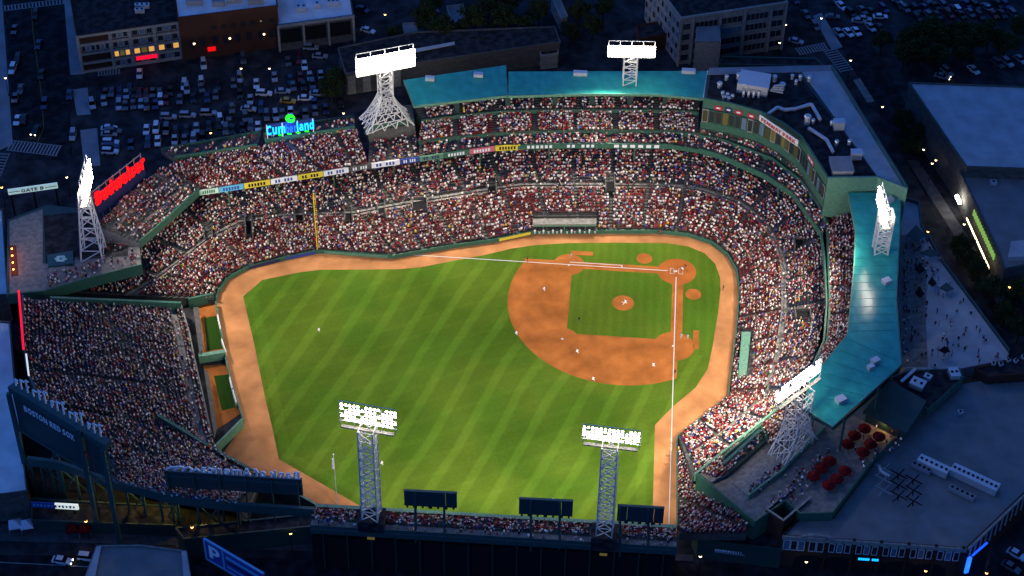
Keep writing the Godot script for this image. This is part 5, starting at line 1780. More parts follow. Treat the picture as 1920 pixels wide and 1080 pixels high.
func build_right_side() -> void:
	# brick-fronted hall at the near right
	var o := block_building("brick_hall", "long low building with blue-grey roof and a row of white-framed windows", [[1467, 1004], [1812, 1028], [1975, 872], [1985, 700], [1868, 707], [1806, 716], [1765, 740], [1640, 866], [1562, 970], [1500, 972]], 10.0, M["brick"], M["roof_membrane"])
	var a := at(1467, 1004, 10.0); var b := at(1812, 1028, 10.0); var c := at(1975, 872, 10.0)
	a.y = 0; b.y = 0; c.y = 0
	var d := (b - a).normalized()
	var out := Vector3(-d.z, 0, d.x)
	if out.z < 0: out = -out
	band("cornice", o, [a + out * .35, b + out * .35], 9.2, 10.3, .4, M["stone"])
	windows(o, a.lerp(b, .01) + out * .1, a.lerp(b, .13) + out * .1, 5.4, 9.0, 3, 1, Vector2(.86, .86), [M["pane_blue"], M["pane_dark"]], M["white_paint"])
	windows(o, a.lerp(b, .15) + out * .1, a.lerp(b, .235) + out * .1, 5.4, 9.0, 2, 1, Vector2(.84, .86), [M["pane_dark"]], M["white_paint"])
	for k in 5: windows(o, a.lerp(b, .255 + k * .148) + out * .1, a.lerp(b, .385 + k * .148) + out * .1, 5.6, 8.8, 3, 1, Vector2(.68, .86), [M["pane_dark"], M["pane_blue"], M["pane_dark"]], M["white_paint"])
	for k in 5:
		var p := a.lerp(b, .17 + k * .165) + out * .05
		var s := Shape.new()
		var w := 3.5
		var prev := p - d * w
		for j in 9:
			var t := PI * j / 8.0
			var q := p - d * w * cos(t) + Vector3(0, 2.6 + 1.5 * sin(t), 0)
			if j > 0: s.tri(p + Vector3(0, 2.6, 0) + out * .12, prev + out * .12, q + out * .12)
			prev = q
		s.quad(p - d * w + out * .12, p + d * w + out * .12, p + d * w + Vector3(0, 2.6, 0) + out * .12, p - d * w + Vector3(0, 2.6, 0) + out * .12)
		part("archway", s, M["black"], o)
	for k in 7:
		var p := a.lerp(b, .243 + k * .148) + out * .2
		var s := Shape.new()
		s.beam(Vector3(p.x, 0, p.z), Vector3(p.x, 10.6, p.z), .6)
		part("pilaster", s, M["brick_deep"], o)
	var gb := Shape.new()
	for j in 8:
		var t0 := PI * j / 8.0; var t1 := PI * (j + 1) / 8.0
		var m := a.lerp(b, .19) + out * .35
		gb.beam(m - d * 3.4 * cos(t0) + Vector3(0, 10.2 + 1.0 * sin(t0), 0), m - d * 3.4 * cos(t1) + Vector3(0, 10.2 + 1.0 * sin(t1), 0), .5)
	part("gable", gb, M["stone"], o)
	# right-hand front: slender white ribs
	var d2 := (c - b).normalized()
	var o2 := Vector3(-d2.z, 0, d2.x)
	if o2.x < 0: o2 = -o2
	for k in 16:
		var p := b.lerp(c, .04 + k * .06) + o2 * .4
		var s := Shape.new()
		s.beam(Vector3(p.x, 5.0, p.z), Vector3(p.x, 9.8, p.z), .35)
		part("rib", s, M["stone"], o)
	band("cornice", o, [b + o2 * .5, c + o2 * .5], 9.8, 10.4, .5, M["stone"])
	# blue lit sign on the corner
	var bs := thing("corner_sign", "tall bright blue lit sign hanging on the corner of the brick hall", "sign")
	var f := b + o2 * 1.0 + out * 1.0
	var s3 := Shape.new()
	s3.block(Vector3(f.x, 6.4, f.z), Vector3(.9, 5.0, .5), .5)
	part("light_box", s3, M["neon_sky"], bs)
	s3 = Shape.new()
	s3.beam(Vector3(f.x + .4, 9.6, f.z), Vector3(f.x + 3.6, 11.2, f.z - 2.6), .35)
	part("light_tube", s3, M["neon_blue"], bs)
	s3 = Shape.new()
	s3.beam(b + Vector3(0, 8.0, 0), Vector3(f.x, 8.0, f.z), .2)
	part("bracket", s3, M["black"], bs)
	var ol := OmniLight3D.new()
	ol.name = "light"
	ol.light_color = Color(.15, .35, 1.0); ol.light_energy = 12.0; ol.light_size = .8; ol.omni_range = 40.0; ol.omni_attenuation = 2.0; ol.shadow_enabled = true
	ol.position = Vector3(f.x + 1.0, 6.4, f.z + 1.0)
	bs.add_child(ol)
	var ns := thing("shop_sign", "row of glowing blue letters on the front of the brick hall", "sign")
	for k in 9:
		if k == 5: continue
		s3 = Shape.new()
		var p := a.lerp(b, .435 + k * .0125) + out * .6
		s3.block(Vector3(p.x, 4.7, p.z), Vector3(.42, .62, .12))
		part("lit_letter", s3, M["neon_cyan"], ns)
	s3 = Shape.new()
	var pm := a.lerp(b, .485) + out * .4
	s3.block(Vector3(pm.x, 4.7, pm.z), Vector3(6.2, 1.0, .2))
	part("backing", s3, M["black"], ns)
	# machines on its roof
	box_on("rooftop_chiller", "long pale chiller with a row of fans on the hall roof beside the pipe rack", "air unit", 1749, 880, 10.0, Vector3(7.2, 1.9, 2.2), -.52, M["duct"])
	box_on("rooftop_chiller", "longest pale chiller with many fans on the hall roof", "air unit", 1826, 905, 10.0, Vector3(11.0, 2.0, 2.4), -.52, M["duct"])
	box_on("rooftop_box", "low grey box in front of the shorter chiller", "air unit", 1727, 880, 10.0, Vector3(4.6, 1.0, 1.2), -.52, M["roof_mid"])
	box_on("rooftop_box", "low grey box in front of the longest chiller", "air unit", 1803, 927, 10.0, Vector3(6.0, 1.0, 1.2), -.52, M["roof_mid"])
	var rack := thing("pipe_rack", "dark open pipe rack standing on the hall roof", "pipe rack")
	for k in 9:
		var s := Shape.new()
		var p := at(1655 + (k % 3) * 28, 888 + (k / 3) * 20 + (k % 3) * 10, 10.0)
		s.beam(p, p + Vector3(0, 1.6, 0), .25)
		s.beam(p + Vector3(-1.8, 1.6, -1.2), p + Vector3(1.8, 1.6, 1.2), .22)
		s.beam(p + Vector3(-1.4, 1.4, 1.8), p + Vector3(1.4, 1.4, -1.8), .22)
		part("frame", s, M["steel_grey"] if k % 3 == 0 else M["black"], rack)
	var sp := Shape.new()
	sp.beam(at(1648, 873, 11.4), at(1652, 884, 11.4), .5); sp.beam(at(1652, 884, 11.4), at(1668, 893, 11.4), .5)
	part("pipe", sp, M["white_paint"], rack)
	for v in [[1800, 776], [1752, 690]]:
		box_on("roof_hatch", "small pale hatch alone on the hall roof" if v[0] == 1800 else "small pale hatch by the plaza edge", "hatch", v[0], v[1], 10.0 if v[0] == 1800 else 8.0, Vector3(.9, .9, .9), .2, M["duct"])
	# brick neighbour and plaza roof
	var br := block_building("brick_house", "dark brick block with a cluttered flat roof beside the blue plaza", [[1828, 690], [1925, 668], [1990, 650], [1990, 715], [1925, 700], [1852, 705]], 12.5, M["brick"], M["roof_dark"])
	windows(br, at(1852, 705, 12.5) * Vector3(1, 0, 1), at(1925, 700, 12.5) * Vector3(1, 0, 1), 3.0, 11.0, 4, 2, Vector2(.5, .6), [M["pane_dark"]], M["brick_deep"])
	for k in 5: box_on("roof_vent", "small grey vent on the dark brick block's roof", "vent", 1862 + k * 14, 684 - k * 3 + (k % 2) * 4, 12.3, Vector3(.8, .7, .8), .3 * k, M["duct"], "vents on the dark brick block")
	var pl := thing("concourse_deck", "wide blue-grey concourse roof with scattered people beyond the teal roof", "terrace")
	var s := Shape.new()
	var edge := [[1692, 374], [1722, 384], [1726, 424], [1768, 496], [1892, 662], [1886, 674], [1806, 690], [1760, 698], [1694, 690], [1684, 560], [1690, 450]]
	s.slab(pts(edge, 8.0), 0, 0.0)
	part("slab", s, M["roof_grey"], pl)
	band("edge_rail", pl, pts([[1692, 374], [1722, 384], [1726, 424], [1768, 496], [1892, 662]], 8.0), .0, 1.1, .25, M["teal_steel"])
	s = Shape.new()
	s.slab(pts([[1688, 440], [1722, 440], [1738, 500], [1736, 600], [1740, 688], [1692, 688], [1686, 560]], 8.06), .05)
	part("walk_strip", s, M["concrete"], pl)
	for q in [[1716, 455, 5.0, 3.4], [1742, 490, 5.6, 1.6], [1745, 545, 2.2, 2.0], [1722, 520, 2.6, 2.2], [1772, 555, 3.6, 1.8], [1722, 565, 2.2, 2.4], [1768, 672, 2.8, 1.2]]:
		var k := Shape.new()
		var p := at(q[0], q[1], 8.06)
		k.slab([p + Vector3(-q[2] * .5, 2.6, 0), p + Vector3(0, 3.0, -q[3]), p + Vector3(q[2] * .5, 2.6, 0), p + Vector3(0, 2.5, q[3] * .6)], .15)
		var t := thing("stall_canopy", "dark canopy over a stall on the concourse roof", "canopy", Vector3.ZERO, 0, "stall canopies on the concourse roof")
		part("canopy", k, M["green_dark"] if q[2] > 3 else M["black"], t)
		k = Shape.new()
		for e in [Vector3(-q[2] * .45, 0, 0), Vector3(q[2] * .45, 0, 0)]: k.tube(p + e, p + e + Vector3(0, 2.5, 0), .06, .06, 6)
		part("post", k, M["steel_grey"], t)
	for k in 150:
		var y := rng.randf_range(450, 685)
		var x := 1694 + pow(rng.randf(), 1.8) * (40 + (y - 450) * .62)
		take("terrace", at(x, y, 8.07), Vector3(rng.randfn(), 0, rng.randfn()), {"standing": .75})
	# big flat-roofed hall at the upper right
	var g := block_building("flat_roofed_garage", "very large building with a plain blue-grey roof across the street", [[1705, 155], [1990, 165], [1990, 318], [1812, 312]], 13.0, M["concrete_dark"], M["roof_grey"])
	var g2 := block_building("garage_annex", "lower wing of the large building with green-lit ground-floor windows", [[1801, 322], [1990, 326], [1990, 470], [1926, 495], [1884, 503], [1872, 470]], 9.5, M["concrete_dark"], M["roof_membrane"])
	var ga := at(1801, 322, 9.5) * Vector3(1, 0, 1); var gc := at(1884, 503, 9.5) * Vector3(1, 0, 1)
	var gd := (gc - ga).normalized()
	var go := Vector3(-gd.z, 0, gd.x)
	if go.x > 0: go = -go
	for k in 15:
		var p := ga.lerp(gc, .36 + k * .032) + go * .3
		s = Shape.new()
		s.beam(p + gd * .1 + Vector3(0, 7.3, 0), p + gd * .74 + Vector3(0, 7.3, 0), .3, 1.8)
		part("lit_window", s, M["window_lime"], g2)
	s = Shape.new()
	s.beam(ga.lerp(gc, .34) + go * 1.4 + Vector3(0, 4.6, 0), ga.lerp(gc, .86) + go * 1.4 + Vector3(0, 4.6, 0), .25)
	part("light_strip", s, M["lamp_pale"], g2)
	s = Shape.new()
	s.beam(ga.lerp(gc, .1) + go * 1.4 + Vector3(0, 4.6, 0), ga.lerp(gc, .18) + go * 1.4 + Vector3(0, 4.6, 0), .7)
	part("light_strip", s, M["lamp_white"], g2)
	box_on("roof_hatch", "small pale hatch on the lower wing with the green-lit windows", "hatch", 1862, 345, 9.3, Vector3(1.6, .9, 1.6), .1, M["duct"])
	s = Shape.new()
	s.slab(pts([[1896, 452], [1990, 445], [1990, 478], [1890, 482]], 10.6), 0, 9.0)
	part("raised_roof", s, M["roof_grey"], g2)
func build_left_side() -> void:
	# roof deck in the right-field corner
	var o := thing("emblem_terrace", "dark roof deck with a painted emblem and people along its green rail", "terrace")
	var s := Shape.new()
	s.slab(pts([[14, 412], [88, 384], [160, 392], [186, 430], [262, 458], [266, 500], [180, 522], [82, 551], [12, 557]], 13.0), 1.5)
	part("slab", s, M["green_dark"], o)
	s = Shape.new()
	s.slab(pts([[14, 412], [88, 384], [160, 392], [186, 430], [196, 446], [140, 470], [14, 500]], 11.4), 0, 0.0)
	part("body", s, M["green_dark"], o)
	s = Shape.new()
	s.slab(pts([[82, 404], [160, 396], [185, 432], [240, 452], [240, 480], [86, 492]], 13.14), .1)
	part("roof_patch", s, M["roof_dark"], o)
	s = Shape.new()
	s.slab(pts([[18, 415], [80, 392], [80, 494], [140, 500], [140, 474], [262, 462], [264, 498], [180, 518], [84, 546], [18, 552]], 13.14), .1)
	part("floor", s, M["concrete"], o)
	band("front_rail", o, pts([[14, 557], [82, 551], [180, 523], [267, 501]], 13.0), -2.2, 1.1, .35, M["green"])
	s = Shape.new()
	s.slab(pts([[88, 478], [136, 470], [138, 494], [90, 500]], 13.5), .3)
	part("banner", s, M["teal_steel"], o)
	s = Shape.new()
	var ec := at(114, 485, 13.62)
	for k in 6: s.ball(ec + Vector3(cos(k) * .9, 0, sin(k) * .8), Vector3(.7, .05, .45), 8, 4)
	part("emblem", s, M["sign_mint"], o)
	for k in 85:
		var x := rng.randf_range(90, 262)
		var y := lerpf(548, 502, (x - 82) / 184.0) - rng.randf_range(4, 26)
		if x > 186 and rng.randf() < .8: y -= rng.randf_range(0, 40)
		take("terrace", at(x, y, 13.16), Vector3(.6, 0, .8), {"standing": .75})
	# orange-lit strip and blue roof at the far left
	var lb := block_building("roadside_building", "building with a pale blue roof along the street behind the bleachers", [[-60, 596], [18, 604], [26, 700], [50, 920], [-60, 935]], 9.0, M["concrete_dark"], M["roof_white"])
	var lb2 := block_building("narrow_building", "narrow building with blue roof beside the right-field deck", [[-60, 390], [4, 392], [14, 552], [-60, 556]], 9.0, M["concrete_dark"], M["roof_white"])
	s = Shape.new()
	s.slab(pts([[17, 460], [30, 460], [34, 515], [22, 517]], 13.3), .1)
	part("lit_strip", s, M["brick"], lb2)
	for k in 4: lamp_ball(at(22 + k, 466 + k * 13, 14.2), "warm orange bulb over the walkway beside the right-field deck", "orange bulbs beside the deck", "lamp_warm", .22, Color(1, .5, .2), 3.0)
	# red lit script letters on a frame
	var rs := thing("red_letter_sign", "long row of glowing red letters on a frame over the right-field corner", "sign")
	var l := at(181, 386, 21.5); var r := at(272, 314, 21.5)
	var d := (r - l).normalized()
	var back := Vector3(d.z, 0, -d.x)
	if back.dot(FIELD_MID - l) > 0: back = -back
	letters("lettering", "Budweiser", rs, l, r, 4.2, M["neon_red"], .5)
	s = Shape.new()
	for y in [.2, 2.0, 3.9]: s.beam(l + back * .9 + Vector3(0, y, 0), r + back * .9 + Vector3(0, y, 0), .2)
	for k in 8:
		var p := l.lerp(r, k / 7.0) + back * 1.0
		s.beam(Vector3(p.x, 13.0, p.z), p + Vector3(0, 4.2, 0), .22)
	part("frame", s, M["steel_grey"], rs)
	band("base_panel", rs, [l + back * .3, r + back * .3], -3.4, -.4, .3, M["sign_navy"])
	# blue and green lit sign
	var cs := thing("blue_letter_sign", "glowing blue script sign with a green leaf above it on white posts", "sign")
	l = at(499, 257, 20.0); r = at(590, 244, 20.0)
	band("back_panel", cs, [l + Vector3(0, 0, -.5), r + Vector3(0, 0, -.5)], .0, 3.7, .25, M["sign_navy"])
	for q in [["Cum", .02, .4, "neon_cyan"], ["ber", .41, .63, "neon_blue"], ["land", .64, .99, "neon_cyan"]]:
		letters("lettering", q[0], cs, l.lerp(r, q[1]) + Vector3(0, .5, 0), l.lerp(r, q[2]) + Vector3(0, .5, 0), 2.9 if q[0] != "ber" else 2.6, M[q[3]], .3)
	s = Shape.new()
	var m := l.lerp(r, .52) + Vector3(0, 4.9, 0)
	s.tube(m + Vector3(0, 0, -.2), m + Vector3(0, 0, .2), 1.25, 1.25, 16)
	part("leaf_light", s, M["neon_green"], cs)
	s = Shape.new()
	s.ball(m + Vector3(.35, .2, .25), Vector3(.5, .4, .1), 8, 5)
	part("leaf_gap", s, M["green_dark"], cs)
	for k in 4:
		s = Shape.new()
		var p := l.lerp(r, .3 + k * .18)
		s.block(p + Vector3(0, .15, .2), Vector3(1.1, .35, .2))
		part("light_dash", s, M["neon_green"], cs)
	for k in 4:
		var p := l.lerp(r, .03 + k * .315)
		s = Shape.new()
		s.beam(Vector3(p.x, 18.4, p.z), p + Vector3(0, 3.9, 0), .24)
		part("post", s, M["white_paint"], cs)
	for q in [[(at(227, 350, 21.5) + at(227, 350, 21.5)) / 2 + Vector3(1.5, 2, 1.5), Color(1, .06, .06), 14.0, rs], [m + Vector3(0, -2.6, 2.0), Color(.1, .5, 1.0), 30.0, cs]]:
		var al := OmniLight3D.new()
		al.name = "light"
		al.light_color = q[1]; al.light_energy = q[2]; al.light_size = 1.2; al.omni_range = 60.0; al.omni_attenuation = 2.0; al.shadow_enabled = true
		al.position = q[0]
		q[3].add_child(al)
	# gate sign
	var gs := thing("gate_sign", "long pale lit sign with dark letters over a dark gate", "sign")
	l = at(16, 365, 7.0); r = at(109, 352, 7.0)
	band("panel", gs, [l, r], 0, 1.7, .4, M["sign_lit"])
	letters("lettering", "GATE B", gs, l.lerp(r, .27) + Vector3(0, .35, .26), l.lerp(r, .72) + Vector3(0, .35, .26), 1.0, M["sign_navy"], .08)
	band("stripe", gs, [l.lerp(r, .02) + Vector3(0, 0, .22), l.lerp(r, .24) + Vector3(0, 0, .22)], .75, .95, .04, M["green"])
	band("stripe", gs, [l.lerp(r, .75) + Vector3(0, 0, .22), l.lerp(r, .98) + Vector3(0, 0, .22)], .75, .95, .04, M["green"])
	for k in 3:
		s = Shape.new()
		var p := l.lerp(r, .05 + k * .45)
		s.beam(Vector3(p.x, 0, p.z), p, .4)
		part("post", s, M["black"], gs)
	# red lit line on the bleacher back
	var rl := thing("red_light_line", "thin glowing red line along the back rail of the bleachers", "light strip")
	l = at(35, 545, 17.4); r = at(44, 655, 17.4)
	s = Shape.new()
	s.beam(l, r, .45)
	part("light_tube", s, M["neon_pink"], rl)
	s = Shape.new()
	for k in 5:
		var p := l.lerp(r, k / 4.0)
		s.beam(Vector3(p.x, 0, p.z), p + Vector3(0, -.2, 0), .25)
	part("post", s, M["teal_steel"], rl)
	s = Shape.new()
	s.beam(at(49, 664, 16.8), at(54, 704, 16.8), .35)
	single("white_light_strip", s, M["sign_lit_white"], "short white lit strip at the back of the bleachers", "light strip")

func build_street_front() -> void:
	# low wings between the wall and the street
	for q in [[[[330, 990], [600, 962], [600, 985], [345, 1010]], 6.0, "dark low wing under the back of the bank sign"], [[[1300, 985], [1445, 960], [1466, 1005], [1466, 1030], [1310, 1010]], 6.5, "dark low wing between the tall wall and the brick hall"], [[[60, 935], [330, 950], [330, 985], [60, 975]], 3.8, "dark street-side gate block under the bleachers"]]:
		block_building("low_wing", q[2], q[0], q[1], M["green_dark"], M["roof_dark"])
	var s := Shape.new()
	# roofs near the bottom edge
	var b := block_building("corner_building", "building with a shallow blue-grey gabled roof by the street", [[182, 1024], [266, 1023], [349, 1034], [362, 1110], [150, 1110]], 11.0, M["concrete"], M["roof_membrane"])
	s.slab(pts([[182, 1024], [190, 1024], [172, 1110], [150, 1110]], 11.25), .2)
	part("roof_edge", s, M["roof_grey"], b)
	s = Shape.new()
	s.slab(pts([[340, 1033], [349, 1034], [362, 1110], [346, 1110]], 11.25), .2)
	part("roof_edge", s, M["roof_grey"], b)
	# parking sign
	var ps := thing("parking_sign", "big blue parking sign with a white letter on a slanting frame", "sign")
	var l := at(389, 1046, 9.0); var r := at(500, 1112, 9.0)
	band("panel", ps, [l, r], 0, 6.6, .4, M["sign_blue"])
	var d := (r - l).normalized()
	var out := Vector3(-d.z, 0, d.x)
	if out.dot(EYE - l) < 0: out = -out
	var w := l.distance_to(r)
	for e in [[0.0, 0.0, 1.0, 0.0], [0.0, 6.6, 1.0, 6.6], [0.0, 0.0, 0.0, 6.6], [.31, 0.0, .31, 6.6]]:
		s = Shape.new()
		s.beam(l + d * w * e[0] + Vector3(0, e[1], 0) + out * .25, l + d * w * e[2] + Vector3(0, e[3], 0) + out * .25, .35)
		part("border", s, M["sign_cyan"], ps)
	letters("lettering", "P", ps, l + d * w * .07 + out * .3 + Vector3(0, 1.5, 0), l + d * w * .25 + out * .3 + Vector3(0, 1.5, 0), 3.8, M["sign_white"], .12)
	for k in 3:
		s = Shape.new()
		s.beam(l + d * w * .36 + out * .3 + Vector3(0, 1.6 + k * 1.5, 0), l + d * w * .94 + out * .3 + Vector3(0, 1.6 + k * 1.5, 0), .12, .7 if k else .3)
		part("print_line", s, M["sign_cyan"] if k != 1 else M["sign_navy"], ps)
	s = Shape.new()
	for k in 2:
		var p := l + d * w * (.15 + .6 * k) - out * .4
		s.beam(Vector3(p.x, 0, p.z), p + Vector3(0, 6, 0), .5)
	part("post", s, M["black"], ps)
	# lit name strip at the left
	var ns := thing("lit_name_strip", "long lit sign, blue at one end and white at the other, at street level", "sign")
	l = at(60, 950, 5.0); r = at(148, 955, 5.0)
	band("panel", ns, [l, l.lerp(r, .5)], 0, 1.6, .4, M["sign_blue"])
	band("panel", ns, [l.lerp(r, .505), r], 0, 1.6, .4, M["sign_lit_white"])
	for k in 12:
		s = Shape.new()
		var p := l.lerp(r, .06 + k * .077) + Vector3(0, .85, .24)
		s.block(p, Vector3(.42, .75 - .2 * (k % 2), .08))
		if k % 3 == 1: s.block(p + Vector3(.22, .2, 0), Vector3(.3, .2, .07))
		part("letter", s, M["sign_cyan"] if k < 6 else M["sign_navy"], ns)
	s = Shape.new()
	for k in 3: s.beam(l.lerp(r, .1 + .4 * k) * Vector3(1, 0, 1), l.lerp(r, .1 + .4 * k), .3)
	part("post", s, M["black"], ns)
	s = Shape.new()
	var w2 := thing("grey_name_strip", "row of small pale letters on the dark wing by the tall wall", "sign")
	for k in 11:
		s = Shape.new()
		var p := at(1342 + k * 4.8, 1031 + k * .6, 3.0)
		s.block(p + Vector3(0, .5, .3), Vector3(.42, .5 + .2 * (k % 2), .3))
		part("letter", s, M["sign_white"], w2)
	s = Shape.new()
	s.beam(at(1340, 1034, 3.0), at(1396, 1041, 3.0), .3)
	part("backing", s, M["roof_mid"], w2)
	# red inflatable flag on the street
	var f := thing("red_banner", "tall glowing red banner standing on the dark street", "banner", at(562, 1006, 0))
	s = Shape.new()
	for k in 8:
		var t0 := k / 8.0; var t1 := (k + 1) / 8.0
		s.tube(Vector3(0, .3 + 4.0 * t0, 0), Vector3(0, .3 + 4.0 * t1, 0), .12 + .45 * sin(PI * t0), .12 + .45 * sin(PI * t1), 8)
	own("flag_light", s.mesh(), M["neon_red"], f)
	s = Shape.new()
	s.tube(Vector3.ZERO, Vector3(0, .4, 0), .3, .2, 8)
	own("foot", s.mesh(), M["black"], f)
	# tents
	for q in [[31, 995, "white"], [53, 995, "white"], [137, 1002, "red"], [161, 1002, "red"]]:
		var t := thing("market_tent", "small pointed %s tent on the pavement behind the bleachers" % q[2], "tent", at(q[0], q[1], .1), .3, "%s tents behind the bleachers" % q[2])
		s = Shape.new()
		for e in [[-1, -1, 1, -1], [1, -1, 1, 1], [1, 1, -1, 1], [-1, 1, -1, -1]]:
			s.tri(Vector3(0, 3.6, 0), Vector3(e[2] * 1.4, 2.3, e[3] * 1.4), Vector3(e[0] * 1.4, 2.3, e[1] * 1.4))
			s.quad(Vector3(e[2] * 1.4, 2.3, e[3] * 1.4), Vector3(e[2] * 1.4, 2.0, e[3] * 1.4), Vector3(e[0] * 1.4, 2.0, e[1] * 1.4), Vector3(e[0] * 1.4, 2.3, e[1] * 1.4))
		own("canopy", s.mesh(), M["canvas_white"] if q[2] == "white" else M["canvas_red"], t)
		for e in [[-1.3, -1.3], [1.3, -1.3], [1.3, 1.3], [-1.3, 1.3]]:
			s = Shape.new()
			s.tube(Vector3(e[0], 0, e[1]), Vector3(e[0], 2.1, e[1]), .05, .05, 6)
			own("leg", s.mesh(), M["steel_grey"], t)
func build_city() -> void:
	# building with a concrete frame
	var base := at(148, 136, 0)
	var h := rise(base, 66)
	var A := block_building("loft_building", "four-storey concrete-framed brick building with lit shop windows", [[144, 66], [334, 39], [322, -60], [126, -40]], h, M["brick_deep"], M["roof_dark"])
	var a := at(144, 66, h) * Vector3(1, 0, 1); var b := at(334, 39, h) * Vector3(1, 0, 1)
	var d := (b - a).normalized()
	var out := Vector3(-d.z, 0, d.x)
	if out.z < 0: out = -out
	for k in 5:
		var u: float = [.0, .315, .51, .755, 1.0][k]
		var s := Shape.new()
		var p := a.lerp(b, u) + out * .25
		s.beam(Vector3(p.x, 0, p.z), Vector3(p.x, h - .1, p.z), .8, .5)
		part("pier", s, M["stone"], A)
	for k in 5:
		var s := Shape.new()
		var y: float = h * [.03, .245, .49, .735, .965][k]
		s.beam(a + out * .22 + Vector3(0, y, 0), b + out * .22 + Vector3(0, y, 0), .5, .7)
		part("floor_beam", s, M["stone"], A)
	var bays := [[.02, .3], [.33, .495], [.525, .74], [.77, .985]]
	for i in 4:
		for k in 4:
			if k == 0 and i % 2 == 1: continue
			if k == 0 and i == 0: continue
			var lit: Array = [M["window_warm"], M["window_dim"]] if i == 1 and k > 0 else [M["pane_dark"], M["pane_blue"], M["pane_dark"]]
			if k == 3 and i == 1: lit = [M["window_warm"], M["pane_dark"]]
			windows(A, a.lerp(b, bays[k][0]) + out * .12, a.lerp(b, bays[k][1]) + out * .12, h * (.045 + .245 * i), h * (.225 + .245 * i), 3 if k != 0 else 6, 1, Vector2(.82, .8), lit, M["frame"])
	var rs := Shape.new()
	rs.beam(a.lerp(b, .54) + out * .7 + Vector3(0, h * .2, 0), a.lerp(b, .75) + out * .7 + Vector3(0, h * .2, 0), .4, 1.0)
	part("sign_light", rs, M["neon_pink"], A)
	for k in 5:
		box_on("roof_machine", "small machine on the dark roof of the concrete-framed building", "air unit", 258 + (k % 3) * 9, 14 + (k / 3) * 9, h - .2, Vector3(1.3, 1.2, 1.2), .2, M["duct"], "machines on the concrete-framed building")
	# brick building with pale roof
	base = at(345, 113, 0)
	h = rise(base, 33)
	var B := block_building("brick_warehouse", "tall plain brick building with a pale roof crowded with machines", [[333, 33], [520, 10], [508, -80], [322, -60]], h, M["brick"], M["roof_white"])
	a = at(333, 33, h) * Vector3(1, 0, 1); b = at(520, 10, h) * Vector3(1, 0, 1)
	windows(B, a.lerp(b, .3) + out * .1, a.lerp(b, .98) + out * .1, h * .62, h * .74, 7, 1, Vector2(.5, .6), [M["pane_dark"]], M["brick_deep"])
	windows(B, a.lerp(b, .05) + out * .1, a.lerp(b, .98) + out * .1, h * .25, h * .5, 8, 1, Vector2(.4, .7), [M["pane_dark"]], M["brick_deep"])
	rs = Shape.new()
	rs.beam(a.lerp(b, .26) + out * .5 + Vector3(0, 3.0, 0), a.lerp(b, .34) + out * .5 + Vector3(0, 3.0, 0), .4, 1.2)
	part("sign_light", rs, M["neon_red"], B)
	for q in [[365, 6, 4.5], [410, 8, 3.5], [440, 2, 4.0], [480, 4, 4.5]]: box_on("roof_machine", "dark machine on the pale roof of the brick building", "air unit", q[0], q[1], h - .2, Vector3(q[2], 1.6, 2.4), .15, M["steel_grey"], "machines on the brick building")
	for q in [[364, 82], [431, 72], [495, 64]]: lamp_ball(at(q[0], q[1], 8.0), "round white wall lamp on the plain brick building", "wall lamps on the brick building", "lamp_pale", .3, Color(1, .95, .8), 16.0)
	# low garage with a white roof
	base = at(527, 96, 0)
	h = rise(base, 47)
	var C := block_building("open_garage", "low garage with open bays and a pale roof beside the brick building", [[521, 47], [662, 28], [648, -60], [510, -50]], h, M["concrete_dark"], M["roof_white"])
	a = at(521, 47, h) * Vector3(1, 0, 1); b = at(662, 28, h) * Vector3(1, 0, 1)
	for k in 3:
		var s := Shape.new()
		s.beam(a.lerp(b, .02 + k * .33) + out * .1 + Vector3(0, h * .55, 0), a.lerp(b, .3 + k * .33) + out * .1 + Vector3(0, h * .55, 0), .2, h * .5)
		part("open_bay", s, M["black"], C)
	for k in 4:
		var s := Shape.new()
		var p := a.lerp(b, k / 3.0) + out * .3
		s.beam(Vector3(p.x, 0, p.z), Vector3(p.x, h, p.z), .6)
		part("pier", s, M["stone"], C)
	band("cornice", C, [a + out * .4, b + out * .4], h - .7, h + .1, .5, M["stone"])
	for q in [[565, 18, 3.0], [595, 12, 2.0], [625, 8, 3.6]]: box_on("roof_machine", "machine on the pale roof of the low garage", "air unit", q[0], q[1], h - .2, Vector3(q[2], 1.4, 2.0), .15, M["duct"], "machines on the low garage")
	# dark shed behind the tower
	base = at(655, 170, 0)
	h = 7.5
	var D := block_building("white_fronted_shed", "long shed with a dark roof and white front bays behind the light tower", [[648, 138], [790, 116], [1050, 78], [1040, 50], [780, 60], [634, 90]], h, M["concrete_dark"], M["roof_dark"])
	a = at(648, 138, h) * Vector3(1, 0, 1); b = at(790, 116, h) * Vector3(1, 0, 1)
	for k in 4:
		var s := Shape.new()
		s.beam(a.lerp(b, .02 + k * .2) + out * .2 + Vector3(0, 3.4, 0), a.lerp(b, .12 + k * .2) + out * .2 + Vector3(0, 3.4, 0), .3, 6.0)
		part("white_bay", s, M["stone"], D)
	var rf := Shape.new()
	rf.slab(pts([[775, 92], [852, 78], [853, 83], [776, 98]], 7.9), .2)
	part("roof_strip", rf, M["roof_grey"], D)
	# small blue roofs
	block_building("small_house", "small house with a plain blue-grey roof among dark trees", [[846, 42], [876, 40], [868, 8], [838, 12]], 6.0, M["stone"], M["roof_membrane"])
	block_building("narrow_shed", "narrow shed with a blue-grey roof at the top edge", [[1052, 34], [1064, 30], [1046, -10], [1034, -6]], 5.0, M["stone"], M["roof_membrane"])
	block_building("pale_hut", "small pale hut with flat roof between the street and the shed", [[758, 62], [782, 60], [780, 42], [756, 44]], 4.0, M["stone"], M["roof_mid"])
	block_building("white_fronted_hut", "small white-fronted hut by the orange street lamp", [[1014, 104], [1046, 100], [1046, 84], [1012, 88]], 5.0, M["stone"], M["roof_dark"])
	# concrete office block
	base = at(1274, 122, 0)
	h = rise(base, 33)
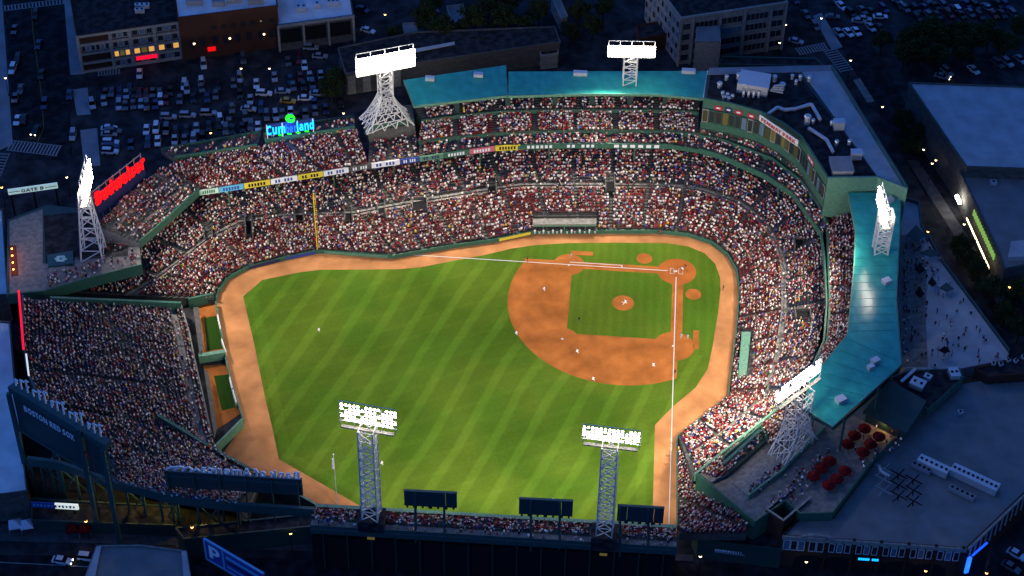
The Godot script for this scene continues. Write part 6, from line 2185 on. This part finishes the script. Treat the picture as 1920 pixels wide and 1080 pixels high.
	var E := block_building("office_block", "pale concrete office block with deep window bays behind the pavilion", [[1277, 33], [1475, 3], [1462, -70], [1214, -52]], h, M["stone"], M["roof_dark"])
	a = at(1277, 33, h) * Vector3(1, 0, 1); b = at(1475, 3, h) * Vector3(1, 0, 1)
	d = (b - a).normalized()
	out = Vector3(-d.z, 0, d.x)
	if out.z < 0: out = -out
	bays = [[.02, .1], [.13, .36], [.385, .595], [.62, .84], [.87, .985]]
	for k in 5: windows(E, a.lerp(b, bays[k][0]) + out * .05, a.lerp(b, bays[k][1]) + out * .05, h * .04, h * .9, 1, 4, Vector2(.94, .62), [M["pane_dark"], M["pane_blue"] if k == 2 else M["pane_dark"], M["pane_dark"]], M["frame"])
	for k in 6:
		var s := Shape.new()
		var p := a.lerp(b, [.0, .115, .372, .608, .855, 1.0][k]) + out * .3
		s.beam(Vector3(p.x, 0, p.z), Vector3(p.x, h + .2, p.z), .7)
		part("pier", s, M["stone"], E)
	band("cornice", E, [a + out * .5, b + out * .5], h - .3, h + .4, .6, M["stone"])
	var c := at(1214, -52, h) * Vector3(1, 0, 1)
	var d2 := (a - c).normalized()
	windows(E, c + Vector3(-.1, 0, 0), a + Vector3(-.1, 0, 0), h * .04, h * .92, 9, 4, Vector2(.6, .62), [M["pane_blue"], M["pane_dark"]], M["frame"])
	var tw := Shape.new()
	tw.slab(pts([[1304, 78], [1352, 78], [1349, 48], [1306, 50]], 13.5), 0, 0.0)
	part("stair_tower", tw, M["stone"], E)
	tw = Shape.new()
	tw.slab(pts([[1306, 77], [1350, 77], [1347, 50], [1308, 51]], 13.7), .15)
	part("stair_tower_roof", tw, M["roof_membrane"], E)
	# brick shops behind the first-base roof
	block_building("brick_shop", "small brick shop with a flat dark roof beside the office block", [[1200, 72], [1262, 60], [1250, 38], [1194, 48]], 5.5, M["brick"], M["roof_dark"])
	block_building("street_canopy", "long dark canopy over the gate behind the press box", [[1356, 106], [1530, 110], [1545, 124], [1348, 120]], 7.0, M["teal_steel"], M["roof_dark"])
	# strips of pavement, the traffic island, lines
	struct_patch("pavement", [[120, 0], [134, 0], [160, 138], [132, 140]], "roof_mid")
	struct_patch("pavement", [[136, 168], [164, 164], [170, 214], [144, 216]], "roof_mid")
	struct_patch("pavement", [[150, 244], [182, 240], [188, 310], [158, 312]], "roof_mid")
	struct_patch("pavement", [[-40, 0], [4, 0], [24, 270], [-40, 300]], "roof_mid")
	struct_patch("pavement", [[1524, 30], [1540, 24], [1580, 88], [1560, 94]], "roof_mid")
	struct_patch("pavement", [[0, 982], [330, 1004], [330, 1022], [0, 1014]], "paving")
	struct_patch("pavement", [[330, 1010], [1300, 1040], [1300, 1052], [330, 1026]], "paving")
	struct_patch("pavement", [[1700, 300], [1722, 300], [1890, 560], [1870, 570]], "paving")
	struct_patch("pavement", [[1600, 150], [1612, 146], [1640, 190], [1626, 192]], "concrete")
	struct_patch("street", [[-60, 1040], [1990, 1062], [1990, 1200], [-60, 1200]], "street")
	struct_patch("street", [[6, -20], [120, -20], [136, 300], [30, 300]], "street")
	struct_patch("street", [[1560, 60], [1620, 60], [1960, 640], [1880, 620]], "street")
	var ln := Shape.new()
	var cl := pts([[58, 10], [62, 60], [70, 120], [78, 180], [82, 240], [70, 268]], .05)
	for k in cl.size() - 1: ln.beam(cl[k], cl[k + 1], .22, .03)
	struct("road_line", ln, M["line_yellow"])
	ln = Shape.new()
	cl = pts([[-20, 1053], [170, 1063]], .05)
	ln.beam(cl[0], cl[1], .2, .03)
	struct("road_line", ln, M["line_worn"])
	for z in [[[6, 16], [122, 2], 18, 10, 0], [[16, 272], [112, 283], 16, 18, 0], [[1494, 97], [1550, 86], 11, 13, 0], [[1555, 92], [1588, 134], 10, 16, 1], [[-10, 330], [8, 286], 8, 12, 1], [[182, 138], [226, 134], 8, 8, 0]]:
		var s := Shape.new()
		var p0 := at(z[0][0], z[0][1], .05); var p1 := at(z[1][0], z[1][1], .05)
		var dd := (p1 - p0).normalized()
		var side := Vector3(-dd.z, 0, dd.x)
		var wide: float = z[3] / 4.6 / 2
		for k in z[2]:
			var p := p0.lerp(p1, (k + .5) / z[2])
			s.beam(p - side * wide, p + side * wide, .42, .03)
		s.beam(p0 - side * (wide + .2), p1 - side * (wide + .2), .22, .03)
		s.beam(p0 + side * (wide + .2), p1 + side * (wide + .2), .22, .03)
		struct("crosswalk_marking", s, M["line_worn"])
	for r in [[[180, 172], [322, 200]], [[300, 222], [440, 228]], [[330, 140], [430, 200]], [[440, 150], [620, 190]], [[1580, 10], [1700, 60]]]:
		pass
	build_lamps()
func struct_patch(called: String, poly: Array, material: String) -> void:
	var y := .1
	if called == "street": y = -.035 + .006 * names.get(called, 0)
	var s := Shape.new()
	s.slab(pts(poly, y), .12 if called == "pavement" else .004)
	struct(called, s, M[material])
func build_lamps() -> void:
	# street lamps: warm, on posts
	for q in [[1008, 88, 1], [1258, 60, 1], [1462, 80, 0], [1473, 46, 0], [1540, 34, 0], [1595, 113, 0], [1655, 200, 0], [1740, 434, 1], [1808, 420, 0], [1893, 538, 1], [360, 988, 1], [161, 977, 1], [545, 1000, 1], [1313, 1043, 0], [1512, 1053, 0], [1736, 1070, 1], [1850, 1074, 1], [125, 332, 0], [3, 351, 1], [644, 212, 0], [395, 249, 1], [722, 27, 1], [452, 128, 0], [505, 128, 0], [10, 146, 0], [1732, 280, 2], [1755, 300, 2], [1748, 306, 2]]:
		var warm: bool = q[2] == 1
		var p := at(q[0], q[1], 6.2)
		lamp_ball(p, "street lamp with a %s globe on a thin dark post" % ("warm orange" if warm else "pale yellow"), "street lamps with %s globes" % ("orange" if warm else "pale"), "lamp_warm" if warm else "lamp_pale", .3, Color(1, .62, .28) if warm else Color(1, .86, .6), 60.0 if warm else 42.0, 6.2)
# ---- cars ------------------------------------------------------------------------
const PAINTS := [["white", Color(.62, .64, .68)], ["silver", Color(.3, .32, .36)], ["black", Color(.012, .012, .014)], ["grey", Color(.1, .105, .115)], ["dark blue", Color(.02, .035, .1)], ["dark red", Color(.13, .012, .014)], ["yellow", Color(.5, .3, .02)]]
var car_proto := {}
func make_car(paint: int, tall: bool) -> Node3D:
	var o := Node3D.new()
	var l := 4.5 if not tall else 4.7
	var w := .9
	var m := mat("paint%d" % paint, PAINTS[paint][1].linear_to_srgb(), .28, .2)
	# lower body: a rounded section swept along its length
	var s := Shape.new()
	var prof := [[-l / 2, .5, .62, .74], [-l / 2 + .12, .3, .84, .86], [-l / 2 + .9, .26, .92 if not tall else 1.0, .9], [-.7, .26, .95 if not tall else 1.02, .92], [.5, .26, .95 if not tall else 1.02, .92], [l / 2 - 1.0, .26, .86 if not tall else .96, .9], [l / 2 - .15, .3, .72 if not tall else .84, .84], [l / 2, .42, .6, .72]]
	var ring := func(q: Array) -> Array:
		return [Vector3(-q[3] * .96, q[1], q[0]), Vector3(q[3] * .96, q[1], q[0]), Vector3(q[3], (q[1] + q[2]) * .5, q[0]), Vector3(q[3] * .9, q[2], q[0]), Vector3(-q[3] * .9, q[2], q[0]), Vector3(-q[3], (q[1] + q[2]) * .5, q[0])]
	for k in prof.size() - 1:
		var a: Array = ring.call(prof[k]); var b: Array = ring.call(prof[k + 1])
		for j in 6: s.quad(a[j], a[(j + 1) % 6], b[(j + 1) % 6], b[j])
	var e0: Array = ring.call(prof[0]); var e1: Array = ring.call(prof[-1])
	for j in 4:
		s.tri(e0[0], e0[j + 2], e0[j + 1]); s.tri(e1[0], e1[j + 1], e1[j + 2])
	own("body", s.mesh(), m, o)
	var rear := -1.75 if not tall else -2.2
	var h0 := .93 if not tall else 1.0
	var h1 := 1.42 if not tall else 1.7
	var c := [Vector3(-.82, h0, rear), Vector3(.82, h0, rear), Vector3(.82, h0, 1.05), Vector3(-.82, h0, 1.05), Vector3(-.64, h1, rear + (.6 if not tall else .2)), Vector3(.64, h1, rear + (.6 if not tall else .2)), Vector3(.64, h1, .3), Vector3(-.64, h1, .3)]
	for f in [["windscreen", 3, 2, 6, 7], ["rear_window", 1, 0, 4, 5], ["side_window", 2, 1, 5, 6], ["side_window", 0, 3, 7, 4]]:
		s = Shape.new()
		s.quad(c[f[1]], c[f[2]], c[f[3]], c[f[4]])
		s.quad(c[f[4]], c[f[3]], c[f[2]], c[f[1]])
		own(f[0], s.mesh(), M["pane_dark"], o)
	s = Shape.new()
	s.slab([c[4] + Vector3(0, .05, 0), c[5] + Vector3(0, .05, 0), c[6] + Vector3(0, .05, 0), c[7] + Vector3(0, .05, 0)], .06)
	own("roof", s.mesh(), m, o)
	for x in [-1, 1]:
		for z in [-1.35, 1.35]:
			s = Shape.new()
			s.tube(Vector3(x * .7, .32, z), Vector3(x * .93, .32, z), .32, .32, 12)
			own("wheel", s.mesh(), M["rubber"], o)
		s = Shape.new()
		s.block(Vector3(x * .6, .62, l / 2 - .08), Vector3(.3, .14, .1))
		own("headlight", s.mesh(), M["duct"], o)
		s = Shape.new()
		s.block(Vector3(x * .62, .7, -l / 2 + .04), Vector3(.26, .14, .1))
		own("taillight", s.mesh(), M["seat_red"], o)
	return o
func car(x: float, y: float, ang: float, paint: int, tall: bool, place: String, lights := false) -> void:
	var key := "%d%s" % [paint, tall]
	if not car_proto.has(key): car_proto[key] = make_car(paint, tall)
	var o: Node3D = car_proto[key].duplicate()
	o.name = numbered("car")
	add_child(o)
	o.position = at(x, y, .02)
	o.rotation.y = ang + rng.randfn(0, .03)
	var kind := "upright" if tall else "low"
	tag(o, "%s %s car %s" % [kind, PAINTS[paint][0], place], "car", "%s %s cars %s" % [kind, PAINTS[paint][0], place])
	if lights:
		o.set_meta("label", "%s %s car with its headlights on %s" % [kind, PAINTS[paint][0], place])
		for e in [-.6, .6]:
			var s := Shape.new()
			s.ball(Vector3(e, .66, 2.3), Vector3(.22, .16, .1), 8, 5)
			own("lit_headlight", s.mesh(), M["head_lamp"], o)
func some_paint() -> int:
	var r := rng.randf()
	return 0 if r < .24 else (1 if r < .4 else (2 if r < .66 else (3 if r < .84 else (4 if r < .94 else 5))))
func build_cars() -> void:
	var lot := "parked in the lot behind right field"
	# the bright ones where the photograph shows them
	for q in [[382, 123, .25, 0], [301, 190, .2, 0], [346, 162, .2, 0], [378, 158, .2, 0], [405, 180, .2, 3], [275, 246, .15, 0], [293, 243, .15, 0], [312, 245, .15, 3], [296, 267, .15, 0], [278, 270, .15, 4], [316, 222, 1.65, 1], [352, 219, 1.65, 1], [391, 215, 1.65, 1], [413, 228, .2, 0], [466, 207, 1.6, 1], [481, 160, .25, 0], [495, 178, 1.62, 0], [530, 174, 1.65, 1], [571, 125, .25, 0], [573, 187, 1.62, 0], [545, 212, .2, 0], [595, 178, 1.6, 1], [515, 147, .2, 1], [450, 148, .25, 1], [456, 113, .25, 3], [262, 141, .2, 0], [583, 92, 1.6, 1], [600, 108, 1.6, 1], [460, 222, .2, 3], [430, 232, .2, 3], [540, 192, 1.6, 6], [590, 196, .2, 4], [490, 205, .2, 4], [484, 240, .2, 0],
		[205, 243, 1.65, 0], [205, 254, 1.65, 1], [213, 249, 1.65, 3], [208, 270, 1.65, 0], [209, 278, 1.65, 4], [207, 287, 1.65, 0], [246, 274, .2, 4], [131, 180, .15, 4], [137, 256, .15, 1], [173, 198, .4, 1], [195, 192, .3, 1], [198, 177, .1, 3], [210, 175, .1, 3], [244, 172, .15, 4], [33, 228, .08, 0], [29, 186, .08, 3], [24, 132, .06, 0]]:
		car(q[0], q[1], q[2], q[3], rng.randf() < .3, lot if q[0] > 120 else "parked along the kerb of the street with the yellow line")
	# the dark rows between them
	for row in [[224, 178, 300, 176, 7, .2], [222, 200, 292, 198, 6, .2], [320, 172, 440, 160, 5, .2], [310, 190, 390, 184, 4, .2], [330, 250, 410, 236, 5, .2], [330, 266, 380, 262, 4, .2], [420, 246, 470, 240, 4, .2], [435, 205, 450, 178, 2, .2], [500, 220, 530, 216, 3, .2], [545, 150, 620, 142, 5, .25], [550, 165, 620, 160, 5, .25], [555, 220, 610, 206, 4, .2], [640, 195, 650, 180, 1, .2], [340, 90, 350, 110, 1, .2], [540, 118, 560, 112, 2, .2], [470, 190, 475, 188, 1, .2]]:
		for k in row[4]:
			var u: float = k / maxf(row[4] - 1.0, 1.0)
			car(lerpf(row[0], row[2], u) + rng.randfn(0, 1.2), lerpf(row[1], row[3], u) + rng.randfn(0, 1.0), row[5], [2, 3, 3, 4, 5, 2, 1][rng.randi() % 7], rng.randf() < .3, lot)
	# the lot beyond third base
	var lot2 := "parked in the dark lot behind the office block"
	for q in [[1577, 14, .5, 0], [1572, 64, .5, 1], [1590, 64, .5, 0], [1605, 62, .5, 0], [1632, 54, .5, 1], [1650, 34, 1.7, 0], [1610, 42, 1.5, 1], [1620, 38, 1.5, 1], [1797, 24, .5, 0], [1852, 18, .5, 1], [1680, 4, .8, 1], [1775, 137, .6, 1], [1825, 134, .6, 0], [1870, 122, .6, 3], [1888, 120, .6, 1], [1912, 114, .6, 1], [1884, 78, 1.0, 1], [1511, 30, .4, 3], [1528, 52, .4, 3], [1492, 80, 1.2, 1], [1490, 2, .4, 4], [1567, 2, .5, 1], [1735, 2, .6, 3], [1560, 34, 1.6, 3], [1650, 55, .5, 2]]:
		car(q[0], q[1], q[2], q[3], rng.randf() < .3, lot2)
	for k in 16: car(1600 + k * 19 + rng.randfn(0, 3), 22 - k * .8 + rng.randfn(0, 3), .5, [2, 3, 2, 4][k % 4], k % 3 == 0, lot2)
	for k in 10: car(1720 + k * 20 + rng.randfn(0, 2), 36 - k + rng.randfn(0, 2), .5, [2, 3, 2, 5][k % 4], k % 3 == 0, lot2)
	car(1766, 146, 1.2, 1, false, "on the dark street beyond the teal roof", true)
	car(68, 247, -.1, 2, false, "driving on the street with the yellow line", true)
	car(117, 1054, 1.5, 0, false, "driving past the blue-roofed corner building", true)
	car(166, 1048, 1.5, 0, true, "beside the blue-roofed corner building")
	car(1018, 121, 1.4, 0, true, "parked behind the first-base roof", true)
	car(690, 60, 1.2, 0, false, "parked beside the long shed")
	car(680, 20, 1.0, 4, false, "parked beside the long shed")
	car(820, 30, .4, 3, false, "parked among the dark trees")
	car(1905, 1042, .9, 0, false, "on the street below the blue corner sign")
	car(1895, 1066, .9, 3, false, "on the street below the blue corner sign")
	for k in 8: car(lerpf(25, 45, k / 7.0) + (0 if k % 2 else 42), 30 + k * 28, .08, [2, 3, 4, 2][k % 4], k % 3 == 0, "parked along the kerb of the street with the yellow line")
# ---- trees -----------------------------------------------------------------------
func make_tree(seed_: int) -> Node3D:
	var r := RandomNumberGenerator.new()
	r.seed = seed_
	var o := Node3D.new()
	var s := Shape.new()
	s.tube(Vector3.ZERO, Vector3(.1, 3.4, .05), .26, .18, 8)
	var tips := []
	for k in 9:
		var a := TAU * k / 9.0 + r.randf()
		var t := Vector3(cos(a) * r.randf_range(1.4, 3.0), r.randf_range(4.2, 7.6), sin(a) * r.randf_range(1.4, 3.0))
		s.tube(Vector3(.1, r.randf_range(2.4, 3.4), .05), t, .12, .04, 6)
		tips.append(t)
	own("trunk", s.mesh(), M["bark"], o)
	s = Shape.new()
	tips.append(Vector3(0, 7.8, 0))
	for k in 8: tips.append(Vector3(r.randfn() * 1.5, r.randf_range(4.6, 7.6), r.randfn() * 1.5))
	for t in tips:
		for k in 130:
			var d := Vector3(r.randfn(), r.randfn() * .75, r.randfn()).normalized() * 1.25 * pow(r.randf(), .4)
			var p: Vector3 = t + d
			var n := (d + Vector3(r.randfn(), r.randfn() + .6, r.randfn()) * .7).normalized()
			var x := n.cross(Vector3(r.randfn(), r.randfn(), r.randfn())).normalized() * r.randf_range(.16, .3)
			var y := n.cross(x) * r.randf_range(.6, 1.0)
			var g := r.randf_range(.55, 1.25)
			s.tint = Color(g * r.randf_range(.85, 1.15), g, g * r.randf_range(.7, 1.1))
			s.quad(p - x, p - y, p + x, p + y)
	own("crown", s.mesh(), M["leaf"], o)
	return o
func build_trees() -> void:
	var protos := [make_tree(1), make_tree(2), make_tree(3)]
	var k := 0
	for q in [[800, 50, 1.3], [830, 74, 1.2], [815, 20, 1.2], [890, 60, 1.3], [915, 30, 1.3], [945, 58, 1.2], [960, 20, 1.2], [985, 62, 1.1], [1010, 40, 1.2], [1085, 40, 1.0], [1110, 60, 1.0], [1130, 30, 1.1], [740, 72, .9], [622, 178, 1.0], [628, 152, .9], [640, 160, .8], [1700, 96, 1.3], [1730, 88, 1.4], [1760, 96, 1.3], [1790, 86, 1.4], [1820, 94, 1.3], [1850, 80, 1.2], [1880, 100, 1.2], [1690, 122, 1.1], [1720, 118, 1.2], [1750, 124, 1.1], [1905, 66, 1.2], [1800, 112, 1.1], [1650, 90, .9], [1690, 240, .9], [1720, 262, 1.0], [1700, 290, .9], [1800, 480, 1.0], [1830, 520, 1.0], [1850, 560, 1.1], [1880, 600, 1.0], [1905, 560, 1.0], [1905, 630, 1.0], [1820, 500, .9], [870, 92, .9], [1068, 70, .9], [900, 98, .8]]:
		var o: Node3D = protos[k % 3].duplicate()
		o.name = numbered("tree")
		add_child(o)
		o.position = at(q[0], q[1] + 14, 0)
		o.rotation.y = k * 1.9
		o.scale = Vector3.ONE * q[2] * rng.randf_range(.85, 1.12)
		var where := "behind the first-base roof" if q[0] < 1150 and q[0] > 700 else ("at the end of the right-field parking lot" if q[0] < 700 else ("in the dark lot beyond the office block" if q[1] < 150 else "beside the street beyond the concourse roof"))
		tag(o, "dark leafy tree %s" % where, "tree", "dark trees %s" % where)
		k += 1

func _ready() -> void:
	rng.seed = 20
	empty.seed = 4
	var cam := Camera3D.new()
	cam.name = "camera"
	cam.fov = rad_to_deg(2.0 * atan(540.0 / FOCAL))
	cam.near = 1.0
	cam.far = 3000.0
	cam.transform = Transform3D(Basis(CAM_RIGHT, CAM_UP, -CAM_AHEAD).orthonormalized(), EYE)
	add_child(cam)
	cam.current = true
	var we := WorldEnvironment.new()
	we.name = "environment"
	var env := Environment.new()
	env.background_mode = Environment.BG_SKY
	var sky := Sky.new()
	var sm := ProceduralSkyMaterial.new()
	sm.sky_top_color = lin(.056, .20, .74)
	sm.sky_horizon_color = lin(.09, .27, .78)
	sm.sky_curve = .15
	sm.ground_bottom_color = lin(.01, .015, .03)
	sm.ground_horizon_color = lin(.02, .03, .06)
	sky.sky_material = sm
	env.sky = sky
	env.tonemap_mode = Environment.TONE_MAPPER_LINEAR
	env.tonemap_exposure = 1.0
	env.sdfgi_enabled = true
	env.ssao_enabled = true
	env.ssil_enabled = true
	we.environment = env
	add_child(we)
	var sun := DirectionalLight3D.new()
	sun.name = "dusk_sky_glow"
	sun.light_color = Color(.45, .6, 1.0)
	sun.light_energy = .012
	sun.light_angular_distance = 40.0
	sun.shadow_enabled = true
	sun.rotation_degrees = Vector3(-50, 70, 0)
	add_child(sun)
	make_materials()
	var g := Shape.new()
	g.slab([Vector3(-700, -.06, 500), Vector3(700, -.06, 500), Vector3(700, -.06, -900), Vector3(-700, -.06, -900)], .5)
	struct("ground", g, M["asphalt"])
	build_field()
	build_walls()
	build_bowl()
	build_decks()
	build_press_box()
	build_bleachers()
	build_monster()
	build_left_field_deck()
	build_right_side()
	build_left_side()
	build_street_front()
	build_towers()
	build_city()
	build_cars()
	build_trees()
	build_players()
	crowd("bowl", "grandstand_crowd", "dense crowd filling the curved lower seats round the infield")
	crowd("bleachers", "bleacher_crowd", "dense crowd filling the open bleachers behind the bullpens")
	crowd("roof", "deck_crowd", "crowd filling the upper decks and roof stands")
	crowd("corner", "corner_crowd", "crowd in the red seats of the left-field corner")
	crowd("wall_top", "wall_deck_crowd", "more people squeezed in along the top of the tall green wall")
	crowd("terrace", "terrace_crowd", "people standing about on the terraces and the concourse roof")
	finish_seats()
	for k in car_proto: car_proto[k].free()
